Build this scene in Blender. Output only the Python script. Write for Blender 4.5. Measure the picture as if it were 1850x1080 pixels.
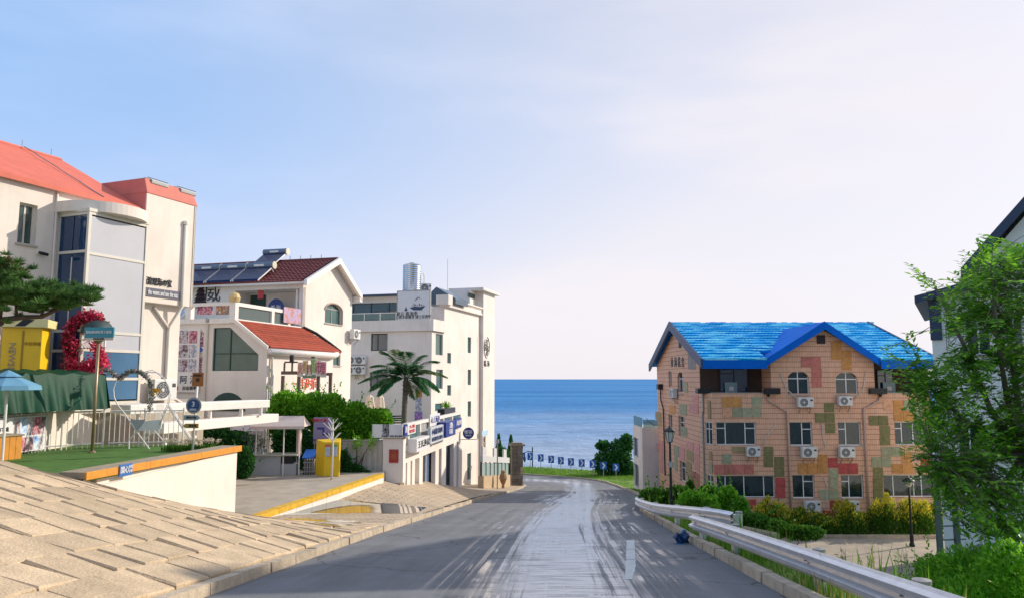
import bpy, bmesh, math, random
from mathutils import Vector, Matrix
random.seed(7)
S = bpy.context.scene
for o in list(bpy.data.objects): bpy.data.objects.remove(o)
COL = S.collection
# ---------------- camera, sky, sun, exposure ----------------
FPX = 1330.0; PITCH = math.atan(144.0/1330.0)
cam = bpy.data.cameras.new('camera'); cam.sensor_width = 36; cam.lens = 36*FPX/1850
cam.clip_start = .05; cam.clip_end = 60000
camo = bpy.data.objects.new('camera', cam); COL.objects.link(camo)
camo.location = (0, 0, 0); camo.rotation_euler = (math.pi/2+PITCH, 0, 0)
S.camera = camo
SUN_EL = math.radians(26); SUN_AZ = math.radians(63)      # azimuth from +Y towards +X
W = bpy.data.worlds.new('World'); S.world = W; W.use_nodes = True
nt = W.node_tree; nt.nodes.clear()
out = nt.nodes.new('ShaderNodeOutputWorld'); bg = nt.nodes.new('ShaderNodeBackground')
sky = nt.nodes.new('ShaderNodeTexSky'); sky.sky_type = 'NISHITA'; sky.sun_disc = False
sky.sun_elevation = SUN_EL; sky.sun_rotation = SUN_AZ
sky.air_density = 1.0; sky.dust_density = 1.0; sky.ozone_density = 3.0; sky.altitude = 0
bg.inputs['Strength'].default_value = .125
tc = nt.nodes.new('ShaderNodeTexCoord')
# thin high haze: soft streaks of cirrus plus a veil that thickens towards the horizon
mp = nt.nodes.new('ShaderNodeMapping'); mp.inputs['Scale'].default_value = (1.1, 1.6, 4.2)
mp.inputs['Rotation'].default_value = (.25, .35, .3)
nz = nt.nodes.new('ShaderNodeTexNoise'); nz.inputs['Scale'].default_value = 2.0; nz.inputs['Detail'].default_value = 7; nz.inputs['Roughness'].default_value = .5
cr = nt.nodes.new('ShaderNodeMapRange'); cr.inputs[1].default_value = .38; cr.inputs[2].default_value = .78; cr.inputs[3].default_value = 0; cr.inputs[4].default_value = .18; cr.interpolation_type = 'SMOOTHSTEP'
sep = nt.nodes.new('ShaderNodeSeparateXYZ')
hz = nt.nodes.new('ShaderNodeMapRange'); hz.inputs[1].default_value = 0; hz.inputs[2].default_value = .62; hz.inputs[3].default_value = .92; hz.inputs[4].default_value = .66; hz.interpolation_type = 'SMOOTHSTEP'
ad = nt.nodes.new('ShaderNodeMath'); ad.operation = 'ADD'; ad.use_clamp = True
# the veil scatters the sun: brighter and warmer towards it, bluer away from it
sd = nt.nodes.new('ShaderNodeVectorMath'); sd.operation = 'DOT_PRODUCT'
sd.inputs[1].default_value = (math.sin(SUN_AZ)*math.cos(SUN_EL), math.cos(SUN_AZ)*math.cos(SUN_EL), math.sin(SUN_EL))
sr = nt.nodes.new('ShaderNodeMapRange'); sr.inputs[1].default_value = .0; sr.inputs[2].default_value = .97; sr.inputs[3].default_value = 0; sr.inputs[4].default_value = 1; sr.interpolation_type = 'SMOOTHSTEP'
vc = nt.nodes.new('ShaderNodeMix'); vc.data_type = 'RGBA'
vc.inputs[6].default_value = (2.8, 4.45, 7.3, 1); vc.inputs[7].default_value = (6.45, 6.15, 6.5, 1)
mx = nt.nodes.new('ShaderNodeMix'); mx.data_type = 'RGBA'
L = nt.links.new
L(tc.outputs['Generated'], mp.inputs['Vector']); L(mp.outputs[0], nz.inputs['Vector']); L(nz.outputs['Fac'], cr.inputs[0])
L(tc.outputs['Generated'], sep.inputs[0]); L(sep.outputs['Z'], hz.inputs[0])
L(cr.outputs[0], ad.inputs[0]); L(hz.outputs[0], ad.inputs[1])
L(tc.outputs['Generated'], sd.inputs[0]); L(sd.outputs['Value'], sr.inputs[0])
h2_ = nt.nodes.new('ShaderNodeMapRange'); h2_.inputs[1].default_value = .0; h2_.inputs[2].default_value = .36; h2_.inputs[3].default_value = .62; h2_.inputs[4].default_value = 0; h2_.interpolation_type = 'SMOOTHSTEP'
cl_ = nt.nodes.new('ShaderNodeMath'); cl_.operation = 'MULTIPLY_ADD'; cl_.inputs[1].default_value = .9; a2_ = nt.nodes.new('ShaderNodeMath'); a2_.operation = 'ADD'; a2_.use_clamp = True
L(sep.outputs['Z'], h2_.inputs[0]); L(cr.outputs[0], cl_.inputs[0]); L(h2_.outputs[0], cl_.inputs[2]); L(cl_.outputs[0], a2_.inputs[0]); L(sr.outputs[0], a2_.inputs[1]); L(a2_.outputs[0], vc.inputs[0])
L(ad.outputs[0], mx.inputs[0]); L(sky.outputs[0], mx.inputs[6]); L(vc.outputs[2], mx.inputs[7])
L(mx.outputs[2], bg.inputs['Color']); L(bg.outputs[0], out.inputs['Surface'])
sun = bpy.data.lights.new('sun', 'SUN'); sun.energy = 3.9; sun.angle = math.radians(.55); sun.color = (1, .90, .76)
suno = bpy.data.objects.new('sun', sun); COL.objects.link(suno)
suno.rotation_euler = (math.pi/2-SUN_EL, 0, math.pi-SUN_AZ)
V = S.view_settings; V.view_transform = 'Standard'; V.look = 'None'; V.gamma = 1; V.exposure = 0.22; V.use_curve_mapping = False
S.cycles.max_bounces = 6; S.cycles.transparent_max_bounces = 12
S.cycles.use_denoising = True
# ---------------- helpers ----------------
CP, SP = math.cos(PITCH), math.sin(PITCH)
def ray(px, py):
    u = (px-925)/FPX; v = (540-py)/FPX
    return Vector((u, CP-v*SP, SP+v*CP))
def at(px, py, Y):
    d = ray(px, py); return d*(Y/d.y)
def onz(px, py, z):
    d = ray(px, py); return d*(z/d.z)
def lin(r, g=None, b=None):
    if g is None: g = b = r
    f = lambda c: (c/255/12.92 if c/255 <= .04045 else ((c/255+.055)/1.055)**2.4)
    return (f(r), f(g), f(b))
MATS = {}
def nn(t, kind, **kw):
    n = t.nodes.new(kind)
    for k, v in kw.items(): setattr(n, k, v)
    return n
def mat(name, rgb, rough=.7, var=.12, scale=3.0, bump=.0, bscale=40, metal=0., spec=.5, streak=0., island=0., emit=None, coat=0., grain=0.):
    """plain surface with tonal variation, optional run-down streaks and fine relief"""
    if name in MATS: return MATS[name]
    m = bpy.data.materials.new(name); m.use_nodes = True; t = m.node_tree
    p = t.nodes['Principled BSDF']; p.inputs['Roughness'].default_value = rough; p.inputs['Metallic'].default_value = metal
    p.inputs['Specular IOR Level'].default_value = spec; p.inputs['Coat Weight'].default_value = coat
    tc = nn(t, 'ShaderNodeTexCoord'); n = nn(t, 'ShaderNodeTexNoise'); n.inputs['Scale'].default_value = scale; n.inputs['Detail'].default_value = 6; n.inputs['Roughness'].default_value = .62
    geo = nn(t, 'ShaderNodeNewGeometry')
    t.links.new(geo.outputs['Position'], n.inputs['Vector'])
    mr = nn(t, 'ShaderNodeMapRange'); mr.inputs[1].default_value = .25; mr.inputs[2].default_value = .75; mr.inputs[3].default_value = 1-var; mr.inputs[4].default_value = 1+var*.6
    t.links.new(n.outputs['Fac'], mr.inputs[0])
    fac = mr.outputs[0]
    if streak:
        mp = nn(t, 'ShaderNodeMapping'); mp.inputs['Scale'].default_value = (5, 5, .35); t.links.new(geo.outputs['Position'], mp.inputs['Vector'])
        n2 = nn(t, 'ShaderNodeTexNoise'); n2.inputs['Scale'].default_value = 1.2; n2.inputs['Detail'].default_value = 5; t.links.new(mp.outputs[0], n2.inputs['Vector'])
        m2 = nn(t, 'ShaderNodeMapRange'); m2.inputs[1].default_value = .52; m2.inputs[2].default_value = .8; m2.inputs[3].default_value = 1; m2.inputs[4].default_value = 1-streak
        t.links.new(n2.outputs['Fac'], m2.inputs[0])
        mm = nn(t, 'ShaderNodeMath', operation='MULTIPLY'); t.links.new(fac, mm.inputs[0]); t.links.new(m2.outputs[0], mm.inputs[1]); fac = mm.outputs[0]
    if island:
        m3 = nn(t, 'ShaderNodeMapRange'); m3.inputs[3].default_value = 1-island; m3.inputs[4].default_value = 1+island
        oi = nn(t, 'ShaderNodeObjectInfo')
        aa = nn(t, 'ShaderNodeMath', operation='ADD'); t.links.new(geo.outputs['Random Per Island'], aa.inputs[0]); t.links.new(oi.outputs['Random'], aa.inputs[1])
        fr = nn(t, 'ShaderNodeMath', operation='FRACT'); t.links.new(aa.outputs[0], fr.inputs[0]); t.links.new(fr.outputs[0], m3.inputs[0])
        mm = nn(t, 'ShaderNodeMath', operation='MULTIPLY'); t.links.new(fac, mm.inputs[0]); t.links.new(m3.outputs[0], mm.inputs[1]); fac = mm.outputs[0]
    if grain:
        ng = nn(t, 'ShaderNodeTexNoise'); ng.inputs['Scale'].default_value = 45; ng.inputs['Detail'].default_value = 5; ng.inputs['Roughness'].default_value = .8; t.links.new(geo.outputs['Position'], ng.inputs['Vector'])
        m4 = nn(t, 'ShaderNodeMapRange'); m4.inputs[1].default_value = .3; m4.inputs[2].default_value = .7; m4.inputs[3].default_value = 1-grain; m4.inputs[4].default_value = 1+grain; t.links.new(ng.outputs['Fac'], m4.inputs[0])
        mm = nn(t, 'ShaderNodeMath', operation='MULTIPLY'); t.links.new(fac, mm.inputs[0]); t.links.new(m4.outputs[0], mm.inputs[1]); fac = mm.outputs[0]
    mul = nn(t, 'ShaderNodeVectorMath', operation='SCALE'); mul.inputs[0].default_value = rgb
    t.links.new(fac, mul.inputs['Scale']); t.links.new(mul.outputs[0], p.inputs['Base Color'])
    if bump:
        nb = nn(t, 'ShaderNodeTexNoise'); nb.inputs['Scale'].default_value = bscale; nb.inputs['Detail'].default_value = 4; t.links.new(geo.outputs['Position'], nb.inputs['Vector'])
        b = nn(t, 'ShaderNodeBump'); b.inputs['Strength'].default_value = bump; b.inputs['Distance'].default_value = .02
        t.links.new(nb.outputs['Fac'], b.inputs['Height']); t.links.new(b.outputs[0], p.inputs['Normal'])
    if emit: p.inputs['Emission Color'].default_value = (*emit, 1); p.inputs['Emission Strength'].default_value = 1
    m.diffuse_color = (*rgb, 1); MATS[name] = m
    return m
def glass(name, tint, see=.35, rough=.04):
    if name in MATS: return MATS[name]
    m = bpy.data.materials.new(name); m.use_nodes = True; t = m.node_tree
    p = t.nodes['Principled BSDF']; p.inputs['Base Color'].default_value = (*tint, 1); p.inputs['Roughness'].default_value = rough; p.inputs['IOR'].default_value = 1.6; p.inputs['Specular IOR Level'].default_value = .8
    tr = nn(t, 'ShaderNodeBsdfTransparent'); tr.inputs[0].default_value = (.75, .88, .88, 1)
    fz = nn(t, 'ShaderNodeFresnel'); fz.inputs[0].default_value = 1.5
    mr = nn(t, 'ShaderNodeMapRange'); mr.inputs[3].default_value = see; mr.inputs[4].default_value = 0; t.links.new(fz.outputs[0], mr.inputs[0])
    g = nn(t, 'ShaderNodeNewGeometry'); nb = nn(t, 'ShaderNodeTexNoise'); nb.inputs['Scale'].default_value = .9; t.links.new(g.outputs['Position'], nb.inputs['Vector'])
    b = nn(t, 'ShaderNodeBump'); b.inputs['Strength'].default_value = .06; b.inputs['Distance'].default_value = .3; t.links.new(nb.outputs['Fac'], b.inputs['Height']); t.links.new(b.outputs[0], p.inputs['Normal'])
    mx = nn(t, 'ShaderNodeMixShader'); t.links.new(mr.outputs[0], mx.inputs[0]); t.links.new(p.outputs[0], mx.inputs[1]); t.links.new(tr.outputs[0], mx.inputs[2])
    t.links.new(mx.outputs[0], t.nodes['Material Output'].inputs['Surface'])
    MATS[name] = m; return m
def leafmat(name, c1, c2, trans=.35, rough=.45):
    """leaves: colour varies from leaf to leaf between c1 and c2, light passes through"""
    if name in MATS: return MATS[name]
    m = bpy.data.materials.new(name); m.use_nodes = True; t = m.node_tree
    p = t.nodes['Principled BSDF']; p.inputs['Roughness'].default_value = rough; p.inputs['Specular IOR Level'].default_value = .18
    g = nn(t, 'ShaderNodeNewGeometry'); mx = nn(t, 'ShaderNodeMix', data_type='RGBA'); mx.inputs[6].default_value = (*c1, 1); mx.inputs[7].default_value = (*c2, 1)
    n = nn(t, 'ShaderNodeTexNoise'); n.inputs['Scale'].default_value = 1.7; t.links.new(g.outputs['Position'], n.inputs['Vector'])
    a = nn(t, 'ShaderNodeMath', operation='ADD'); a.inputs[1].default_value = -.5; t.links.new(n.outputs['Fac'], a.inputs[0])
    a2 = nn(t, 'ShaderNodeMath', operation='MULTIPLY_ADD'); a2.inputs[1].default_value = 1.6; a2.use_clamp = True; t.links.new(a.outputs[0], a2.inputs[0]); t.links.new(g.outputs['Random Per Island'], a2.inputs[2])
    t.links.new(a2.outputs[0], mx.inputs[0]); t.links.new(mx.outputs[2], p.inputs['Base Color'])
    tl = nn(t, 'ShaderNodeBsdfTranslucent'); t.links.new(mx.outputs[2], tl.inputs[0])
    ms = nn(t, 'ShaderNodeMixShader'); ms.inputs[0].default_value = trans; t.links.new(p.outputs[0], ms.inputs[1]); t.links.new(tl.outputs[0], ms.inputs[2])
    t.links.new(ms.outputs[0], t.nodes['Material Output'].inputs['Surface'])
    MATS[name] = m; return m

class MB:
    """collects shapes; build() links them as ONE mesh object"""
    def __init__(s): s.v = []; s.f = []
    def add(s, vs, fs):
        o = len(s.v); s.v += [tuple(v) for v in vs]; s.f += [tuple(i+o for i in f) for f in fs]; return s
    def box(s, x0, x1, y0, y1, z0, z1):
        x0, x1 = min(x0, x1), max(x0, x1); y0, y1 = min(y0, y1), max(y0, y1); z0, z1 = min(z0, z1), max(z0, z1)
        return s.add([(x0,y0,z0),(x1,y0,z0),(x1,y1,z0),(x0,y1,z0),(x0,y0,z1),(x1,y0,z1),(x1,y1,z1),(x0,y1,z1)],
                     [(0,3,2,1),(4,5,6,7),(0,1,5,4),(1,2,6,5),(2,3,7,6),(3,0,4,7)])
    def hexa(s, p):      # 8 corners: bottom ring 0-3, top ring 4-7
        return s.add(p, [(0,3,2,1),(4,5,6,7),(0,1,5,4),(1,2,6,5),(2,3,7,6),(3,0,4,7)])
    def prism(s, pts, ext):
        n = len(pts); e = Vector(ext); a = [Vector(p) for p in pts]; b = [p+e for p in a]
        return s.add(a+b, [tuple(range(n-1,-1,-1)), tuple(range(n,2*n))]+[(i,(i+1)%n,n+(i+1)%n,n+i) for i in range(n)])
    def tube(s, pts, r, n=8, r2=None, caps=True):
        pts = [Vector(p) for p in pts]; m = len(pts); vs = []; fs = []; r2 = r if r2 is None else r2; prev = None
        for i, p in enumerate(pts):
            d = (pts[min(i+1,m-1)]-pts[max(i-1,0)]).normalized()
            if prev is None: a = d.orthogonal().normalized()
            else: a = (prev-d*prev.dot(d)); a = a.normalized() if a.length > 1e-6 else d.orthogonal().normalized()
            prev = a; b = d.cross(a); rr = r+(r2-r)*i/max(1,m-1)
            vs += [p+(a*math.cos(k*2*math.pi/n)+b*math.sin(k*2*math.pi/n))*rr for k in range(n)]
        for i in range(m-1):
            for k in range(n): fs.append((i*n+k, i*n+(k+1)%n, (i+1)*n+(k+1)%n, (i+1)*n+k))
        if caps: fs += [tuple(range(n-1,-1,-1)), tuple(range((m-1)*n, m*n))]
        return s.add(vs, fs)
    def lathe(s, prof, n=16, c=(0,0,0), caps=True):
        vs = []; fs = []
        for r, z in prof: vs += [(c[0]+r*math.cos(k*2*math.pi/n), c[1]+r*math.sin(k*2*math.pi/n), c[2]+z) for k in range(n)]
        for i in range(len(prof)-1):
            for k in range(n): fs.append((i*n+k, i*n+(k+1)%n, (i+1)*n+(k+1)%n, (i+1)*n+k))
        if caps: fs += [tuple(range(n-1,-1,-1)), tuple(range((len(prof)-1)*n, len(prof)*n))]
        return s.add(vs, fs)
    def build(s, name, m, parent=None, smooth=False, bevel=0., fix=True, kind=None):
        me = bpy.data.meshes.new(name); me.from_pydata(s.v, [], s.f)
        if fix:
            b = bmesh.new(); b.from_mesh(me); bmesh.ops.recalc_face_normals(b, faces=b.faces); b.to_mesh(me); b.free()
        if smooth:
            for p in me.polygons: p.use_smooth = True
        me.materials.append(m); o = bpy.data.objects.new(name, me); COL.objects.link(o)
        if parent is not None: o.parent = parent
        if bevel:
            md = o.modifiers.new('bevel', 'BEVEL'); md.width = bevel; md.segments = 2; md.limit_method = 'ANGLE'
        if kind: o['kind'] = kind
        return o
def tag(o, label=None, cat=None, group=None, kind=None):
    if label: o['label'] = label
    if cat: o['category'] = cat
    if group: o['group'] = group
    if kind: o['kind'] = kind
    return o
def thing(name, label, cat, loc=(0,0,0), deg=0, group=None):
    o = bpy.data.objects.new(name, None); COL.objects.link(o); o.empty_display_size = .2
    o.location = loc; o.rotation_euler = (0, 0, math.radians(deg)); return tag(o, label, cat, group)
class Frame:
    """local frame of a building: x along the road front, -y out towards the road, z up"""
    def __init__(s, ox, oy, oz, deg):
        s.o = Vector((ox, oy, oz)); s.deg = deg; s.c = math.cos(math.radians(deg)); s.s = math.sin(math.radians(deg))
    def loc(s, p):
        q = Vector(p)-s.o; return Vector((q.x*s.c+q.y*s.s, -q.x*s.s+q.y*s.c, q.z))
    def world(s, p): return s.o+Vector((p[0]*s.c-p[1]*s.s, p[0]*s.s+p[1]*s.c, p[2]))
    def _r(s, px, py):
        d = ray(px, py); return s.loc((0,0,0)), Vector((d.x*s.c+d.y*s.s, -d.x*s.s+d.y*s.c, d.z))
    def fy(s, px, py, y=0.):
        o, d = s._r(px, py); t = (y-o.y)/d.y; q = o+d*t; return q.x, q.z
    def fx(s, px, py, x=0.):
        o, d = s._r(px, py); t = (x-o.x)/d.x; q = o+d*t; return q.y, q.z
    def ry(s, x0, y0, x1, y1, y=0.):      # pixel box -> (a0, a1, z0, z1) on plane y
        a, b = s.fy(x0, (y0+y1)/2, y)[0], s.fy(x1, (y0+y1)/2, y)[0]
        return min(a,b), max(a,b), s.fy((x0+x1)/2, y1, y)[1], s.fy((x0+x1)/2, y0, y)[1]
    def rx(s, x0, y0, x1, y1, x=0.):
        a, b = s.fx(x0, (y0+y1)/2, x)[0], s.fx(x1, (y0+y1)/2, x)[0]
        return min(a,b), max(a,b), s.fx((x0+x1)/2, y1, x)[1], s.fx((x0+x1)/2, y0, x)[1]
    def thing(s, name, label, cat, group=None): return thing(name, label, cat, s.o, s.deg, group)
def PM(plane, c):
    """point on a wall: (along, inwards, z) -> local xyz"""
    if plane == 'y': return lambda a, d, z: (a, c+d, z)
    if plane == '-x': return lambda a, d, z: (c+d, a, z)
    if plane == '+x': return lambda a, d, z: (c-d, a, z)
    if plane == '+y': return lambda a, d, z: (a, c-d, z)
def pbox(B, P, a0, a1, d0, d1, z0, z1):
    p, q = P(a0, d0, z0), P(a1, d1, z1); return B.box(p[0], q[0], p[1], q[1], p[2], q[2])
def wall(B, plane, c, a0, a1, z0, z1, holes=(), rev=.18):
    P = PM(plane, c); xs = sorted({a0, a1, *[min(max(h[i], a0), a1) for h in holes for i in (0,1)]}); zs = sorted({z0, z1, *[min(max(h[i], z0), z1) for h in holes for i in (2,3)]})
    for i in range(len(xs)-1):
        for j in range(len(zs)-1):
            xm, zm = (xs[i]+xs[i+1])/2, (zs[j]+zs[j+1])/2
            if any(h[0] < xm < h[1] and h[2] < zm < h[3] for h in holes): continue
            B.add([P(xs[i],0,zs[j]), P(xs[i+1],0,zs[j]), P(xs[i+1],0,zs[j+1]), P(xs[i],0,zs[j+1])], [(0,1,2,3)])
    for h in holes:
        h0, h1, k0, k1 = h[:4]
        for (p, q) in (((h0,k0),(h1,k0)), ((h1,k0),(h1,k1)), ((h1,k1),(h0,k1)), ((h0,k1),(h0,k0))):
            B.add([P(p[0],0,p[1]), P(q[0],0,q[1]), P(q[0],rev,q[1]), P(p[0],rev,p[1])], [(0,1,2,3)])
def window(parent, plane, c, r, cols=(0,.5,1), bars=(), fr=None, gl=None, inset=.12, fw=.05, curtain=None, sill=True, arch=False, name='window', dark=None, rows=None):
    """frame as a part, panes (and curtain, sill) as sub-parts; cols = fractions, bars = (col, height fraction)"""
    P = PM(plane, c); a0, a1, z0, z1 = r; w = a1-a0; h = z1-z0; B = MB()
    fr = fr or MATS['window_white']; gl = gl or MATS['pane_glass']
    d0, d1 = inset, inset+.06
    pbox(B, P, a0, a1, d0, d1, z0, z0+fw); pbox(B, P, a0, a1, d0, d1, z1-fw, z1)
    for i, f in enumerate(cols):
        x = a0+f*w; x0 = x if i == 0 else (x-fw if i == len(cols)-1 else x-fw/2)
        pbox(B, P, x0, x0+fw, d0, d1, z0+fw, z1-fw)
    panes = []
    for i in range(len(cols)-1):
        x0 = a0+cols[i]*w+(fw if i == 0 else fw/2); x1 = a0+cols[i+1]*w-(fw if i == len(cols)-2 else fw/2)
        cut = sorted([z0+fw]+[z0+b[1]*h for b in bars if b[0] == i]+[z1-fw])
        for b in bars:
            if b[0] == i: pbox(B, P, x0, x1, d0+.005, d1-.005, z0+b[1]*h-fw/2, z0+b[1]*h+fw/2)
        for k in range(len(cut)-1):
            panes.append((x0, x1, cut[k]+(fw/2 if k else 0), cut[k+1]-(fw/2 if k < len(cut)-2 else 0)))
    o = B.build(name, fr, parent)
    for k, (x0, x1, y0, y1) in enumerate(panes):
        pb = MB(); pbox(pb, P, x0, x1, d0+.028, d0+.034, y0, y1); pb.build('pane', gl, o)
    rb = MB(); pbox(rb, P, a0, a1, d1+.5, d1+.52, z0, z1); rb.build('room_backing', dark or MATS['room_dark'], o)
    if curtain:
        for (f0, f1, cm) in curtain:
            cb = MB(); n = max(6, int((f1-f0)*w/.05)); vs = []; fs = []
            for i in range(n+1):
                a = a0+(f0+(f1-f0)*i/n)*w; d = d1+.10+.025*math.sin(i*1.9)+.01*math.sin(i*.7)
                vs += [P(a, d, z0+.02), P(a, d, z1-.03)]
            for i in range(n): fs.append((2*i, 2*i+2, 2*i+3, 2*i+1))
            cb.add(vs, fs).build('curtain', cm, o, smooth=True, fix=False)
    if sill:
        sb = MB(); pbox(sb, P, a0-.06, a1+.06, -.06, inset, z0-.06, z0-.002); sb.build('sill', MATS['sill_stone'], o)
    return o
FONT = None
def text(s, size, m, parent, loc, plane='y', depth=.012, sx=1., align='CENTER', name='lettering', roll=0., rot=None):
    c = bpy.data.curves.new(name, 'FONT'); c.body = s; c.size = size; c.extrude = depth; c.align_x = align; c.align_y = 'CENTER'; c.resolution_u = 2
    o = bpy.data.objects.new('tmp', c); COL.objects.link(o)
    me = bpy.data.meshes.new_from_object(o.evaluated_get(bpy.context.evaluated_depsgraph_get()))
    bpy.data.objects.remove(o); me.materials.clear(); me.materials.append(m); me.name = name
    t = bpy.data.objects.new(name, me); COL.objects.link(t); t.parent = parent; t.location = loc; t.scale = (sx, 1, 1)
    t.rotation_euler = rot or {'y': (math.pi/2, 0, 0), '-x': (math.pi/2, 0, -math.pi/2), 'top': (0, 0, 0)}[plane]
    return t
def copy_tree(o, parent=None, kids=None):
    c = o.copy(); COL.objects.link(c); c.parent = parent
    for ch in (kids if kids is not None else [x for x in bpy.data.objects if x.parent == o]): copy_tree(ch, c)
    return c
def interp(tab, x):
    if x <= tab[0][0]: return tab[0][1]
    for (a, b), (c, d) in zip(tab, tab[1:]):
        if x <= c: t = (x-a)/(c-a); return b+(d-b)*t
    return tab[-1][1]
def sinterp(tab, x):
    if x <= tab[0][0]: return tab[0][1]
    for (a, b), (c, d) in zip(tab, tab[1:]):
        if x <= c: t = (x-a)/(c-a); t = t*t*(3-2*t); return b+(d-b)*t
    return tab[-1][1]
# shared materials
C_ = lin
WHITE = mat('white_stucco', (.78,.695,.615), .85, .14, .7, .25, 60, streak=.10)
WHITE2 = mat('white_render', (.78,.70,.63), .85, .14, .5, .2, 50, streak=.11)
WPAINT = mat('white_paint', (.80,.745,.68), .5, .10, 4, .05, 30)
mat('window_white', (.78,.78,.77), .4, .06, 5); mat('sill_stone', (.45,.40,.34), .8, .2, 6, .2)
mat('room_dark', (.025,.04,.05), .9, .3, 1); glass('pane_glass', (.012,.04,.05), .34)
CUR1 = mat('curtain_teal', (.10,.20,.20), .9, .25, 4); CUR2 = mat('curtain_cream', (.55,.52,.42), .9, .2, 4); CUR3 = mat('curtain_blue', (.05,.12,.28), .9, .2, 4)
ORANGE = mat('orange_wood', (.66,.27,.025), .55, .22, 7, .12, 50, streak=.12)
BLACK = mat('black_metal', (.018,.02,.022), .45, .2, 8, metal=.3)
STEEL = mat('galvanised_steel', (.74,.76,.79), .38, .16, 5, .04, 40, metal=.85)
GREYM = mat('grey_metal', (.33,.33,.32), .5, .15, 6, metal=.5)
DARKT = mat('dark_lettering', (.03,.03,.035), .6, .1, 5)
WHITET = mat('white_lettering', (.8,.8,.8), .6, .05, 5)
REDT = mat('red_lettering', (.62,.035,.03), .5, .1, 5)
# ---------------- ground, road, pavement, sea ----------------
def zr(Y):
    if Y <= 60: return -1.45-.122*Y
    if Y <= 82: t = Y-60; return -8.77-(.122*t-.092*t*t/44)
    return -10.442-.02*(min(Y, 110)-82)
LKT = [(-20,-4.9),(9,-3.6),(18,-3.15),(29,-2.3),(37.7,-1.65),(48,-.58),(60,.5),(68.5,1.3)]
RKT = [(-20,1.5),(9,3.22),(15.5,3.66),(22,4.2),(26,4.55),(29,4.9),(33,5.55),(38,6.35),(48,7.9),(60,9.1),(68,9.4),(73,9.15)]
LK = lambda Y: interp(LKT, Y)
RK = lambda Y: interp(RKT, Y)
GT = [(-20,.30),(9,.285),(13,.274),(14.8,.22),(17.5,.11),(20.1,-.01),(23,.02),(26,.10),(30,.29),(37,.33),(43,.22),(50,.06),(70,.02)]
GG = lambda Y: interp(GT, Y)
def surf(X, Y):
    s = max(0, LK(Y)-X); return zr(Y)+.13+GG(Y)*s
def onsurf(px, py):
    d = ray(px, py); Y = 4.
    while Y < 70:
        q = d*(Y/d.y)
        if q.z < surf(q.x, q.y): break
        Y += .05
    return d*(Y/d.y)
def sheet(name, m, pts, nx, uv=None, kind='structure', parent=None, smooth=True):
    """rows of points -> one sheet; pts = list of rows"""
    me = bpy.data.meshes.new(name); n = len(pts[0]); vs = [p for r in pts for p in r]
    fs = [(i*n+j, i*n+j+1, (i+1)*n+j+1, (i+1)*n+j) for i in range(len(pts)-1) for j in range(n-1)]
    me.from_pydata(vs, [], fs)
    b = bmesh.new(); b.from_mesh(me); bmesh.ops.recalc_face_normals(b, faces=b.faces)
    if sum(f.normal.z for f in b.faces) < 0: bmesh.ops.reverse_faces(b, faces=b.faces)
    b.to_mesh(me); b.free()
    if uv:
        ul = me.uv_layers.new(name='UVMap'); fl = [q for r in uv for q in r]
        for lp in me.loops: ul.data[lp.index].uv = fl[lp.vertex_index]
    if smooth:
        for p in me.polygons: p.use_smooth = True
    me.materials.append(m); o = bpy.data.objects.new(name, me); COL.objects.link(o); o.parent = parent
    if kind: o['kind'] = kind
    return o
# --- earth and grass under everything
def zl(Y): return interp([(-30,-2.5),(-10,-4.5),(5,-6.2),(18,-7.8),(28,-8.15),(42,-8.5),(60,-9.3),(80,-10.4)], Y)
def seaf(X, Y): return (X-5.1)*.5+(Y-80)*.866
def gz(X, Y):
    z0 = zr(Y)
    if X < LK(min(Y, 68)) and Y < 72: z = z0-.7
    else:
        e = X-RK(min(Y, 73)) if Y < 74 else 9
        if e < .12: z = z0-.35
        else:
            lo = min(z0-.05, zl(Y)); run = max(.1, (z0-lo)*1.25)
            t = min(1, max(0, (e-.75)/run)); t = t*t*(3-2*t); z = z0+.06+(lo-z0-.06)*t
    if Y > 72: z = max(z, z0-.3) if seaf(X, Y) < 1 else z0+.02
    f = seaf(X, Y)
    if f > 8 and Y > 58: z = z0-min(7, (f-8)*.9)
    return z
def grassmat():
    m = mat('earth_grass', (.055,.11,.02), .9, .5, 2.2, .6, 25); t = m.node_tree; p = t.nodes['Principled BSDF']
    g = nn(t, 'ShaderNodeNewGeometry'); n = nn(t, 'ShaderNodeTexNoise'); n.inputs['Scale'].default_value = .9; n.inputs['Detail'].default_value = 8
    t.links.new(g.outputs['Position'], n.inputs['Vector']); r = nn(t, 'ShaderNodeValToRGB')
    r.color_ramp.elements[0].position = .35; r.color_ramp.elements[0].color = (.06,.14,.012,1); r.color_ramp.elements[1].position = .68; r.color_ramp.elements[1].color = (.17,.29,.03,1)
    t.links.new(n.outputs['Fac'], r.inputs[0]); t.links.new(r.outputs[0], p.inputs['Base Color']); return m
GRASS = grassmat()
rows = []
ys = [-30+i*1.0 for i in range(0, 60)]+[30+i*.8 for i in range(0, 100)]+[112, 125, 150]
xs = [-70,-50,-35,-25,-18,-12]+[-9+i*.5 for i in range(0, 60)]+[22+i*2 for i in range(0, 12)]+[52,70,95]
for Y in ys: rows.append([(X, Y, gz(X, Y)) for X in xs])
ground = sheet('ground', GRASS, rows, 0)
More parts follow.
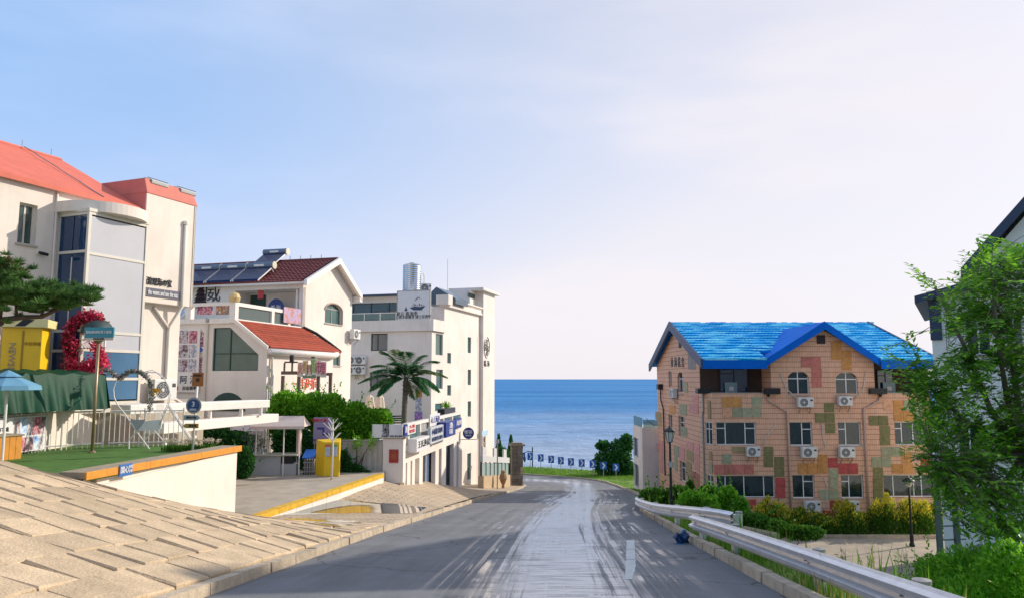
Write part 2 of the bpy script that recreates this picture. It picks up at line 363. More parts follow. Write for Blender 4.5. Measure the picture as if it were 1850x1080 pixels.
# --- road
def roadmat():
    m = bpy.data.materials.new('asphalt'); m.use_nodes = True; t = m.node_tree; p = t.nodes['Principled BSDF']; k = t.links.new
    uv = nn(t, 'ShaderNodeUVMap'); g = nn(t, 'ShaderNodeNewGeometry')
    def noise(sc, scale=(1,1,1), det=6, src=None, rough=.6):
        mp = nn(t, 'ShaderNodeMapping'); mp.inputs['Scale'].default_value = scale; k(src or g.outputs['Position'], mp.inputs['Vector'])
        n = nn(t, 'ShaderNodeTexNoise'); n.inputs['Scale'].default_value = sc; n.inputs['Detail'].default_value = det; n.inputs['Roughness'].default_value = rough; k(mp.outputs[0], n.inputs['Vector']); return n.outputs['Fac']
    def rng(v, a, b, c, d, sm=True):
        r = nn(t, 'ShaderNodeMapRange'); r.inputs[1].default_value = a; r.inputs[2].default_value = b; r.inputs[3].default_value = c; r.inputs[4].default_value = d
        if sm: r.interpolation_type = 'SMOOTHSTEP'
        k(v, r.inputs[0]); return r.outputs[0]
    def op(o, a, b, clamp=False):
        q = nn(t, 'ShaderNodeMath', operation=o); q.use_clamp = clamp
        for i, v in enumerate((a, b)):
            if isinstance(v, (int, float)): q.inputs[i].default_value = v
            else: k(v, q.inputs[i])
        return q.outputs[0]
    sx = nn(t, 'ShaderNodeSeparateXYZ'); k(uv.outputs[0], sx.inputs[0]); U, Vv = sx.outputs['X'], sx.outputs['Y']
    wob = op('MULTIPLY', op('SUBTRACT', noise(1, (0,.16,0), 3, uv.outputs[0]), .5), .16)
    U2 = op('ADD', U, wob)
    band = op('MULTIPLY', rng(op('ADD', U2, op('MULTIPLY', op('SUBTRACT', noise(1, (26, .07, 1), 5, uv.outputs[0], .7), .5), .30)), .40, .56, 0, 1), rng(op('ADD', U2, op('MULTIPLY', op('SUBTRACT', noise(1, (30, .06, 1), 5, uv.outputs[0], .7), .5), .34)), .68, .82, 1, 0))            # the soaked lane
    st = noise(1, (46, .10, 1), 6, uv.outputs[0], .6)                                     # wheel-drawn streaks along the road
    st2 = noise(1, (110, .35, 1), 5, uv.outputs[0], .7)
    streak = rng(op('ADD', op('MULTIPLY', st, .7), op('MULTIPLY', st2, .3)),  .495, .545, 0, 1)
    near = op('MULTIPLY', rng(U2, .20, .50, 0, 1), rng(U2, .88, .93, 1, 0))
    st3 = noise(1, (75, .045, 1), 6, uv.outputs[0], .65); sideR = op('MULTIPLY', rng(U2, .66, .74, 0, 1), rng(U2, .80, .87, 1, 0)); sideL = op('MULTIPLY', rng(U2, .30, .40, 0, 1), rng(U2, .46, .54, 1, 0))
    fine = op('MULTIPLY', op('MAXIMUM', sideR, op('MULTIPLY', sideL, .75)), rng(st3, .51, .56, 0, 1))
    patch = rng(noise(.42, (1,1,1), 4), .42, .60, 0, 1)
    cross = rng(noise(1, (1.3, 9, 1), 5), .40, .52, .55, 1)
    wet = op('MAXIMUM', op('MULTIPLY', band, cross), op('MULTIPLY', op('MULTIPLY', near, streak), op('MULTIPLY', patch, .95)), True)
    wet = op('MAXIMUM', wet, op('MULTIPLY', fine, .6))
    wet = op('MULTIPLY', wet, op('MAXIMUM', rng(st, .40, .50, .25, 1), rng(band, .85, 1, 0, 1)))
    wet = op('MULTIPLY', wet, rng(op('ADD', noise(.16, (1,1,1), 3), op('MULTIPLY', band, .35)), .36, .52, 0.2, 1))
    agg = noise(95, det=2); pat = noise(.8, det=7)
    seam = noise(1, (14, .06, 1), 3, uv.outputs[0])
    tone = op('MULTIPLY', op('MULTIPLY', rng(pat, .3, .7, .88, 1.1), rng(agg, .3, .7, .75, 1.25)), rng(seam, .35, .65, .9, 1.1))
    base = nn(t, 'ShaderNodeVectorMath', operation='SCALE'); base.inputs[0].default_value = (.165,.168,.175); k(tone, base.inputs['Scale'])
    mx = nn(t, 'ShaderNodeMix', data_type='RGBA'); k(wet, mx.inputs[0]); k(base.outputs[0], mx.inputs[6]); mx.inputs[7].default_value = (.11,.115,.13,1)
    vor = nn(t, 'ShaderNodeTexVoronoi', feature='DISTANCE_TO_EDGE'); vor.inputs['Scale'].default_value = .33
    mpv = nn(t, 'ShaderNodeMapping'); k(g.outputs['Position'], mpv.inputs['Vector']); nv = nn(t, 'ShaderNodeTexNoise'); nv.inputs['Scale'].default_value = 1.1; nv.inputs['Detail'].default_value = 6; k(g.outputs['Position'], nv.inputs['Vector'])
    va = nn(t, 'ShaderNodeVectorMath', operation='ADD'); k(nv.outputs['Color'], va.inputs[0]); k(mpv.outputs[0], va.inputs[1]); k(va.outputs[0], vor.inputs['Vector'])
    crack = rng(vor.outputs['Distance'], .0, .012, .45, 1)
    m2 = nn(t, 'ShaderNodeVectorMath', operation='SCALE'); k(mx.outputs[2], m2.inputs[0]); k(crack, m2.inputs['Scale'])
    k(m2.outputs[0], p.inputs['Base Color'])
    k(rng(wet, 0, 1, .78, .13), p.inputs['Roughness']); k(rng(wet, 0, 1, .3, 1.0), p.inputs['Specular IOR Level']); k(wet, p.inputs['Coat Weight']); p.inputs['Coat Roughness'].default_value = .24; p.inputs['Coat IOR'].default_value = 1.5
    b = nn(t, 'ShaderNodeBump'); k(op('MULTIPLY', rng(wet, 0, 1, .5, .05), 1), b.inputs['Strength']); b.inputs['Distance'].default_value = .012; k(agg, b.inputs['Height'])
    b2 = nn(t, 'ShaderNodeBump'); b2.inputs['Strength'].default_value = .12; b2.inputs['Distance'].default_value = .06; k(noise(1, (1.2, 7, 1), 4), b2.inputs['Height']); k(b.outputs[0], b2.inputs['Normal'])
    k(b2.outputs[0], p.inputs['Normal']); return m
RP = [((LK(y), y), (RK(y), y)) for y in [-20, -8, 0, 5]+list(range(9, 60, 3))]+[((.5,60),(9.1,60)),((1.0,65),(9.4,67)),((1.3,68.5),(9.15,73)),((.6,70.2),(7.8,77)),((-4,72),(5.1,80)),((-14,77),(-8,89)),((-40,88),(-36,101))]
rows = []; uvs = []
v = -20
for i in range(len(RP)-1):
    (l0, r0), (l1, r1) = RP[i], RP[i+1]
    for k in range(4 if i < len(RP)-2 else 5):
        f = k/4; a = Vector(l0).lerp(Vector(l1), f); b = Vector(r0).lerp(Vector(r1), f); row = []; ur = []
        for j in range(9):
            q = a.lerp(b, j/8); row.append((q.x, q.y, zr(q.y))); ur.append((j/8, a.lerp(b, .5).y if a.y < 66 else 66+(i*4+k)*1.0))
        rows.append(row); uvs.append(ur)
road = sheet('road', roadmat(), rows, 0, uvs)
# worn white paint on the road
PAINT = mat('road_paint', (.62,.62,.60), .7, .25, 9, .3, 60)
def onroad(px, py):
    d = ray(px, py); Y = 3.
    while Y < 95 and (d*(Y/d.y)).z > zr(Y): Y += .02
    return d*(Y/d.y)
for k, (y0, y1) in enumerate([(975, 991), (991.6, 1010), (1010.6, 1046)]):
    B = MB(); n = 7; Lp = []; Rp = []
    rr = random.Random(k)
    for i in range(n+1):
        y = y0+(y1-y0)*i/n; f = (y-975)/71
        w = 1.0 if k < 2 else (1-.45*(i/n)**2)
        a = onroad(1132-3*f+rr.uniform(-1,1)*1.2, y); b = onroad(1132-3*f+(14+8*f)*w+rr.uniform(-1,1)*1.4, y)
        a.z += .005; b.z += .005; Lp.append(a); Rp.append(b)
    B.add(Lp+Rp, [(i, i+1, n+2+i, n+1+i) for i in range(n)]).build('road_marking', PAINT, road, fix=False)
# --- kerbs: one stone after another
KERB = mat('kerb_granite', (.47,.385,.28), .88, .28, 5, .5, 40, island=.16, grain=.25)
def kerb(name, fX, y0, y1, side, step):
    e = bpy.data.objects.new(name, None); COL.objects.link(e); e['kind'] = 'structure'; Y = y0; r = random.Random(3)
    while Y < y1:
        l = step*r.uniform(.92, 1.05); B = MB(); pts = []
        for (yy, dz) in ((Y, 0), (Y+l-.018, 0)):
            x = fX(yy); pts.append((x, yy))
        (xa, ya), (xb, yb) = pts; j = r.uniform(-.012, .012); h = .135+r.uniform(-.012, .012); w = .17*side
        B.hexa([(xa+j,ya,zr(ya)-.2),(xb+j,yb,zr(yb)-.2),(xb+w,yb,zr(yb)-.2),(xa+w,ya,zr(ya)-.2),(xa+j+.012*side,ya,zr(ya)+h),(xb+j+.012*side,yb,zr(yb)+h),(xb+w,yb,zr(yb)+h),(xa+w,ya,zr(ya)+h)])
        B.build('kerb_stone', KERB, e); Y += l
    return e
kerb('left_kerb', LK, 2, 68, -1, 1.05); kerb('right_kerb', RK, 2, 73, 1, 1.05)
e = bpy.data.objects.new('outer_kerb', None); COL.objects.link(e); e['kind'] = 'structure'
pts = [(9.15,73),(8.6,75.3),(7.8,77),(6.5,78.6),(5.1,80),(2.5,81.8),(-.5,83.7),(-4,86.2),(-8,89)]
for (xa, ya), (xb, yb) in zip(pts, pts[1:]):
    for k in range(3):
        a = Vector((xa, ya)).lerp(Vector((xb, yb)), k/3); b = Vector((xa, ya)).lerp(Vector((xb, yb)), k/3+.325); n = Vector((-(b-a).y, (b-a).x)).normalized()*-.16
        B = MB(); B.hexa([(p.x, p.y, zr(p.y)-.2) for p in (a, b, b+n, a+n)]+[(p.x, p.y, zr(p.y)+.13) for p in (a, b, b+n, a+n)]); B.build('kerb_stone', KERB, e)
# --- left pavement: warped bed, big stone pavers near the camera
def pavemat():
    m = mat('pavement_stone', (.52,.405,.275), .9, .25, 1.2, .3, 60, grain=.2); t = m.node_tree; p = t.nodes['Principled BSDF']; k = t.links.new
    src = p.inputs['Base Color'].links[0].from_socket
    uv = nn(t, 'ShaderNodeUVMap'); b = nn(t, 'ShaderNodeTexBrick'); b.inputs['Scale'].default_value = 1; b.inputs['Brick Width'].default_value = .5; b.inputs['Row Height'].default_value = .26
    b.inputs['Mortar Size'].default_value = .014; b.inputs['Color1'].default_value = (1,1,1,1); b.inputs['Color2'].default_value = (.80,.80,.82,1); b.inputs['Mortar'].default_value = (.35,.33,.31,1)
    k(uv.outputs[0], b.inputs['Vector']); mm = nn(t, 'ShaderNodeMix', data_type='RGBA', blend_type='MULTIPLY'); mm.inputs[0].default_value = 1
    k(src, mm.inputs[6]); k(b.outputs['Color'], mm.inputs[7]); k(mm.outputs[2], p.inputs['Base Color'])
    return m
def smax(Y): return interp([(-12,8.5),(9,8.0),(13,6.0),(14.8,5.2),(20.1,4.5),(30,3.35),(31.4,3.1),(32,2.75),(43.5,2.35),(44,6.5),(70,7)], Y)
rows = []; uvs = []
Y = -10.
while Y <= 68.3:
    n = 22; sm = smax(Y); dz = interp([(-20,-.07),(18.6,-.07),(19.6,0)], Y)
    rows.append([(LK(Y)-.16-(sm-.16)*j/n, Y, surf(LK(Y)-.16-(sm-.16)*j/n, Y)+dz) for j in range(n+1)])
    uvs.append([(.16+(sm-.16)*j/n, Y) for j in range(n+1)]); Y += .45
pavement = sheet('pavement', pavemat(), rows, 0, uvs)
PAVER = mat('paver_granite', (.52,.395,.255), .92, .30, 2.2, .8, 26, island=.15, grain=.3)
r = random.Random(11); npav = 0
s0 = .18; row = 0
while s0 < 6.2:
    w = r.uniform(.54, .72); Y = 3.4+r.uniform(0, .6)
    while Y < 19.4:
        l = r.uniform(.5, .86)
        if s0+w*.5 < smax(Y+l/2)-.1 and Y > 4.2:
            c = []; tx, ty = r.gauss(0, .006), r.gauss(0, .010); j = lambda: r.uniform(-.012, .012); gs = .012; gl = r.choice([.006,.008,.012,.018,.03])
            for (ss, yy) in ((s0+gs, Y+gl), (s0+gs, Y+l-.008), (s0+w-gs, Y+l-.008), (s0+w-gs, Y+gl)):
                yy += j(); ss += j(); X = LK(yy)-ss; zt = surf(X, yy)+tx*(ss-s0-w/2)/w*2+ty*(yy-Y-l/2)/l*2; c.append((X, yy, zt))
            ctr = [sum(q[i] for q in c)/4 for i in range(3)]
            top = [(q[0]+(ctr[0]-q[0])*.05, q[1]+(ctr[1]-q[1])*.05, q[2]) for q in c]
            mid = [(q[0], q[1], q[2]-.022) for q in c]; bot = [(q[0], q[1], q[2]-.13) for q in c]
            B = MB(); B.add(bot+mid+top, [(8,9,10,11)]+[(i,(i+1)%4,4+(i+1)%4,4+i) for i in range(4)]+[(4+i,4+(i+1)%4,8+(i+1)%4,8+i) for i in range(4)])
            B.build('paver', PAVER, pavement); npav += 1
        Y += l
    s0 += w; row += 1
# --- wet film left on the paving (it has been hosed down)
def inpoly(x, y, P):
    c = False
    for (x0, y0), (x1, y1) in zip(P, P[1:]+P[:1]):
        if (y0 > y) != (y1 > y) and x < (x1-x0)*(y-y0)/(y1-y0)+x0: c = not c
    return c
def topix(p):
    yc = p[1]*CP+p[2]*SP; zc = -p[1]*SP+p[2]*CP; return 925+FPX*p[0]/yc, 540-FPX*zc/yc
FILM = [[(510,930),(560,912),(597,902),(640,904),(720,910),(806,921),(740,926),(650,926),(560,928)], [(436,952),(480,942),(520,935),(600,938),(655,941),(610,950),(560,961),(500,962),(455,958)]]
wm = bpy.data.materials.new('standing_water'); wm.use_nodes = True; t = wm.node_tree; p = t.nodes['Principled BSDF']
p.inputs['Base Color'].default_value = (.02,.035,.03,1); p.inputs['Roughness'].default_value = .03; p.inputs['IOR'].default_value = 1.33; p.inputs['Specular IOR Level'].default_value = 1.0
g = nn(t, 'ShaderNodeNewGeometry'); n = nn(t, 'ShaderNodeTexNoise'); n.inputs['Scale'].default_value = 2.5; b = nn(t, 'ShaderNodeBump'); b.inputs['Strength'].default_value = .02; b.inputs['Distance'].default_value = .05
t.links.new(g.outputs['Position'], n.inputs['Vector']); t.links.new(n.outputs['Fac'], b.inputs['Height']); t.links.new(b.outputs[0], p.inputs['Normal'])
for fp in FILM:
    B = MB(); st = .06; idx = {}; cells = []
    for i in range(int((32-17)/st)):
        Y = 17+i*st
        for j in range(int(5/st)):
            X = -8+j*st; q = (X, Y, surf(X, Y)+.006); px, py = topix(q)
            if LK(Y)-smax(Y)+.05 < X < LK(Y)-.2 and inpoly(px+2.5*math.sin(X*9+Y*5), py+.8*math.sin(X*7-Y*11), fp): cells.append((i, j))
    fs = []
    for (i, j) in cells:
        ids = []
        for (a, c) in ((i,j),(i,j+1),(i+1,j+1),(i+1,j)):
            if (a, c) not in idx:
                idx[(a, c)] = len(B.v); Y = 17+a*st; X = -8+c*st; B.v.append((X, Y, surf(X, Y)+.006))
            ids.append(idx[(a, c)])
        B.f.append(tuple(ids))
    if cells: B.build('puddle', wm, None, smooth=True, kind='structure')
# --- sea
sm_ = bpy.data.materials.new('sea_water'); sm_.use_nodes = True; t = sm_.node_tree; p = t.nodes['Principled BSDF']; k = t.links.new
p.inputs['Roughness'].default_value = .3; p.inputs['IOR'].default_value = 1.33; p.inputs['Specular IOR Level'].default_value = .03
g = nn(t, 'ShaderNodeNewGeometry')
def wn(sc, xyz, det):
    mp = nn(t, 'ShaderNodeMapping'); mp.inputs['Scale'].default_value = xyz; k(g.outputs['Position'], mp.inputs['Vector']); n = nn(t, 'ShaderNodeTexNoise'); n.inputs['Scale'].default_value = sc; n.inputs['Detail'].default_value = det; n.inputs['Roughness'].default_value = .65; k(mp.outputs[0], n.inputs['Vector']); return n.outputs['Fac']
b = nn(t, 'ShaderNodeBump'); b.inputs['Strength'].default_value = 1.0; b.inputs['Distance'].default_value = 1.2; k(wn(.35, (.6, .8, 1), 8), b.inputs['Height'])
b2 = nn(t, 'ShaderNodeBump'); b2.inputs['Strength'].default_value = .6; b2.inputs['Distance'].default_value = 4; k(wn(.04, (.4, 1, 1), 6), b2.inputs['Height']); k(b.outputs[0], b2.inputs['Normal']); k(b2.outputs[0], p.inputs['Normal'])
rp = nn(t, 'ShaderNodeValToRGB'); rp.color_ramp.elements[0].position = .38; rp.color_ramp.elements[0].color = (.018,.165,.41,1); rp.color_ramp.elements[1].position = .66; rp.color_ramp.elements[1].color = (.065,.275,.54,1)
k(wn(.004, (.25, 1.6, 1), 7), rp.inputs[0])
# paler towards the shore: sky glitter on the water put into the colour
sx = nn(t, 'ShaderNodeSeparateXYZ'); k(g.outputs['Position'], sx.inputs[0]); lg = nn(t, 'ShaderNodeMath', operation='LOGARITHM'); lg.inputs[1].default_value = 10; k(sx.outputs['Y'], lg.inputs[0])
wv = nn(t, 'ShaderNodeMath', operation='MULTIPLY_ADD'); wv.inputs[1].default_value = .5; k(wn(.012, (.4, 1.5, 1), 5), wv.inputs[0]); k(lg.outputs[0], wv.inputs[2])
glit_ = nn(t, 'ShaderNodeMapRange'); glit_.interpolation_type = 'SMOOTHSTEP'; glit_.inputs[1].default_value = 2.30; glit_.inputs[2].default_value = 2.95; glit_.inputs[3].default_value = 1; glit_.inputs[4].default_value = 0; k(wv.outputs[0], glit_.inputs[0])
m0 = nn(t, 'ShaderNodeMix', data_type='RGBA'); k(glit_.outputs[0], m0.inputs[0]); k(rp.outputs[0], m0.inputs[6]); m0.inputs[7].default_value = (.34,.43,.55,1)
ch = nn(t, 'ShaderNodeMapRange'); ch.inputs[1].default_value = .3; ch.inputs[2].default_value = .7; ch.inputs[3].default_value = .72; ch.inputs[4].default_value = 1.3; k(wn(.30, (.35, 1.2, 1), 8), ch.inputs[0])
m1 = nn(t, 'ShaderNodeVectorMath', operation='SCALE'); k(m0.outputs[2], m1.inputs[0]); k(ch.outputs[0], m1.inputs['Scale']); k(m1.outputs[0], p.inputs['Base Color'])
df = nn(t, 'ShaderNodeBsdfDiffuse'); gy = nn(t, 'ShaderNodeBsdfGlossy'); gy.inputs['Roughness'].default_value = .28; ms_ = nn(t, 'ShaderNodeMixShader'); ms_.inputs[0].default_value = .10
k(m1.outputs[0], df.inputs['Color']); k(b2.outputs[0], df.inputs['Normal']); k(b2.outputs[0], gy.inputs['Normal']); k(df.outputs[0], ms_.inputs[1]); k(gy.outputs[0], ms_.inputs[2]); k(ms_.outputs[0], t.nodes['Material Output'].inputs['Surface'])
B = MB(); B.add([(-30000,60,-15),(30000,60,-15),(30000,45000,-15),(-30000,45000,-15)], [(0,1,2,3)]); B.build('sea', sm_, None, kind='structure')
# ---------------- buildings ----------------
SALMON = mat('salmon_roof', (.66,.155,.10), .75, .16, 1.6, .15, 30, streak=.12)
SALMON2 = mat('salmon_plaster', (.62,.19,.145), .8, .14, 2, .15, 30)
REDTILE = mat('red_tile', (.40,.075,.035), .65, .3, 2.5, .2, 40, island=.12)
MAROON = mat('maroon_tile', (.17,.035,.032), .6, .3, 2.5, .2, 40, island=.12)
NAVYG = glass('blue_glass', (.01,.045,.12), .12); PALEG = mat('pale_film_glass', (.50,.50,.53), .22, .08, .7, spec=.6, coat=.4)
BLUEP = mat('blue_pane', (.055,.15,.27), .15, .2, .8, spec=.7); FRAMEC = mat('cream_frame', (.62,.58,.5), .5, .08, 4); DKGREEN = mat('dark_green_frame', (.02,.06,.05), .5, .2, 5)
TEALG = mat('teal_pane', (.05,.115,.10), .14, .35, 1.1, spec=.8)
def tile_roof(parent, q, nr, nc, m, name='tiles', amp=.035, step=.05, sub=3):
    """q: eave-left, eave-right, ridge-right, ridge-left; every course overlaps the one below"""
    a, b, c, d = [Vector(p) for p in q]; n = (b-a).cross(d-a).normalized()
    if n.z < 0: n = -n
    B = MB(); N = nc*sub
    for r in range(nr):
        vs = []; fs = []
        for (f, h) in ((r/nr, step), ((r+1)/nr, .008)):
            L0 = a.lerp(d, f); R0 = b.lerp(c, f)
            for i in range(N+1): vs.append(L0.lerp(R0, i/N)+n*(h+amp*(.5+.5*math.cos(2*math.pi*i/sub))))
        L0 = a.lerp(d, r/nr); R0 = b.lerp(c, r/nr)
        for i in range(N+1): vs.append(L0.lerp(R0, i/N)+n*(-.01))
        for i in range(N): fs += [(i, i+1, N+2+i, N+1+i), (2*N+2+i, 2*N+3+i, i+1, i)]
        B.add(vs, fs)
    o = B.build(name, m, parent, fix=False); o['kind'] = 'stuff'; return o
AC_ID = [0]
def ac_unit(loc, deg, w, h, label, group=None, d=.3, bracket=True):
    """outdoor unit: casing, fan grille with rings, blades, bracket; loc = wall point at its bottom centre"""
    t = thing('air_conditioner', label, 'air conditioner', loc, deg, group)
    B = MB().box(-w/2, w/2, -d-.08, -.08, 0, h); B.build('casing', MATS['ac_white'], t, bevel=.02)
    cx = -w*.13; R = h*.40; g = MB()
    for rr in (R, R*.75, R*.5, R*.25):
        g.tube([(cx+rr*math.cos(a*math.pi/10), -d-.09, h/2+rr*math.sin(a*math.pi/10)) for a in range(21)], .009, 5)
    for a in range(8): g.tube([(cx, -d-.092, h/2), (cx+R*math.cos(a*math.pi/4), -d-.092, h/2+R*math.sin(a*math.pi/4))], .006, 4)
    g.build('fan_grille', MATS['ac_grille'], t)
    f = MB(); f.add([(cx+R*math.cos(a*math.pi/12), -d-.084, h/2+R*math.sin(a*math.pi/12)) for a in range(24)], [tuple(range(24))]); f.build('fan_opening', MATS['ac_dark'], t)
    hb = MB()
    hb.prism([(cx+.05*math.cos(a*math.pi/5), -d-.1, h/2+.05*math.sin(a*math.pi/5)) for a in range(10)], (0, .012, 0)); hb.build('fan_hub', MATS['ac_white'], t)
    b = MB().box(w*.28, w*.44, -d-.084, -d-.078, h*.62, h*.8); b.build('badge', MATS['ac_dark'], t)
    if bracket:
        for x in (-w*.34, w*.34):
            k = MB().box(x-.02, x+.02, -d-.06, 0, -.045, -.004).prism([(x-.015,-d-.02,-.045),(x-.015,-d+.03,-.045),(x-.015,0,-.32),(x-.015,0,-.37)], (.03,0,0)); k.build('bracket', GREYM, t)
    return t
mat('ac_white', (.70,.69,.66), .45, .08, 4, streak=.1); mat('ac_grille', (.55,.55,.53), .5, .1, 4); mat('ac_dark', (.035,.04,.045), .5, .2, 6)

# ===== white hotel with salmon roof (left) =====
H1 = Frame(-12.2, 28, -.80, 68.6)
h1 = H1.thing('hotel', 'white hotel with salmon pitched roof and curved canopy over its glazed stair tower', 'building')
zE = (H1.fy(20,326)[1]+H1.fy(240,380)[1])/2+.06; XL = -18.
xa = H1.fy(263,370)[0]; xlow = H1.fy(320,690)[0]; D1 = 1.35
gx0, gx1 = H1.fy(152,540,-D1)[0], H1.fy(262,540,-D1)[0]
win1 = H1.ry(33,368,66,442)
B = MB(); wall(B, 'y', 0, XL, xlow, -3.2, zE, [win1, (gx0+.1, gx1-.1, .02, zE-1.2)], .22)
B.add([(xlow,0,-3.2),(xlow,8,-3.2),(xlow,8,zE),(xlow,0,zE)], [(0,1,2,3)])
B.build('wall', WHITE, h1)
zB = H1.fy(295,549,-.3)[1]; xr = H1.fy(351,470,-.3)[0]; zT = H1.fy(310,361,-.3)[1]; zT2 = H1.fy(310,333,-.3)[1]; xb = H1.fy(260,450,-.3)[0]
MB().box(xb, xr, -.3, 6, zB, zT).build('upper_block', WHITE, h1, bevel=.02)
MB().hexa([(xb-.02,-.33,zT),(xr+.04,-.33,zT),(xr+.04,6.02,zT),(xb-.02,6.02,zT),(xb+.02,-.12,zT2),(xr-.05,-.12,zT2),(xr-.05,5.8,zT2),(xb+.02,5.8,zT2)]).build('parapet', SALMON2, h1, bevel=.03)
MB().box(xb-.02, xb-.003, -.28, 5.9, zE-.1, zT).build('side_cladding', SALMON2, h1)
# pitched roof
yR = 4.0; zR = H1.fy(95,292,yR)[1]; zE2 = zE-.08
rb = MB(); rb.hexa([(XL,-.18,zE2),(xb-.03,-.18,zE2),(xb-.03,yR,zR),(XL,yR,zR),(XL,-.18,zE2+.14),(xb-.03,-.18,zE2+.14),(xb-.03,yR,zR+.14),(XL,yR,zR+.14)])
rb.hexa([(XL,yR,zR),(xb-.03,yR,zR),(xb-.03,8,zE2),(XL,8,zE2),(XL,yR,zR+.14),(xb-.03,yR,zR+.14),(xb-.03,8,zE2+.14),(XL,8,zE2+.14)])
rf = rb.build('roof', SALMON, h1)
MB().tube([(XL,yR,zR+.15),(xb-.1,yR,zR+.15)], .07, 8).build('ridge_cap', SALMON2, rf)
MB().tube([H1.loc(H1.world((xb-1.6,yR-.1,zR+.2)))]+[(xb-1.55+.03*math.sin(i*2), yR-.1-(yR)*i/10, zR+.2-(zR-zE2)*(i/10)*1.0) for i in range(1,11)], .018, 5).build('lightning_cable', GREYM, rf)
for x in (xb-1.6, xb-.5): MB().tube([(x,yR,zR+.1),(x,yR,zR+.45)], .012, 5).build('lightning_rod', GREYM, rf)
# curved canopy over the stair tower
cx0, cx1 = H1.fy(102,380,-.1)[0], H1.fy(243,395,-.3)[0]; zc = (H1.fy(110,378,-.1)[1]+H1.fy(235,400,-.3)[1])/2
pts = [(cx0,0)]+[(cx0+(cx1-cx0)*(1-math.cos(a*math.pi/26))/2, -1.75*abs(math.sin(a*math.pi/26))**.75) for a in range(2,27)]
MB().prism([(x,y,zc-.16) for x, y in pts], (0,0,.34)).build('canopy', WHITE, h1)
window(h1, 'y', 0, win1, (0,.5,1), fr=FRAMEC, gl=glass('hotel_pane', (.05,.085,.07), .3), inset=.15, curtain=[(0,.48,CUR2)])
# stair tower: glazed front and side
zg0, zg1 = .02, zc-.2
tw = MB(); fw = .09
hz1 = [H1.fy(205,465,-D1)[1], H1.fy(200,601,-D1)[1], H1.fy(195,633,-D1)[1], H1.fy(190,684,-D1)[1]]
for x in (gx0, gx1-fw): tw.box(x, x+fw, -D1, -D1+fw, zg0, zg1)
for z in [zg0, zg1-fw]+[q-.04 for q in hz1]: tw.box(gx0+fw, gx1-fw, -D1+.005, -D1+fw-.005, z, z+.085)
for z in [zg0, zg1-fw]+[q-.04 for q in (H1.fx(125,456,gx0)[1], H1.fx(120,597,gx0)[1], H1.fx(120,633,gx0)[1])]: tw.box(gx0+.005, gx0+fw-.005, -D1+fw, -.002, z, z+.085)
tw.box(gx0, gx0+fw, -fw-.002, -.002, zg0+.1, zg1-.1)
tw.box(gx0-.02, gx1+.02, -D1-.02, -.002, zg1, zg1+.1); tw.box(gx0-.04, gx1+.04, -D1-.05, -.002, zg0-.25, zg0-.002)
two = tw.build('stair_tower_frame', FRAMEC, h1)
zz = sorted([zg0+.09]+hz1+[zg1-.09])
for i in range(len(zz)-1):
    m = PALEG if zz[i] >= hz1[2]-.01 else BLUEP
    MB().box(gx0+fw, gx1-fw, -D1+.03, -D1+.045, zz[i]+.045, zz[i+1]-.045).build('pane', m, two)
for i, (y0, y1) in enumerate(((-D1+fw, -D1/2-.02), (-D1/2+.02, -fw))):
    MB().box(gx0+.03, gx0+.045, y0, y1, zg0+.1, zg1-.1).build('pane', NAVYG, two)
MB().box(gx0+.02, gx0+fw-.02, -D1/2-.02, -D1/2+.02, zg0+.1, zg1-1.4).build('mullion', FRAMEC, two)
MB().box(gx1-.03, gx1+.03, -D1+fw+.002, -.002, zg0, zg1).build('side_mullion', DKGREEN, two)
MB().box(gx0+.3, gx1-.15, -.25, -.2, zg0, zg1).build('stair_back_wall', mat('stair_blue', (.06,.12,.2), .8), two)
# pipes
P_ = H1.fy(335,420,-.36)[0]; Q_ = H1.fy(304,600,-.06)[0]
MB().tube([(P_,-.36,H1.fy(336,404,-.36)[1]), (P_,-.36,zB-.02), (Q_+.02,-.08,zB-.75), (Q_,-.07,zB-.95), (Q_,-.07,.3), (Q_+.5,-.5,-.15)], .065, 10).build('drain_pipe', WHITE, h1, smooth=True)
MB().tube([(Q_-.7,-.06,zB-.12), (Q_-.02,-.06,zB-.8)], .055, 8).build('branch_pipe', WHITE, h1, smooth=True)
MB().lathe([(.09,-.05),(.09,.05),(.06,.1)], 10, (P_,-.36,H1.fy(336,404,-.36)[1])).build('pipe_cap', WHITE, h1)
x_ = H1.fy(94,500,-.05)[0]; MB().tube([(x_,-.05,.1),(x_,-.05,zE-.1)], .035, 8).build('drain_pipe', WHITE, h1, smooth=True)
MB().tube([(xr-.06,-.34,zB),(xr-.06,-.34,zT)], .02, 6).build('conduit', FRAMEC, h1)
# signs on the block
sx0, sx1, sz0, sz1 = H1.ry(260,527,324,541,-.31); MB().box(sx0, sx1, -.335, -.302, sz0+.06, sz0+.36).build('sign_strip', mat('slate_blue', (.085,.085,.13), .6), h1)
text('the waves and see the sea', .27, WHITET, h1, ((sx0+sx1)/2, -.345, sz0+.21), sx=.86*(sx1-sx0)/2.9)
text('听浪观海の家', .30, DARKT, h1, (sx0+.34*(sx1-sx0), -.315, sz0+.58), sx=.72, depth=.03)
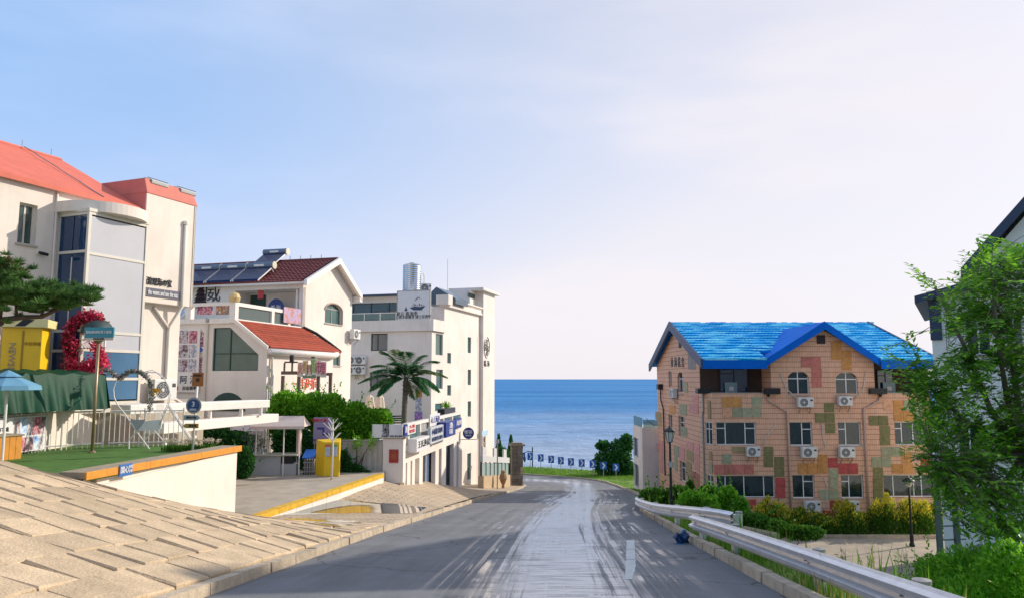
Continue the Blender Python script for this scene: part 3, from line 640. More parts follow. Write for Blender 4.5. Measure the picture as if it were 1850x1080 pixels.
# eave light fittings
for (px, py, l) in ((290,326,'long slatted floodlight bracket standing on the hotel parapet beside the roof housing'), (341,349,'short slatted floodlight bracket at the outer corner of the hotel parapet')):
    x, z = H1.fy(px, py, -.2); t = thing('floodlight', l, 'floodlight', H1.world((x, .1, zT2-.35)), H1.deg)
    MB().box(-.38,.38,-.30,-.14,.2,.34).build('lamp_housing', GREYM, t, bevel=.01); bk = MB()
    for xx in (-.4, .4): bk.box(xx-.015, xx+.015, -.05, -.02, -.05, .2)
    bk.box(-.45,.45,-.2,-.17,.40,.42); bk.box(-.45,.45,-.05,-.02,.40,.42); bk.build('bracket', BLACK, t)
    MB().box(-.36,.36,-.308,-.302,.22,.32).build('lens', mat('lens_glass', (.4,.4,.38), .2), t)
# camera on the wall
t = thing('security_camera', 'small dark security camera bracketed on the white hotel wall under the window', 'camera', H1.world((*H1.fy(68,457), 0.)[:1]+(0, H1.fy(68,457)[1])), H1.deg)
MB().box(-.05,.05,-.12,0,-.05,.05).build('mount', WPAINT, t); MB().tube([(-.05,-.1,0),(.22,-.16,-.04)], .05, 8).build('camera_body', BLACK, t)
q = H1.world((H1.fy(283,690,-.05)[0], -.12, .05)); ac_unit(q, H1.deg, 1.0, .74, 'white air conditioner unit with a large fan on the orange ledge of the hotel', bracket=False)

# ===== white house with maroon roof and solar heaters =====
H2 = Frame(-11.4, 40, -3.9, 74.5)
h2 = H2.thing('guest_house', 'white gabled guest house with maroon tile roof, balcony and red lean-to roof', 'building')
xF = H2.fy(634,640)[0]                          # far end of the gable
yb = -1.75; xA = -5.8; YL = 13.
zeN = H2.fy(551,509)[1]; zeF = H2.fy(634,530)[1]; ap = H2.fy(602,474); zap = ap[1]; xap = ap[0]
archw = H2.ry(587,548,617,585); loww = H2.ry(597,640,615,660)
B = MB(); wall(B, 'y', 0, 0, xF, 0, min(zeN,zeF), [archw, loww], .2)
zm = min(zeN, zeF); B.add([(0,0,zm),(xF,0,zm),(xF,0,zeF),(xap,0,zap),(0,0,zeN)], [(0,1,2,3,4)])
B.add([(xF,0,0),(xF,YL,0),(xF,YL,zeF),(xF,0,zeF)], [(0,1,2,3)])
# front of the upper storey: flush wing on the left, recessed porch by the balcony
yp = H2.fx(424,540,0)[0]; zdk = H2.fx(380,580,xA)[1]; zbt = H2.fx(380,547,xA)[1]
B.add([(0,yp,zdk),(0,YL,zdk),(0,YL,zeN),(0,yp,zeN)], [(0,1,2,3)]); B.add([(0,yp,zdk),(1.4,yp,zdk),(1.4,yp,zeN),(0,yp,zeN)], [(0,1,2,3)])
B.add([(1.4,0.02,zdk),(1.4,yp,zdk),(1.4,yp,zeN),(1.4,.02,zeN)], [(0,1,2,3)])
B.box(-.02, .22, .0, .25, zdk, zeN-.3); B.box(-.05, 1.4, .001, yp, zeN-.38, zeN-.02)
B.build('wall', WHITE2, h2)
for px, a in ((602, archw),):   # arch spandrels
    P = PM('y', 0); a0, a1, z0, z1 = a; r_ = (a1-a0)/2; sp = MB()
    for sgn, ac in ((1, a0), (-1, a1)):
        pl = [(ac, -.001, z1)]+[((a0+a1)/2-sgn*r_*math.cos(k*math.pi/16), -.001, z1-.45*r_*2*.5*(1-math.sin(k*math.pi/16))) for k in range(0, 9)]
        sp.prism(pl, (0, .15, 0))
    sp.build('arch_spandrel', WHITE2, h2)
    tr = MB().tube([((a0+a1)/2-(r_+.05)*math.cos(k*math.pi/16), -.03, z1-.45*r_*(1-math.sin(k*math.pi/16))) for k in range(17)]+[(a1+.05,-.03,z0)], .05, 6); tr.build('arch_trim', mat('tan_trim', (.42,.33,.26), .8), h2)
window(h2, 'y', 0, archw, (0,.5,1), [(0,.72),(1,.72)], fr=GREYM, gl=TEALG, curtain=None); window(h2, 'y', 0, loww, (0,1), fr=GREYM, gl=TEALG)
# roof
ov = .45; th = .14
def slab(p, q, r, s, t, name, m, par, up=(0,0,1)):
    u = Vector(up)*t; return MB().hexa([p, q, r, s]+[tuple(Vector(x)+u) for x in (p, q, r, s)]).build(name, m, par)
sl = (zap-zeN)/xap; slF = (zap-zeF)/(xF-xap)
e0 = (-ov, zeN-sl*ov+.05); e1 = (xF+ov, zeF-slF*ov+.05)
ro = slab((e0[0],-.35,e0[1]), (xap,-.35,zap+.05), (xap,YL,zap+.05), (e0[0],YL,e0[1]), .12, 'roof', WHITE2, h2)
slab((xap,-.35,zap+.05), (e1[0],-.35,e1[1]), (e1[0],YL,e1[1]), (xap,YL,zap+.05), .12, 'rear_slope', WHITE2, ro)
tile_roof(ro, [(e0[0]-.03,YL,e0[1]+.13),(e0[0]-.03,-.2,e0[1]+.13),(xap,-.2,zap+.17),(xap,YL,zap+.17)], 13, 52, MAROON)
MB().tube([(xap,-.3,zap+.2),(xap,YL,zap+.2)], .09, 8).build('ridge_tiles', MAROON, ro)
bg_ = MB(); bg_.hexa([(e0[0]-.02,-.48,e0[1]-.12),(xap,-.48,zap-.12),(xap,-.30,zap-.12),(e0[0]-.02,-.30,e0[1]-.12),(e0[0]-.02,-.48,e0[1]+.2),(xap,-.48,zap+.24),(xap,-.30,zap+.24),(e0[0]-.02,-.30,e0[1]+.2)])
bg_.hexa([(xap,-.48,zap-.12),(e1[0],-.48,e1[1]-.12),(e1[0],-.30,e1[1]-.12),(xap,-.30,zap-.12),(xap,-.48,zap+.24),(e1[0],-.48,e1[1]+.2),(e1[0],-.30,e1[1]+.2),(xap,-.30,zap+.24)])
bg_.box(e1[0]-.3, e1[0]+.05, -.45, YL, e1[1]-.25, e1[1]+.12); bg_.build('bargeboard', WPAINT, ro)
# annex with balcony and red lean-to roof
zev = H2.fx(481,630,xA)[1]; yev = yb; yl2 = H2.fx(318,640,xA)[0]+3
tw_ = [H2.fx(px, py, xA) for px, py in ((386,592),(416,592),(466,640),(466,669),(384,669))]
B = MB(); zt_ = zdk
outer = [(yb,0),(yb,zev),(0,zt_),(yl2,zt_),(yl2,0)]
ta = [(p[0], p[1]) for p in tw_]; yw0, yw1 = max(p[0] for p in ta), min(p[0] for p in ta); zw0 = ta[3][1]; zw1 = ta[0][1]; ym = ta[1][0]; zr_ = ta[2][1]
P = lambda y, z, d=0: (xA+d, y, z)
for poly in ([(yl2,0),(yw0,0),(yw0,zt_),(yl2,zt_)], [(yw0,0),(yb,0),(yb,zw0),(yw0,zw0)], [(yw1,zw0),(yb,zw0),(yb,zev),(yw1,zr_)], [(yw0,zw1),(ym,zw1),(ym,zt_),(yw0,zt_)], [(ym,zw1),(yw1,zr_),(yb,zev),(0,zt_),(ym,zt_)]):
    B.add([P(y, z) for y, z in poly], [tuple(range(len(poly)))])
ring = [(yw0,zw0),(yw1,zw0),(yw1,zr_),(ym,zw1),(yw0,zw1)]
for (p, q) in zip(ring, ring[1:]+ring[:1]): B.add([P(*p), P(*q), P(*q, .2), P(*p, .2)], [(0,1,2,3)])
xE = H2.fy(612,640,yb)[0]
B.add([(xA,yb,0),(xE-.6,yb,0),(xE-.6,yb,zev),(xA,yb,zev)], [(0,1,2,3)]); B.add([(xE-.6,yb,0),(xE-.6,0,0),(xE-.6,0,zev),(xE-.6,yb,zev)], [(0,1,2,3)])
B.add([(xA,-.0,zt_-.01),(.2,0,zt_-.01),(.2,yl2,zt_-.01),(xA,yl2,zt_-.01)], [(0,1,2,3)])
ax = B.build('annex_wall', WHITE2, h2)
fr_ = MB()
for (p, q) in zip(ring, ring[1:]+ring[:1]): fr_.tube([P(*p,.1), P(*q,.1)], .045, 4)
zmid = H2.fx(430,638,xA)[1]; fr_.tube([P(ym,zw0,.1),P(ym,zw1,.1)], .035, 4); fr_.tube([P(yw0,zmid,.1),P(yw1,zmid,.1)], .035, 4)
fo = fr_.build('window', DKGREEN, h2)
for poly in ([(yw0,zw0),(ym,zw0),(ym,zmid),(yw0,zmid)], [(ym,zw0),(yw1,zw0),(yw1,zmid),(ym,zmid)], [(yw0,zmid),(ym,zmid),(ym,zw1),(yw0,zw1)], [(ym,zmid),(yw1,zmid),(yw1,zr_),(ym,zw1)]):
    MB().prism([P(y,z,.11) for y,z in poly], (.008,0,0)).build('pane', TEALG, fo)
lr = slab((xA-.08,yb-.12,zev-.03),(xE,yb-.12,zev-.03),(xE-.9,0.02,zt_-.08),(xA-.08,0.02,zt_-.08), .1, 'lean_to_roof', REDTILE, h2)
tile_roof(lr, [(xA-.02,yb-.16,zev+.07),(xE,yb-.16,zev+.07),(xE-.9,-.02,zt_+.02),(xA-.02,-.02,zt_+.02)], 11, 40, REDTILE, step=.035, amp=.025)
MB().hexa([(xA-.14,yb-.1,zev-.05),(xA-.02,yb-.1,zev-.05),(xA-.02,.05,zt_-.05),(xA-.14,.05,zt_-.05),(xA-.14,yb-.1,zev+.13),(xA-.02,yb-.1,zev+.13),(xA-.02,.05,zt_+.13),(xA-.14,.05,zt_+.13)]).build('verge_trim', WPAINT, lr)
MB().tube([(xE-.9,-.05,zt_+.08),(xE-.45,-.6,zt_-.25),(xE-.1,-1.2,zt_-.75),(xE+.02,yb-.1,zev+.1)], .09, 6).build('verge_cap', BLACK, lr)
gu = MB().tube([(xA-.1,yb-.2,zev-.12),(xE-.9,yb-.2,zev-.12)]+[(xE-.9+1.0*math.sin(a*math.pi/16), yb-.2+.9*(1-math.cos(a*math.pi/16)), zev-.12+.25*a/8) for a in range(1,9)], .16, 8); gu.build('gutter', WPAINT, lr, smooth=True)
# balcony parapet: posts, rails and panels
bp = MB(); zr1 = zbt; zr0 = zdk
for (y) in (0.02, H2.fx(346,560,xA)[0], H2.fx(332,560,xA)[0]+.9): bp.box(xA-.1, xA+.15, y-.05, y+.25, zr0-.1, zr1)
bp.box(xA-.08, xA+.12, .27, yl2-2, zr0-.12, zr0+.12); bp.box(xA-.08, xA+.12, .27, yl2-2, zr1-.16, zr1-.001)
xq = H2.fy(510,575)[0]
bp.box(xA+.152, .0, .0, .2, zr0-.15, zr0+.1); bp.box(xA+.152, .0-.9, .0, .2, zr1-.17, zr1-.001)
for x in (xA+2.9, xA+4.4): bp.box(x, x+.22, -.005, .205, zr0-.1, zr1-.003)
bp.build('balcony_parapet', WPAINT, h2)
PR = {}
def photo_mat(name, cols, scale=7.):
    """a flat printed picture: soft colour blobs"""
    if name in MATS: return MATS[name]
    m = bpy.data.materials.new(name); m.use_nodes = True; t = m.node_tree; p = t.nodes['Principled BSDF']; p.inputs['Roughness'].default_value = .5
    g = nn(t, 'ShaderNodeNewGeometry'); v = nn(t, 'ShaderNodeTexNoise'); v.inputs['Scale'].default_value = scale; v.inputs['Detail'].default_value = 3; r = nn(t, 'ShaderNodeValToRGB'); r.color_ramp.interpolation = 'LINEAR'
    n = len(cols); els = r.color_ramp.elements
    while len(els) < n: els.new(.5)
    for i, c in enumerate(cols): els[i].position = .3+.4*i/(n-1); els[i].color = (*c, 1)
    t.links.new(g.outputs['Position'], v.inputs['Vector']); t.links.new(v.outputs['Fac'], r.inputs[0]); t.links.new(r.outputs[0], p.inputs['Base Color']); MATS[name] = m; return m
PHA = photo_mat('print_red', [(.05,.05,.1),(.45,.05,.12),(.6,.4,.4),(.1,.15,.3)]); PHB = photo_mat('print_orange', [(.55,.5,.45),(.6,.2,.06),(.1,.12,.1),(.65,.6,.55)])
PHC = photo_mat('print_portrait', [(.02,.04,.06),(.35,.2,.22),(.65,.6,.6),(.08,.1,.12)], 5); PHD = photo_mat('print_pale', [(.6,.6,.65),(.2,.22,.3),(.75,.7,.7),(.35,.2,.25)], 6); PHE = photo_mat('print_purple', [(.25,.18,.35),(.45,.35,.55),(.5,.2,.1),(.3,.22,.4)], 3)
PHF = photo_mat('print_blue', [(.05,.1,.4),(.25,.45,.75),(.7,.75,.8),(.03,.15,.12)], 4)
for k, (x0, y0, x1, y1, m) in enumerate(((357,551,384,568,PHA), (391,549,413,568,PHB), (326,556,341,572,PHF))):
    a0, a1, z0, z1 = H2.rx(x0, y0, x1, y1, xA); MB().box(xA-.02, xA+.02, a0, a1, z0, z1).build('balcony_panel', m, h2)
for (x0, x1) in ((xA+.2, xA+2.88), (xA+3.14, xA+4.38)): MB().box(x0, x1, .08, .1, zr0+.1, zr1-.17).build('balcony_glass', glass('balcony_glass', (.3,.36,.34), .7), h2)
a0, a1, z0, z1 = H2.ry(511,556,542,584); MB().box(a0, a1, -.06, -.03, z0, z1).build('banner', PHE, h2)
y_, z_ = H2.fx(392,531,0); text('威', 1.15, DARKT, h2, (-.03, H2.fx(384,531,0)[0], z_), '-x')
tre = MB(); yt = H2.fx(363,531,0)[0]
for i in range(6): tre.prism([(-.03, yt+.55-.06*i, z_-.75+.22*i), (-.03, yt-.55+.06*i, z_-.75+.22*i), (-.03, yt-.28+.05*i, z_-.75+.22*i+.3), (-.03, yt+.28-.05*i, z_-.75+.22*i+.3)], (.02,0,0))
tre.build('tree_emblem', mat('maroon_black', (.03,.012,.018), .7), h2)
ysn, zsn = H2.fx(498,560,.6); ar = MB(); ar.prism([(.6, ysn+.55*math.cos(a*math.pi/12), zsn-.1+.75*math.sin(a*math.pi/12)) for a in range(13)]+[(.6, ysn-.55, zsn-.9), (.6, ysn+.55, zsn-.9)], (.05,0,0)); ar.build('arched_sign', mat('navy_sign', (.02,.05,.18), .5), h2)
text('看海', .34, WHITET, h2, (.585, ysn, zsn+.1), '-x'); text('餐吧', .34, WHITET, h2, (.585, ysn, zsn-.35), '-x')
ydn, zdn = H2.fx(466,560,1.38); MB().box(1.34, 1.38, ydn-.5, ydn+.5, zdk, zdk+2.1).build('door', DKGREEN, h2)
yl_, zl_ = H2.fx(471,530,.2); MB().box(.18,.22, yl_-.18, yl_+.18, zl_-.3, zl_+.25).build('hanging_sign', mat('red_sign', (.5,.05,.05), .6), h2)
MB().tube([(.1,.45,zdk),(.1,.45,zeN-.4)], .07, 8).build('column', WPAINT, h2); MB().lathe([(.22,-.2),(.28,0),(.2,.2),(.06,.26)], 12, (xA+.03,.14,zr1+.2)).build('finial', mat('cream_ball', (.6,.45,.2), .6), h2)
# posters on the annex front
pb = H2.rx(322,594,361,700, xA); 
bo = MB(); pbox(bo, PM('-x', xA), pb[0], pb[1]+.1, -.05, -.002, pb[2], pb[3]); bo = bo.build('poster_board', WPAINT, h2)
for i in range(3):
    for j, (xx0, xx1) in enumerate(((324,341.5),(343,357.5))):
        a = H2.rx(xx0-.8*i, 597+25.5*i, xx1-.8*i, 620+25.5*i, xA); b_ = MB(); pbox(b_, PM('-x', xA), a[0], a[1], -.056, -.051, a[2], a[3]); b_.build('poster', [PHC, PHA, PHC, PHD, PHC, PHD][i*2+j], bo)
for i, ch in enumerate('小阿漂◆三餐食院'):
    y, z = H2.fx(364.5-.5*i, 603+9.6*i, xA); text(ch, .27, mat('plum_lettering', (.22,.03,.16), .6) if i != 3 else mat('blue_lettering', (.02,.1,.45), .6), h2, (xA-.02, y, z), '-x')
a = H2.rx(318,678,362,708, xA); b_ = MB(); pbox(b_, PM('-x', xA), a[0], a[1], -.09, -.055, a[2], a[3]); bo = b_.build('name_board', WPAINT, h2)
y, z = H2.fx(334,686,xA); text('阿', .42, mat('blue_black_lettering', (.02,.06,.12), .6), h2, (xA-.1, y, z), '-x'); y, z = H2.fx(352,686,xA); text('漂', .42, MATS['blue_black_lettering'], h2, (xA-.1, y, z), '-x')
y, z = H2.fx(345,701,xA); text('民宿餐吧', .2, DARKT, h2, (xA-.1, y, z), '-x'); y, z = H2.fx(321,701,xA); text('●', .3, REDT, h2, (xA-.1, y, z), '-x')
# arch opening low on the annex front
y0a, z0a = H2.fx(412,722,xA); ar = MB(); ar.prism([(xA-.03, y0a+.95*math.cos(a*math.pi/12), z0a-.5+.85*math.sin(a*math.pi/12)) for a in range(13)], (.03,0,0)); ar.build('arched_opening', DKGREEN, h2)
for px in (378, 372): 
    y, _ = H2.fx(px, 640, xA)
y, z = H2.fx(377, 578, xA); MB().tube([(xA-.06,y,z),(xA-.06,y,.4)], .05, 8).build('drain_pipe', FRAMEC, h2); MB().lathe([(.1,-.1),(.1,.08)], 8, (xA-.06,y,z)).build('pipe_hopper', GREYM, h2)
MB().tube([(xA+.3,yb-.08,zev-.35),(xA+.3,yb-.08,.2)], .05, 8).build('drain_pipe', FRAMEC, h2)
# lettering low on the road-side wall
for i, ch in enumerate('一街时间'):
    x, z = H2.fy(534+12.5*i, 694, yb); text(ch, .62, mat('orange_red_lettering', (.7,.09,.03), .5), h2, (x, yb-.02, z), 'y', sx=1.25)
x, z = H2.fy(641,603,0.); ac_unit(H2.world((xF-.05, -.05, z-.35)), H2.deg, .85, .6, 'cream air conditioner unit at the corner of the gabled guest house')
# solar heaters on the maroon roof
def solar(x, y, z, w, label, group=None):
    t = thing('solar_water_heater', label, 'solar heater', H2.world((x, y, z)), H2.deg, group); rs = 1.55; sl_ = math.atan(sl)+.14; dx, dz = rs*math.cos(sl_), rs*math.sin(sl_)
    for yy in (-w/2, w/2): MB().hexa([(0,yy-.025,.0),(dx,yy-.025,dz),(dx,yy+.025,dz),(0,yy+.025,0),(0,yy-.025,.07),(dx,yy-.025,dz+.07),(dx,yy+.025,dz+.07),(0,yy+.025,.07)]).tube([(dx,yy,dz),(dx+.35,yy,dz-.5)], .02, 5).build('side_rail', WPAINT, t)
    nt_ = 16; tb = MB()
    for i in range(nt_): yy = -w/2+.06+(w-.12)*i/(nt_-1); tb.tube([(0.02,yy,.09),(dx,yy,dz+.09)], .036, 6)
    tb.build('vacuum_tubes', mat('vacuum_tube', (.01,.03,.10), .15, .2, 3, spec=.8), t); 
    pl = MB().hexa([(0,-w/2+.03,.02),(dx,-w/2+.03,dz+.02),(dx,w/2-.03,dz+.02),(0,w/2-.03,.02),(0,-w/2+.03,.035),(dx,-w/2+.03,dz+.035),(dx,w/2-.03,dz+.035),(0,w/2-.03,.035)]); pl.build('reflector', mat('navy_reflector', (.01,.06,.22), .4), t)
    tk = MB(); tk.tube([(dx+.12,-w/2-.06,dz+.2),(dx+.12,w/2+.06,dz+.2)], .2, 16); tk.build('tank', mat('tank_blue_grey', (.16,.19,.25), .35, .1, 4, metal=.3), t, smooth=False)
    cp = MB(); cp.tube([(dx+.12,-w/2-.10,dz+.2),(dx+.12,-w/2-.061,dz+.2)], .215, 16); cp.build('end_cap', mat('cap_cream', (.62,.56,.42), .6), t)
    MB().box(dx-.085, dx-.075, -w*.2, w*.2, dz+.14, dz+.26).build('maker_plate', WPAINT, t)
    return t
y3 = H2.fx(472,512,e0[0])[0]; w3 = 1.62
labs = ['solar water heater lowest on the maroon roof with the bare white end cap', 'solar water heater in the middle of the row of three on the maroon roof', 'solar water heater farthest along the row, above the black tree emblem']
for i in range(3): solar(e0[0]+.05, y3+w3/2+.25+i*(w3+.14), e0[1]+.25, w3, labs[i])
solar(xap-.95, H2.fx(504,485,xap)[0]+.55, zap-.2, 1.5, 'solar water heater raised on the ridge of the maroon roof')
for i in range(7): 
    t = MB().tube([(0,0,0),(.02,0,.22)], .02, 5).build('ridge_spike', GREYM, h2); t.location = (xap, .8+i*.7, zap+.27)

# ===== white four-storey block by the sea =====
H3 = Frame(-6.1, 56, -10.3, 74.0)
h3 = H3.thing('apartment_block', 'tall white flat-roofed block with roof terrace and billboard next to the sea', 'building')
xE3 = H3.fy(887,700)[0]; xT = H3.fy(866,700)[0]; x4 = H3.fy(803,560)[0]
zp0 = H3.fx(700,599)[1]; zp1 = H3.fx(700,578)[1]; zct = H3.fy(840,548)[1]; zcb = H3.fy(840,563)[1]; zTT = H3.fy(880,527)[1]
rh = []
for (x0,y0,x1,y1) in ((787,603,800,641),(788,667,800,702),(786,728,800,742),(808,637,815,656),(808,695,815,714),(845,608,851,637),(845,667,851,695),(845,724,851,752),(844,818,851,866)): rh.append(H3.ry(x0,y0,x1,y1))
fh = [H3.rx(670,602,700,633), H3.rx(668,672,700,700), H3.rx(640,726,670,740)]
B = MB(); wall(B, 'y', 0, 0, xT, 0, zp0, rh, .2); wall(B, '-x', 0, 0, 16, 0, zp0, fh, .2)
B.add([(x4,0,zp0),(xT,0,zp0),(xT,0,zcb),(x4,0,zcb)], [(0,1,2,3)]); B.add([(x4,0,zp0),(x4,9,zp0),(x4,9,zcb),(x4,0,zcb)], [(0,1,2,3)]); B.box(x4+.01, xT, .01, 9, zcb-.1, zcb)
B.add([(0,0,zp0),(x4,0,zp0),(x4,16,zp0),(0,16,zp0)], [(0,1,2,3)])
B.build('wall', WHITE2, h3)
tb = MB().box(xT+.02, xE3, -.35, 2.2, 0, zTT-.25); tb.build('stair_tower', WHITE2, h3, bevel=.02)
MB().box(xT-1.2, xE3+.4, -.75, 2.6, zTT-.245, zTT).build('tower_slab', WHITE2, h3, bevel=.02); MB().box(xT-1.6, xT+.0, 0.4, 2.4, zcb+.2, zTT-.25).build('stair_head', WHITE2, h3)
a = H3.ry(845,530,858,538,.38); MB().box(a[0], a[1], .37, .39, a[2], a[3]).build('vent_window', DKGREEN, h3)
MB().box(-.2, x4-.02, -.2, .25, zp0+.02, zp1).build('terrace_parapet', WHITE2, h3); MB().box(-.2, .25, .27, 16, zp0+.02, zp1-.02).build('terrace_parapet', WHITE2, h3)
co = MB().box(x4-.3, xT+.01, -.28, .3, zcb, zcb+.18).box(x4-.22, xT+.01, -.2, .3, zcb+.18, zct-.12).box(x4-.35, xT+.01, -.33, .3, zct-.12, zct)
n = 26
for i in range(n): x = x4+.1+(xT-x4-.3)*i/n; co.box(x, x+.13, -.27, -.19, zct-.24, zct-.121)
co.box(x4-.45, x4+.5, -.5, .55, zct-.6, zct+.18); co.build('cornice', WHITE2, h3)
for k, r_ in enumerate(rh): window(h3, 'y', 0, r_, (0,1), fr=GREYM, gl=TEALG, sill=False, fw=.05)
for k, r_ in enumerate(fh): window(h3, '-x', 0, r_, (0,.62,1), fr=mat('dark_frame', (.02,.025,.03), .5), gl=glass('pale_pane', (.12,.14,.16), .2), sill=False, fw=.07)
# seam between block and tower
MB().box(xT-.55, xT+.01, -.02, .0, H3.fy(860,850)[1]-3, H3.fy(860,608)[1]).build('pilaster', mat('pinkish_render', (.72,.62,.56), .85), h3)
# emblem on the tower
ex, ez = H3.fy(879.5,627,-.37); em = MB(); rz_ = ez-H3.fy(879.5,646,-.37)[1]; rx_ = .38*(H3.fy(886,627,-.37)[0]-H3.fy(873,627,-.37)[0])
em.tube([(ex+rx_*math.cos(a*math.pi/16), -.38, ez+rz_*math.sin(a*math.pi/16)) for a in range(33)], .035, 5); em.build('emblem_ring', GREYM, h3)
for s_, dx, dz in (('日',-.4,.45),('丁',.25,.45),('民',-.35,-.1),('宿',.3,-.15),('の',.05,-.62)): text(s_, .62, DARKT, h3, (ex+dx*rx_, -.38, ez+dz*rz_), 'y', sx=1.2)
text('临 海', .62, DARKT, h3, (ex, -.38, H3.fy(880,657,-.37)[1]), 'y', sx=1.2)
a = H3.ry(871,777,882,786,-.37); MB().box(a[0], a[1], -.38, -.36, a[2], a[3]).build('notice', mat('pale_blue', (.4,.6,.75), .6), h3)
for px, py in ((876,795),(876,806)):
    x, z = H3.fy(px, py, -.4); text('鲜' if py < 800 else '屋', .7, mat('brown_lettering', (.15,.09,.05), .6), h3, (x, -.38, z), 'y')
# roof terrace: glass room, railing, billboard
gy0 = H3.fx(721,560,.5)[0]; zt3 = zp1
gr = MB(); 
for y in [gy0+.02+i*1.6 for i in range(7)]: gr.box(2.2, 2.3, y, y+.08, zp0, H3.fx(680,545,2.2)[1])
zrf = H3.fx(680,533,1.8)[1]; gro = gr.build('glass_room_frame', MATS['dark_frame'], h3)
for i in range(6): MB().box(2.23, 2.25, gy0+.1+i*1.6, gy0+1.62+i*1.6, zp0+.1, zrf-.55).build('pane', glass('teal_room_glass', (.02,.10,.12), .3), gro)
MB().box(1.2, 7, gy0-.3, gy0+10, zrf-.12, zrf).build('glass_room_roof', mat('navy_roof', (.03,.07,.14), .5), gro); MB().box(1.9, 2.18, gy0+.0, gy0+10, zrf-.62, zrf-.125).build('fascia', WHITE2, gro); MB().box(6.8, 7, gy0, gy0+10, zp0, zrf-.12).build('back_wall', MATS['room_dark'], gro)
rl = MB(); zr3 = H3.fx(680,565,.1)[1]
rl.box(.0,.06, gy0, gy0+10, zr3-.06, zr3)
for i in range(8): rl.box(.0,.06, gy0+i*1.35, gy0+i*1.35+.06, zp1, zr3-.06)
rlo = rl.build('railing', WPAINT, h3)
for i in range(7): MB().box(.02,.035, gy0+i*1.35+.07, gy0+(i+1)*1.35-.01, zp1+.02, zr3-.08).build('railing_glass', glass('railing_glass', (.12,.24,.24), .55), rlo)
a = H3.rx(719,526,777,577,-.05)
bb = H3.thing('billboard', 'white roof billboard with ink drawing of a boat above two lines of writing', 'billboard'); bb.location = H3.world((-.05, a[0], a[2]-0.)); w_, h_ = a[1]-a[0], a[3]-a[2]
MB().box(-.08, .04, 0, w_, 0, h_).build('board', mat('board_white', (.66,.65,.65), .5, .05, 3), bb)
fb = MB()
for q in ((-.1,.06,-.06,0,-.06,h_+.06),(-.1,.06,w_,w_+.06,-.06,h_+.06),(-.1,.06,0,w_,-.06,0),(-.1,.06,0,w_,h_,h_+.06)): fb.box(*q)
fb.build('frame', GREYM, bb)
text('聚云·看海季', .34, DARKT, bb, (-.09, w_*.70, h_*.2), '-x'); text('三楼木屋露营 威士忌酒吧', .29, DARKT, bb, (-.09, w_*.5, h_*.09), '-x', sx=.9)
dr = MB(); 
dr.prism([(-.095, w_*.62, h_*.42), (-.095, w_*.5, h_*.33), (-.095, w_*.25, h_*.32), (-.095, w_*.13, h_*.47), (-.095, w_*.30, h_*.44), (-.095, w_*.45, h_*.46)], (.01,0,0))
dr.prism([(-.095, w_*.78, h_*.31), (-.095, w_*.68, h_*.31), (-.095, w_*.73, h_*.46)], (.01,0,0))
for i in range(7): dr.tube([(-.095, w_*(.2+.055*i), h_*.47), (-.095, w_*(.21+.055*i), h_*(.5+.03*(i%3)))], .03, 4)
dr.tube([(-.095, w_*(.3+.02*i), h_*(.72+.05*math.sin(i*.6))) for i in range(9)], .03, 4); dr.build('ink_drawing', mat('ink_blue', (.03,.06,.12), .6), bb)
# tank and unit on the roof
ty, tz = H3.fx(744,525,3.); tkh = H3.fx(744,480,3.)[1]-tz+1.2
tk = thing('water_tank', 'ribbed stainless steel water tank standing on the flat roof', 'water tank', H3.world((3., ty, tz-1.2)), H3.deg)
prof = []; 
for i in range(40): prof.append((.74+.018*(i%2), tkh*i/39))
prof = [(.0,0)]+prof+[(.55,tkh+.1),(0,tkh+.14)]
MB().lathe(prof, 28, caps=False).build('tank_shell', mat('stainless', (.55,.57,.60), .22, .06, 3, metal=.95), tk)
MB().lathe([(.25,0),(.25,.1)], 12, (0,0,tkh+.1)).build('lid', GREYM, tk); MB().tube([(.2,-1.0,0),(.2,-1.0,tkh*.75),(.2,-.9,tkh*.8)], .05, 6).build('vent_pipe', WPAINT, tk)
sb = MB().box(-.8,.8,-.8,.8,-1.0,-.02); sb.build('plinth', WHITE2, tk)
y, z = H3.fx(768,525,2.); ac_unit(H3.world((2., y, z-.2)), H3.deg-90+35, .85, .75, 'dark-sided air conditioner unit beside the steel water tank', bracket=False)
gp = MB(); y, z = H3.fx(790,527,3.6); gp.prism([(3.6,y+1.2,z-1.0),(3.6,y-1.6,z-1.0),(3.6,y-1.6,z-.6),(3.6,y+.1,z+.4),(3.6,y+1.2,z-.6)], (3.,0,0)); gp.build('roof_light', mat('slate_glass', (.06,.10,.14), .25), h3)
MB().tube([(4.5,.5,zct),(4.5,.5,zct+3.4)], .015, 5).build('aerial', GREYM, h3)
labs = ['upper', 'lower']; 
for i, (px, py) in enumerate(((640,658),(655,658),(638,676),(654,676))):
    y, z = H3.fx(px, py, -.02); ac_unit(H3.world((-.02, y, z)), H3.deg-90, .82, .66, 'small air conditioner unit in the block of four on the apartment block', 'units in the block of four')
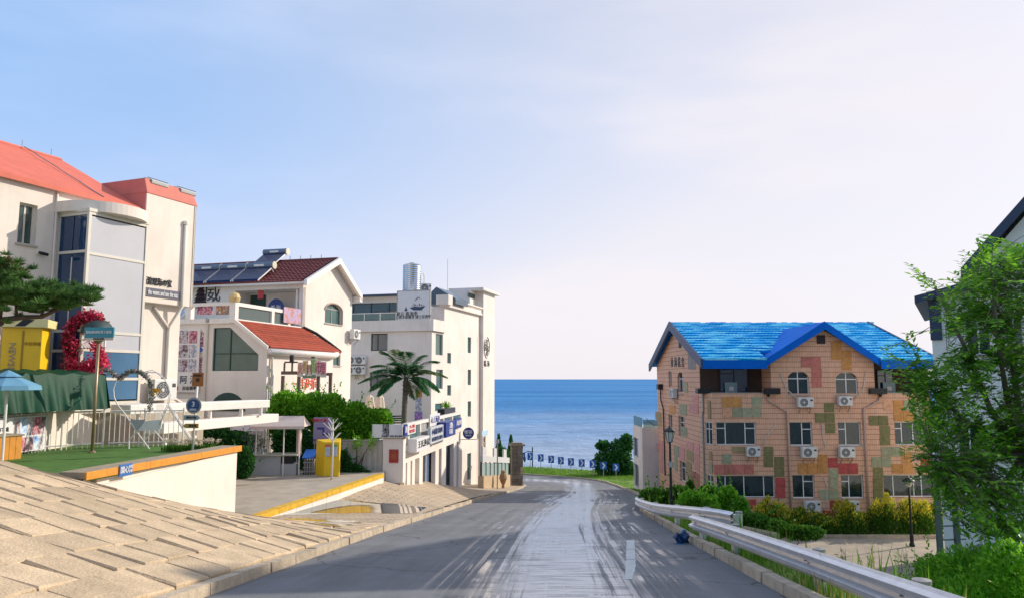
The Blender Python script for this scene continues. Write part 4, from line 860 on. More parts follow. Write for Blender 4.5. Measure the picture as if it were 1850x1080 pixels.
# ===== blue-roofed patchwork building (right) =====
def tilemat(name, rgb):
    m = mat(name, rgb, .7, .10, .8, streak=.10); t = m.node_tree; p = t.nodes['Principled BSDF']; k = t.links.new
    src = p.inputs['Base Color'].links[0].from_socket; tcn = nn(t, 'ShaderNodeTexCoord')
    sx = nn(t, 'ShaderNodeSeparateXYZ'); k(tcn.outputs['Object'], sx.inputs[0]); a = nn(t, 'ShaderNodeMath', operation='ADD'); k(sx.outputs['X'], a.inputs[0]); k(sx.outputs['Y'], a.inputs[1])
    cb = nn(t, 'ShaderNodeCombineXYZ'); k(a.outputs[0], cb.inputs[0]); k(sx.outputs['Z'], cb.inputs[1])
    b = nn(t, 'ShaderNodeTexBrick'); b.offset = 0; b.inputs['Scale'].default_value = 1; b.inputs['Brick Width'].default_value = .105; b.inputs['Row Height'].default_value = .29; b.inputs['Mortar Size'].default_value = .009
    b.inputs['Color1'].default_value = (1,1,1,1); b.inputs['Color2'].default_value = (.88,.87,.86,1); b.inputs['Mortar'].default_value = (.66,.60,.58,1); k(cb.outputs[0], b.inputs['Vector'])
    b2 = nn(t, 'ShaderNodeTexBrick'); b2.offset = 0; b2.inputs['Scale'].default_value = 1; b2.inputs['Brick Width'].default_value = 50; b2.inputs['Row Height'].default_value = .29; b2.inputs['Mortar Size'].default_value = .016
    b2.inputs['Color1'].default_value = b2.inputs['Color2'].default_value = (1,1,1,1); b2.inputs['Mortar'].default_value = (.54,.46,.44,1); k(cb.outputs[0], b2.inputs['Vector'])
    mm = nn(t, 'ShaderNodeMix', data_type='RGBA', blend_type='MULTIPLY'); mm.inputs[0].default_value = 1; k(b.outputs['Color'], mm.inputs[6]); k(b2.outputs['Color'], mm.inputs[7])
    m2 = nn(t, 'ShaderNodeMix', data_type='RGBA', blend_type='MULTIPLY'); m2.inputs[0].default_value = 1; k(src, m2.inputs[6]); k(mm.outputs[2], m2.inputs[7]); k(m2.outputs[2], p.inputs['Base Color'])
    bp = nn(t, 'ShaderNodeBump'); bp.inputs['Strength'].default_value = .5; bp.inputs['Distance'].default_value = .01; k(b2.outputs['Color'], bp.inputs['Height']); k(bp.outputs[0], p.inputs['Normal'])
    return m
PEACH = tilemat('peach_tiles', (.82,.475,.315))
HB = Frame(0, 42, -8.6, 0)
hb = thing('patchwork_building', 'peach tiled building with bright blue roof and patchwork of coloured wall panels', 'building', (0,42,-8.6), 0)
Xs = 11.05; Xc = HB.fy(1287,780)[0]; Xr = 23.6; YB = 14.4; ych = .6
zPar = HB.fy(1340,710)[1]; zEa = HB.fy(1330,657,-.6)[1]; zRi = HB.fx(1221,586,Xs-.4)[1]; xm0 = HB.fy(1393,690)[0]; xm1 = HB.fy(1580,690)[0]; zAp = HB.fy(1487,592,0)[1]
W2 = dict(archL=(1423.4,670,1462,711.7), archR=(1510,671.6,1549.7,711.7), r2a=(1426.7,761,1467.8,804), r2b=(1514.4,761,1555.5,804), r2R=(1616.7,761,1685.5,803), r2L=(1294,761.4,1366,803), r1a=(1432,856.7,1472,899), r1b=(1520,856.7,1560.4,899), r1R=(1596.7,857,1690,897), r1L=(1294.6,858,1400,898))
W2 = {k: HB.ry(*v) for k, v in W2.items()}
B = MB(); wall(B, 'y', 0, Xc, Xr, -1, zPar, [W2[k] for k in W2 if k not in ('archL','archR')], .2)
wall(B, 'y', 0, xm0, xm1, zPar, zEa+.3, [W2['archL'], W2['archR']], .2)
B.add([(xm0,0,zEa+.3),(xm1,0,zEa+.3),((xm0+xm1)/2,0,zAp)], [(0,1,2)])
for x in (xm0, xm1): B.add([(x,0,zPar),(x,1.9,zPar),(x,1.9,zEa+.6),(x,0,zEa+.6)], [(0,1,2,3)])
# chamfered corner
ch = [(Xs, ych), (Xc, 0)]
for (z0, z1) in ((-1, W2['r1L'][2]), (W2['r1L'][3], W2['r2L'][2]), (W2['r2L'][3], zPar)): B.add([(Xs,ych,z0),(Xc,0,z0),(Xc,0,z1),(Xs,ych,z1)], [(0,1,2,3)])
sw = {k: HB.rx(*v, Xs) for k, v in dict(arch=(1224,671.6,1234.5,709.7), slit=(1208,670,1213.5,698.5), r2=(1226,751,1237,788), r2s=(1208,748,1214.5,775), r1=(1228.5,833.7,1239.5,870), base=(1195.5,878.5,1200.5,891)).items()}
wall(B, '-x', Xs, ych, YB, -1, zPar, [sw[k] for k in ('r2','r2s','r1','base')], .2); wall(B, '-x', Xs, 1.6, YB, zPar, zEa+.35, [sw['arch'], sw['slit']], .2)
B.add([(Xs,1.6,zEa+.35),(Xs,YB,zEa+.35),(Xs,7.4,zRi)], [(0,1,2)])
B.add([(Xr,0,-1),(Xr,YB,-1),(Xr,YB,zEa+.3),(Xr,0,zEa+.3)], [(0,1,2,3)]); B.add([(Xr,0,zEa+.3),(Xr,YB,zEa+.3),(Xr,7.4,zRi)], [(0,1,2)]); B.add([(Xs,YB,-1),(Xr,YB,-1),(Xr,YB,zEa+.3),(Xs,YB,zEa+.3)], [(0,1,2,3)])
B.add([(Xs,1.6,zPar),(xm0,1.6,zPar),(xm0,1.6,zEa+.6),(Xs,1.6,zEa+.6)], [(0,1,2,3)]); B.add([(xm1,1.6,zPar),(Xr,1.6,zPar),(Xr,1.6,zEa+.6),(xm1,1.6,zEa+.6)], [(0,1,2,3)])
B.add([(Xs,ych,zPar-.9),(Xc,0,zPar-.9),(Xr,0,zPar-.9),(Xr,1.7,zPar-.9),(Xs,1.7,zPar-.9)], [(0,1,2,3,4)])
B.box(Xs+.02, xm0-.02, 1.45, 1.59, zPar-.8, zPar+.0)
B.build('wall', PEACH, hb)
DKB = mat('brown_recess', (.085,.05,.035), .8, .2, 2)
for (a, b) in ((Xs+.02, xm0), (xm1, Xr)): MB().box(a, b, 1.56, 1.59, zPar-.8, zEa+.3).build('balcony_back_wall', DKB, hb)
co = MB().box(Xc-.02, xm0, -.05, .12, zPar, zPar+.05).box(xm1, Xr, -.05, .12, zPar, zPar+.05); 
MB().box(Xc-.02, xm0-.005, -.05, .12, zPar+.001, zPar+.05).build('coping', MATS['sill_stone'], hb); MB().box(xm1+.005, Xr, -.05, .12, zPar+.001, zPar+.05).build('coping', MATS['sill_stone'], hb)
# arches
for key in ('archL', 'archR'):
    a0, a1, z0, z1 = W2[key]; r_ = (a1-a0)/2; cxm = (a0+a1)/2; hh = .42; sp = MB()
    for sg, ac in ((1,a0),(-1,a1)): sp.prism([(ac,-.001,z1)]+[(cxm-sg*r_*math.cos(k*math.pi/16), -.001, z1-hh*(1-math.sin(k*math.pi/16))) for k in range(9)], (0,.2,0))
    sp.build('arch_spandrel', PEACH, hb); w_ = window(hb, 'y', 0, W2[key], (0,.5,1), [(0,.68),(1,.68)], curtain=[(0,.42,CUR1),(.6,1,CUR1)] if key == 'archL' else [(0,.2,CUR3)])
a0, a1, z0, z1 = sw['arch']; r_ = (a1-a0)/2; cxm = (a0+a1)/2; sp = MB()
for sg, ac in ((1,a0),(-1,a1)): sp.prism([(Xs-.001,ac,z1)]+[(Xs-.001, cxm-sg*r_*math.cos(k*math.pi/16), z1-.45*(1-math.sin(k*math.pi/16))) for k in range(9)], (.2,0,0))
sp.build('arch_spandrel', PEACH, hb)
window(hb, '-x', Xs, sw['arch'], (0,.5,1), [(0,.68),(1,.68)], inset=.14)
window(hb, 'y', 0, W2['r2a'], (0,.57,1), [(1,.68)], curtain=[(0,.5,CUR1),(.6,1,CUR3)]); window(hb, 'y', 0, W2['r2b'], (0,.36,1), [(0,.68)], curtain=[(0,.4,CUR1)])
window(hb, 'y', 0, W2['r2R'], (0,.2,.5,.75,1), [(0,.7)], curtain=[(.22,.48,CUR1),(.5,.72,CUR2),(.8,1,CUR1)], sill=False); window(hb, 'y', 0, W2['r2L'], (0,.24,.74,1), [(0,.72),(2,.72)], curtain=[(.26,.45,CUR3),(.46,.72,CUR1)], sill=False)
window(hb, 'y', 0, W2['r1a'], (0,.52,1), [(1,.7)], curtain=[(0,.45,CUR1),(.62,1,CUR1)]); window(hb, 'y', 0, W2['r1b'], (0,.38,1), [(0,.7)], curtain=[(.45,1,CUR1)])
window(hb, 'y', 0, W2['r1R'], (0,.2,.52,.6,.75,1), [], curtain=[(0,.2,CUR1),(.75,1,CUR1)], sill=False); window(hb, 'y', 0, W2['r1L'], (0,.16,.48,.82,1), [], curtain=[(.0,.14,CUR3),(.36,.46,CUR1),(.84,1,CUR3)], sill=False)
for k in ('slit','r2','r2s','r1','base'): window(hb, '-x', Xs, sw[k], (0,.5,1) if k in ('r2','r1') else (0,1), [(0,.68),(1,.68)] if k in ('r2','r1') else [], inset=.14, sill=False)
# corner panes of the two bays
for key in ('r1L', 'r2L'):
    z0, z1 = W2[key][2], W2[key][3]; fr = MB(); d = Vector((Xc-Xs, -ych, 0))
    A = Vector((Xs+.04, ych+.02, 0))
    for f in (0.02,.5,.97):
        q = A+d*f; fr.tube([(q.x,q.y,z0),(q.x,q.y,z1)], .035, 4)
    for z in (z0+.03, z1-.03, z0+(z1-z0)*.68): fr.tube([(A.x,A.y,z),(A.x+d.x,A.y+d.y,z)], .03, 4)
    o = fr.build('corner_window', MATS['window_white'], hb)
    for f0, f1 in ((.04,.48),(.52,.95)):
        p, q = A+d*f0, A+d*f1; MB().prism([(p.x,p.y,z0+.05),(q.x,q.y,z0+.05),(q.x,q.y,z1-.05),(p.x,p.y,z1-.05)], (.006,.006,0)).build('pane', MATS['pane_glass'], o)
    MB().prism([(Xs+.4,ych+.5,z0),(Xc+.3,.5,z0),(Xc+.3,.5,z1),(Xs+.4,ych+.5,z1)], (.01,.01,0)).build('room_backing', MATS['room_dark'], o)
for key, (x0,y0,x1,y1) in (('L',(1300,664,1351,716)), ('R',(1584.3,668,1614,716))):
    r_ = HB.ry(x0,y0,x1,y1,1.5); window(hb, 'y', 1.5, (r_[0], r_[1], zPar-.8, r_[3]), (0,.5,1), [(0,.85)], fr=mat('navy_frame', (.02,.03,.05), .5), gl=glass('navy_pane', (.02,.05,.11), .15), inset=-.06, sill=False, name='balcony_door')
    b0 = r_[0]+.25; MB().box(b0, b0+.72, 1.30, 1.34, zPar-.05, zPar+.62).build('notice_board', mat('pale_teal_board', (.28,.40,.42), .5, .2, 6), hb); MB().box(b0+.25, b0+.5, 1.285, 1.296, zPar+.15, zPar+.38).build('notice_sheet', WPAINT, hb)
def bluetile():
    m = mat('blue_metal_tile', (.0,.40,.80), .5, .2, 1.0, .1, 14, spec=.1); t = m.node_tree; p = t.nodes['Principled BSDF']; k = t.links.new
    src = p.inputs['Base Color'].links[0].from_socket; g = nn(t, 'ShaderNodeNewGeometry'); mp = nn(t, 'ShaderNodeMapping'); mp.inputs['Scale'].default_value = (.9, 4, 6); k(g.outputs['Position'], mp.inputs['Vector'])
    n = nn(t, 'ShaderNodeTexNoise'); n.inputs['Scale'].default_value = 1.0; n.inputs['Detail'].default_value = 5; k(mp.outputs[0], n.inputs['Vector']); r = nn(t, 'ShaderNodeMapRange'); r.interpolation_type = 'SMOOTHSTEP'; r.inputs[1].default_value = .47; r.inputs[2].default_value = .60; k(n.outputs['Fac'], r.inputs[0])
    x = nn(t, 'ShaderNodeMix', data_type='RGBA'); k(r.outputs[0], x.inputs[0]); k(src, x.inputs[6]); x.inputs[7].default_value = (.28,.80,.95,1); k(x.outputs[2], p.inputs['Base Color']); return m  # cyan streaks put the sunlit highlights of the tile rows into the colour
# blue roof: decking, courses, fascias, bargeboards
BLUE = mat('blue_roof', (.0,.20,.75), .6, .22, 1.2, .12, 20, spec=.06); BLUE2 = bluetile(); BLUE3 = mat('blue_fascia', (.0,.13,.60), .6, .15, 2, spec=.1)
xo0, xo1 = Xs-.45, Xr+.35; ye0 = -.65; ye1 = YB+.65; yr = 7.4; ze = zEa+.10; zr2 = zRi+.08
xg = (xm0+xm1)/2; g0 = HB.fy(1384,650,-.5); g1 = HB.fy(1588,650,-.5); zg = HB.fy(1487,581,-.5)[1]; ybk = 6.4; hg = ((g0[1]+g1[1])/2)
zm_ = lambda y: ze+(zr2-ze)*(y-ye0)/(yr-ye0)        # height of the main slope
rf = slab((xo0,ye0,ze),(g0[0],ye0,ze),(g0[0],yr,zr2),(xo0,yr,zr2), .12, 'roof', BLUE, hb); slab((xo0,yr,zr2),(xo1,yr,zr2),(xo1,ye1,ze),(xo0,ye1,ze), .12, 'rear_slope', BLUE, rf)
slab((g1[0],ye0,ze),(xo1,ye0,ze),(xo1,yr,zr2),(g1[0],yr,zr2), .12, 'front_slope', BLUE, rf); slab((g0[0],.9,zm_(.9)),(g1[0],.9,zm_(.9)),(g1[0],yr,zr2),(g0[0],yr,zr2), .12, 'front_slope', BLUE, rf)
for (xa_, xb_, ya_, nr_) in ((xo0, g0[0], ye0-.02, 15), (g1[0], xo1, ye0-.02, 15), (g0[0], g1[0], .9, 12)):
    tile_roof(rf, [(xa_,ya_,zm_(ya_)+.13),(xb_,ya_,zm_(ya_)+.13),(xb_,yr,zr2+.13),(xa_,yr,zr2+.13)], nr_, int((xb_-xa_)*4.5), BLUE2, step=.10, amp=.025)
rg = random.Random(5)
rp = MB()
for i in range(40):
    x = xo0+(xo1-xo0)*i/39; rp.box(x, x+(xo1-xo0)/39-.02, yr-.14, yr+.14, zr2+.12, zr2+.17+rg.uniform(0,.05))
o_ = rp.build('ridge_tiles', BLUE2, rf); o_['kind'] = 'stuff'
MB().box(xo0-.02, g0[0], ye0-.08, ye0-.03, ze-.36, ze+.10).build('fascia', BLUE3, rf); MB().box(g1[0], xo1+.02, ye0-.08, ye0-.03, ze-.36, ze+.10).build('fascia', BLUE3, rf)
for x in (xo0, xo1):
    bb_ = MB().hexa([(x-.06,ye0-.09,ze-.34),(x+.06,ye0-.09,ze-.34),(x+.06,yr,zr2-.30),(x-.06,yr,zr2-.30),(x-.06,ye0-.09,ze+.2),(x+.06,ye0-.09,ze+.2),(x+.06,yr,zr2+.26),(x-.06,yr,zr2+.26)]); bb_.hexa([(x-.06,yr,zr2-.30),(x+.06,yr,zr2-.30),(x+.06,ye1,ze-.34),(x-.06,ye1,ze-.34),(x-.06,yr,zr2+.26),(x+.06,yr,zr2+.26),(x+.06,ye1,ze+.2),(x-.06,ye1,ze+.2)]); bb_.build('bargeboard', mat('navy_barge', (.02,.05,.13), .5), rf)
# cross gable
for (xe, nm) in ((g0[0], 'gable_slope'), (g1[0], 'gable_slope')):
    slab((xe,-.55,hg-.02),(xg,-.55,zg-.12),(xg,ybk,zg-.12),(xe,ybk*.3,hg-.02), .13, nm, BLUE, rf)
    MB().hexa([(xe,-.62,hg-.32),(xg,-.62,zg-.42),(xg,-.55,zg-.42),(xe,-.55,hg-.32),(xe,-.62,hg+.1),(xg,-.62,zg+.03),(xg,-.55,zg+.03),(xe,-.55,hg+.1)]).build('gable_bargeboard', BLUE3, rf)
a = HB.ry(1475.4,605,1490.6,620.5); MB().box(a[0], a[1], -.03, .0, a[2], a[3]).build('gable_vent', mat('vent_dark', (.03,.02,.03), .7), hb)
a = HB.rx(1226.5,613,1231,628,Xs); MB().box(Xs-.02, Xs, a[0], a[1], a[2], a[3]).build('gable_vent', MATS['vent_dark'], hb)
# patchwork panels
def pm(n, c): return mat('panel_'+n, c, .75, .36, 5, .4, 14, island=.10, streak=.2, grain=.2)
PC = dict(o=pm('ochre', (.64,.30,.09)), g=pm('sage', (.37,.37,.23)), s=pm('salmon', (.72,.38,.22)), r=pm('red', (.52,.085,.08)), k=pm('rose', (.58,.19,.15)), d=pm('olive', (.22,.20,.08)), t=pm('tan', (.42,.31,.16)), b=pm('brick', (.38,.07,.05)), p=pm('pink', (.72,.33,.29)))
def strip(c, x0, y0, x1, y1, nx=1, ny=1):
    for i in range(nx):
        for j in range(ny): PANELS.append((c, x0+(x1-x0)*i/nx, y0+(y1-y0)*j/ny, x0+(x1-x0)*(i+1)/nx, y0+(y1-y0)*(j+1)/ny))
PANELS = []
for a in (('o',1304,716,1340,735,2,1),('g',1358,716,1376,735),('g',1323,736,1376,753,3,1),('s',1305,736,1323,753),('g',1304,819,1322,837),('t',1322,806,1347,818),('k',1290,838,1362,856,4,1),('d',1379.5,805.6,1397,843,1,2),('d',1399,824,1417,861,1,2),('r',1401,862,1419,899,1,2),('r',1347.5,901,1366,919),
 ('k',1447,644,1483,663,2,1),('k',1466,663.5,1484.5,698.5,1,2),('o',1501,615,1520,649.6,1,2),('o',1520.5,632,1538.5,668,1,2),('d',1488.6,726.6,1507,744),('d',1472,745,1508,763,2,1),('d',1491,763.5,1509,782),('d',1569,750,1604.7,768,2,1),('d',1589,768.5,1608,804,1,2),('s',1595,722,1613,741),('o',1613.5,722,1632,741),('o',1614,741.5,1650,760,2,1),('g',1632.5,722,1668,741,2,1),('g',1650.5,741.5,1667,760),
 ('o',1441,835.5,1476.7,855.5,2,1),('o',1477,820,1495,854.5,1,2),('r',1495.5,826,1513,844.4),('r',1513.5,836,1550,855.5,2,1),('g',1497,845.5,1514.4,882,1,2),('g',1479.5,883,1515.5,902,2,1),('b',1499,903,1518,920),('b',1487,921,1507,940),('g',1591.5,806,1628,824,2,1),('g',1574.4,824.4,1610,843,2,1),('d',1577,843.5,1595.5,919,1,4),('o',1610.5,836.7,1650,854.4,2,1),('o',1629,816.7,1646.7,836),('b',1663,818,1680,853,1,2),('o',1672,911,1687,929),('b',1574,920,1589,935)): strip(*a)
for c, x0, y0, x1, y1 in PANELS:
    r_ = HB.ry(x0, y0, x1, y1); MB().box(r_[0]+.008, r_[1]-.008, -.03, -.001, r_[2]+.008, r_[3]-.008).build('panel', PC[c], hb, bevel=.004)
for c, x0, y0, x1, y1 in (('g',1228,729,1241,749),('g',1230,770,1241.6,786),('t',1184.5,743,1195,758),('t',1190,759,1195,770),('p',1245,728,1262,747),('p',1252,712,1262,727),('o',1209.4,731,1220,747),('p',1192,795,1198,852),('p',1186,800,1191,812),('g',1217.6,804,1226.7,822),('g',1219,823,1224,850),('p',1228,806,1237,831),('p',1240,797,1253,812),('p',1255,800,1264,822),('t',1241,813,1253,832),('t',1240,834,1250,852),('k',1250,852,1264,872),('k',1254,873,1264,893),('t',1243,853,1249,868),('p',1256,824,1264,850),('g',1237,690,1243,709)):
    r_ = HB.rx(x0, y0, x1, y1, Xs); MB().box(Xs-.03, Xs-.001, r_[0]+.01, r_[1]-.01, r_[2]+.01, r_[3]-.01).build('panel', PC[c], hb, bevel=.004)
for c, z0, z1 in (('t',W2['r2L'][3]+.15,W2['r2L'][3]+1.2),('g',W2['r1L'][3]+.1,W2['r1L'][3]+.75),('t',W2['r1L'][3]+.85,W2['r1L'][3]+1.3)):
    p, q = Vector((Xs+.08,ych-.08,0)), Vector((Xc-.05,.05,0)); MB().prism([(p.x-.02,p.y-.02,z0),(q.x-.02,q.y-.02,z0),(q.x-.02,q.y-.02,z1),(p.x-.02,p.y-.02,z1)], (.015,.02,0)).build('panel', PC[c], hb)
for i, chh in enumerate('香海花舍'):
    y, z = HB.fx(1214.5+6.5*i, 655, Xs); text(chh, .72, mat('blue_green_lettering', (.012,.05,.07), .5), hb, (Xs-.03, y, z), '-x', sx=1.1)
for i in range(6):
    y, z = HB.fx(1244+2.4*i, 652, Xs); MB().box(Xs-.02, Xs-.002, y-.1, y+.1, z-.5, z+.55).build('grey_slat', mat('grey_slat', (.28,.29,.3), .6, .2, 4), hb)
# downpipes and hoppers
PIPE = mat('pink_pipe', (.52,.36,.29), .6, .12, 4)
for pts, xb_ in (([(1387.6,712),(1387,722),(1422,743)], 1425), ([(1589.4,714),(1588.4,723),(1560.5,738)], 1565)):
    q = [HB.fy(*p, -.09) for p in pts]; xx = q[-1][0]; MB().tube([(a, -.09, b) for a, b in q]+[(xx, -.09, -.3)], .055, 8).build('downpipe', PIPE, hb, smooth=True)
for (x0,y0,x1,y1) in ((1380,700.5,1408,711),(1570,700.5,1600,711)):
    r_ = HB.ry(x0,y0,x1,y1,-.1); MB().box(r_[0], r_[1], -.28, -.06, r_[2], r_[3]).build('hopper', BLACK, hb); MB().lathe([(.06,-.15),(.11,0)], 8, (HB.fy(1387.6 if x0 < 1500 else 1589.4, 705, -.1)[0], -.15, r_[2])).build('hopper_outlet', BLACK, hb)
y, z = HB.fx(1196,698,Xs); MB().box(Xs-.35, Xs-.02, y-.35, y+.35, z-.2, z+.2).build('hopper', BLACK, hb); MB().tube([(Xs-.15,y-.2,z-.2),(Xs-.15,y-.2,z-.9),(Xs-.1,y-.8,z-1.6),(Xs-.08,y-.8,z-6.3)], .05, 6).build('downpipe', BLACK, hb)
y, z = HB.fx(1262,703,Xs); MB().box(Xs-.45, Xs+.35, ych-.3, ych+.3, zPar-.02, zPar+.28).build('hopper', BLACK, hb); MB().tube([(Xs-.06,ych+.15,zPar),(Xs-.06,ych+.15,zPar-1.0),(Xs-.06,ych+.35,zPar-1.3),(Xs-.06,ych+.3,-.2)], .05, 6).build('downpipe', GREYM, hb)
for (pts) in ([(1485,765),(1487,790),(1492,806),(1476,816)],[(1489,862),(1494,878),(1494,915),(1484,922)],[(1400,768),(1384,790),(1377,806)],[(1564,670),(1560,700),(1543,722)],[(1410,674),(1420,700),(1436,716),(1442,724)]):
    MB().tube([(HB.fy(*p,-.04)[0], -.04, HB.fy(*p,-.04)[1]) for p in pts], .025, 6).build('hose', FRAMEC, hb, smooth=True)
for (x0,y0,x1,y1,l) in ((1442,717,1470,735,'white air conditioner unit below the arched window beside the rose panels'),(1516,715,1540,732,'white air conditioner unit below the arched window beside the ochre panels'),(1449,807,1476.7,826,'white air conditioner unit directly above the ochre panels'),(1517.8,807,1545,826,'white air conditioner unit directly above the red panels'),(1455,904.4,1483,924,'white air conditioner unit at ground level beside the brick red panels'),(1528,904,1553,923,'white air conditioner unit at ground level half behind the hedge'),(1349.5,806,1374,824,'white air conditioner unit between the wide bay window and the dark olive panels')):
    r_ = HB.ry(x0,y0,x1,y1,-.35); ac_unit(HB.world(((r_[0]+r_[1])/2, 0, r_[2])), 0, r_[1]-r_[0], r_[3]-r_[2], l, 'units on the patchwork building')
y, z = HB.fx(1223,718,Xs); ac_unit((Xs, 42+y, z-8.6), -90, .85, .6, 'white air conditioner unit below the arched window on the gable end', 'units on the patchwork building')

# ===== grey and navy house at the far right =====
GH = thing('gabled_house', 'tall pale grey house with steep navy bargeboards behind the leafy tree', 'building', (15.4,27,-8.2), -31)
G = Frame(15.4, 27, -8.2, -31); GREYW = mat('pale_grey_render', (.74,.72,.71), .85, .10, 1, .2, 40, streak=.12); NAVY = mat('navy_trim', (.015,.035,.085), .5, .15, 3)
q0 = G.fy(1757,497); q1 = G.fy(1850,392); slp = (q1[1]-q0[1])/(q1[0]-q0[0]); xe, ze_ = q0; xrd = xe+6.6; zrd = ze_+slp*6.6; zlo = G.fy(1700,524)[1]; xR2 = xrd*2-xe  # unseen ridge raised so the house throws a larger shadow on the road
B = MB(); wins = [G.ry(1745,560,1790,640), G.ry(1815,560,1850,640), G.ry(1730,760,1775,830), G.ry(1800,760,1850,830)]
wall(B, 'y', 0, 0, xR2+1, -1, zlo-.1, wins, .15); B.add([(xe,0,zlo-.1),(xR2,0,zlo-.1),(xR2,0,ze_),(xrd,0,zrd),(xe,0,ze_)], [(0,1,2,3,4)])
B.add([(0,0,-1),(0,9,-1),(0,9,zlo-.1),(0,0,zlo-.1)], [(0,1,2,3)]); B.add([(0,9,-1),(xR2,9,-1),(xR2,9,zlo),(0,9,zlo)], [(0,1,2,3)]); B.add([(xe,9,zlo-.1),(xR2,9,zlo-.1),(xR2,9,ze_),(xrd,9,zrd),(xe,9,ze_)], [(0,1,2,3,4)]); B.add([(xe,0,zlo-.1),(xe,9,zlo-.1),(xe,9,ze_),(xe,0,ze_)], [(0,1,2,3)])
B.add([(xR2+1,0,-1),(xR2+1,9,-1),(xR2+1,9,zlo),(xR2+1,0,zlo)], [(0,1,2,3)]); B.build('wall', GREYW, GH)
r0 = slab((xe-.35,-.5,ze_-.2),(xrd,-.5,zrd+.15),(xrd,9.4,zrd+.15),(xe-.35,9.4,ze_-.2), .42, 'roof', NAVY, GH); slab((xrd,-.5,zrd+.15),(xR2+.35,-.5,ze_-.2),(xR2+.35,9.4,ze_-.2),(xrd,9.4,zrd+.15), .42, 'rear_slope', NAVY, r0)
za = G.fy(1652,536,-.4); zb = G.fy(1760,506,-.4); slab((za[0],-.5,za[1]-.25),(zb[0],-.5,zb[1]-.25),(zb[0],9.3,zb[1]-.25),(za[0],9.3,za[1]-.25), .27, 'lean_to_roof', NAVY, GH)
MB().box(-.04,.34,-.05,-.001, G.fy(1690,614)[1], za[1]-.1).build('corner_panel', NAVY, GH)
for w_ in wins: window(GH, 'y', 0, w_, (0,.5,1), sill=True)
MB().box(xe-.05, xe+.15, -.06, 9.2, zlo-.1, ze_).build('verge_return', NAVY, GH)

# ===== small white house beyond the patchwork building =====
HS = Frame(9.94, 57, -9.0, 0); hs = thing('small_house', 'small two-storey white house with roof terrace past the peach gable end', 'building', (9.94,57,-9.0), 0)
zt5 = HS.fy(1170,772)[1]; sa = [HS.rx(1144.5,790,1153,824,0), HS.rx(1146,838,1154,879,0)]
B = MB(); wall(B, '-x', 0, 0, 4.2, -1, zt5, sa, .25); B.add([(0,0,-1),(6,0,-1),(6,0,zt5),(0,0,zt5)], [(0,1,2,3)]); B.add([(0,0,zt5),(6,0,zt5),(6,4.2,zt5),(0,4.2,zt5)], [(0,1,2,3)]); B.add([(0,4.2,-1),(6,4.2,-1),(6,4.2,zt5),(0,4.2,zt5)], [(0,1,2,3)]); B.build('wall', WHITE2, hs)
for r_ in sa: window(hs, '-x', 0, r_, (0,1), fr=GREYM, gl=glass('slate_pane', (.05,.08,.13), .2), sill=False)
gl_ = MB().box(.03,.05, .1, 4.1, zt5, zt5+.75).build('terrace_glass', glass('railing_glass', (.12,.24,.24), .55), hs); MB().box(.1,3,.05,.07,zt5,zt5+.6).build('terrace_glass', MATS['railing_glass'], hs)
rr = MB().tube([(.4,.3,zt5+.7),(.9,.2,zt5+.2),(1.4,.2,zt5+.2),(2.2,.2,zt5+.9)], .05, 6); rr.build('roof_rail', GREYM, hs)
MB().box(1.6,2.6,-.35,0,2.6,2.75).build('ledge', WHITE2, hs)

# ===== shops under the terrace (left kerb) =====
F5 = Frame(-4.57, 32, -4.9, 82.6)
sh = F5.thing('shop_row', 'low row of small shops with glazed fronts under a white railed terrace', 'shops')
xS = F5.fy(833,820)[0]; zt = F5.fy(780,790)[1]; zcap = F5.fy(790,752)[1]; zdk5 = zcap-1.05
piers = [(735,741),(744,749),(757,763),(786,792),(797,805),(819,824),(828,834)]
B = MB(); z5 = F5.fy(790,812)[1]
B.box(0, xS, 1.2, 1.4, -3, z5); B.box(0,.18,.02,4,-3,z5); B.box(xS-.15,xS,.02,4,-3,z5); B.box(0,xS,0,4,z5,zdk5)
B.build('wall', WHITE2, sh)
for (p0, p1) in piers:
    a, b = F5.fy(p0,840)[0], F5.fy(p1,840)[0]; MB().box(max(.19,a), b, -.02, .2, -3, z5-.003).build('pier', WHITE2, sh)
DSH = mat('shop_dark', (.02,.045,.06), .3, .3, 2, spec=.6)
for (p0, p1, m) in ((741.5,744,DSH),(749.5,757,WPAINT),(763.5,770,mat('shop_pale', (.30,.34,.40), .3, .2, 3)),(770.5,777,DSH),(777.5,785.5,mat('shop_blue', (.10,.15,.27), .3, .2, 3)),(792.5,796.5,DSH),(805.5,818.5,mat('shop_teal', (.015,.06,.10), .25, .2, 3)),(824.5,827.5,MATS['shop_blue'])):
    a, b = F5.fy(p0,840)[0], F5.fy(p1,840)[0]; MB().box(a, b, .28, .33, -3, z5-.003).build('shop_window', m, sh)
    MB().box(a, a+.06, .22, .28, -3, z5-.003).build('mullion', MATS['window_white'], sh)
# terrace railing along the road
MB().box(0, xS, -.06, .16, zcap-.14, zcap).build('terrace_rail', WPAINT, sh); MB().box(0, xS, -.05, .15, zdk5-.1, zdk5+.12).build('terrace_kerb', WHITE2, sh)
for px in (737,758,776,800,816,831):
    x = F5.fy(px,765)[0]; MB().box(x-.09, x+.09, -.055, .155, zdk5+.12, zcap-.14).build('rail_post', WPAINT, sh)
for (p0,p1,m) in ((760,775,mat('grey_panel', (.33,.34,.35), .6)),(778,798,MATS['railing_glass']),(802,814,MATS['railing_glass']),(818,830,MATS['railing_glass']),(740,756,MATS['railing_glass'])):
    MB().box(F5.fy(p0,765)[0]+.1, F5.fy(p1,765)[0]-.1, .03, .05, zdk5+.14, zcap-.16).build('rail_panel', m, sh)
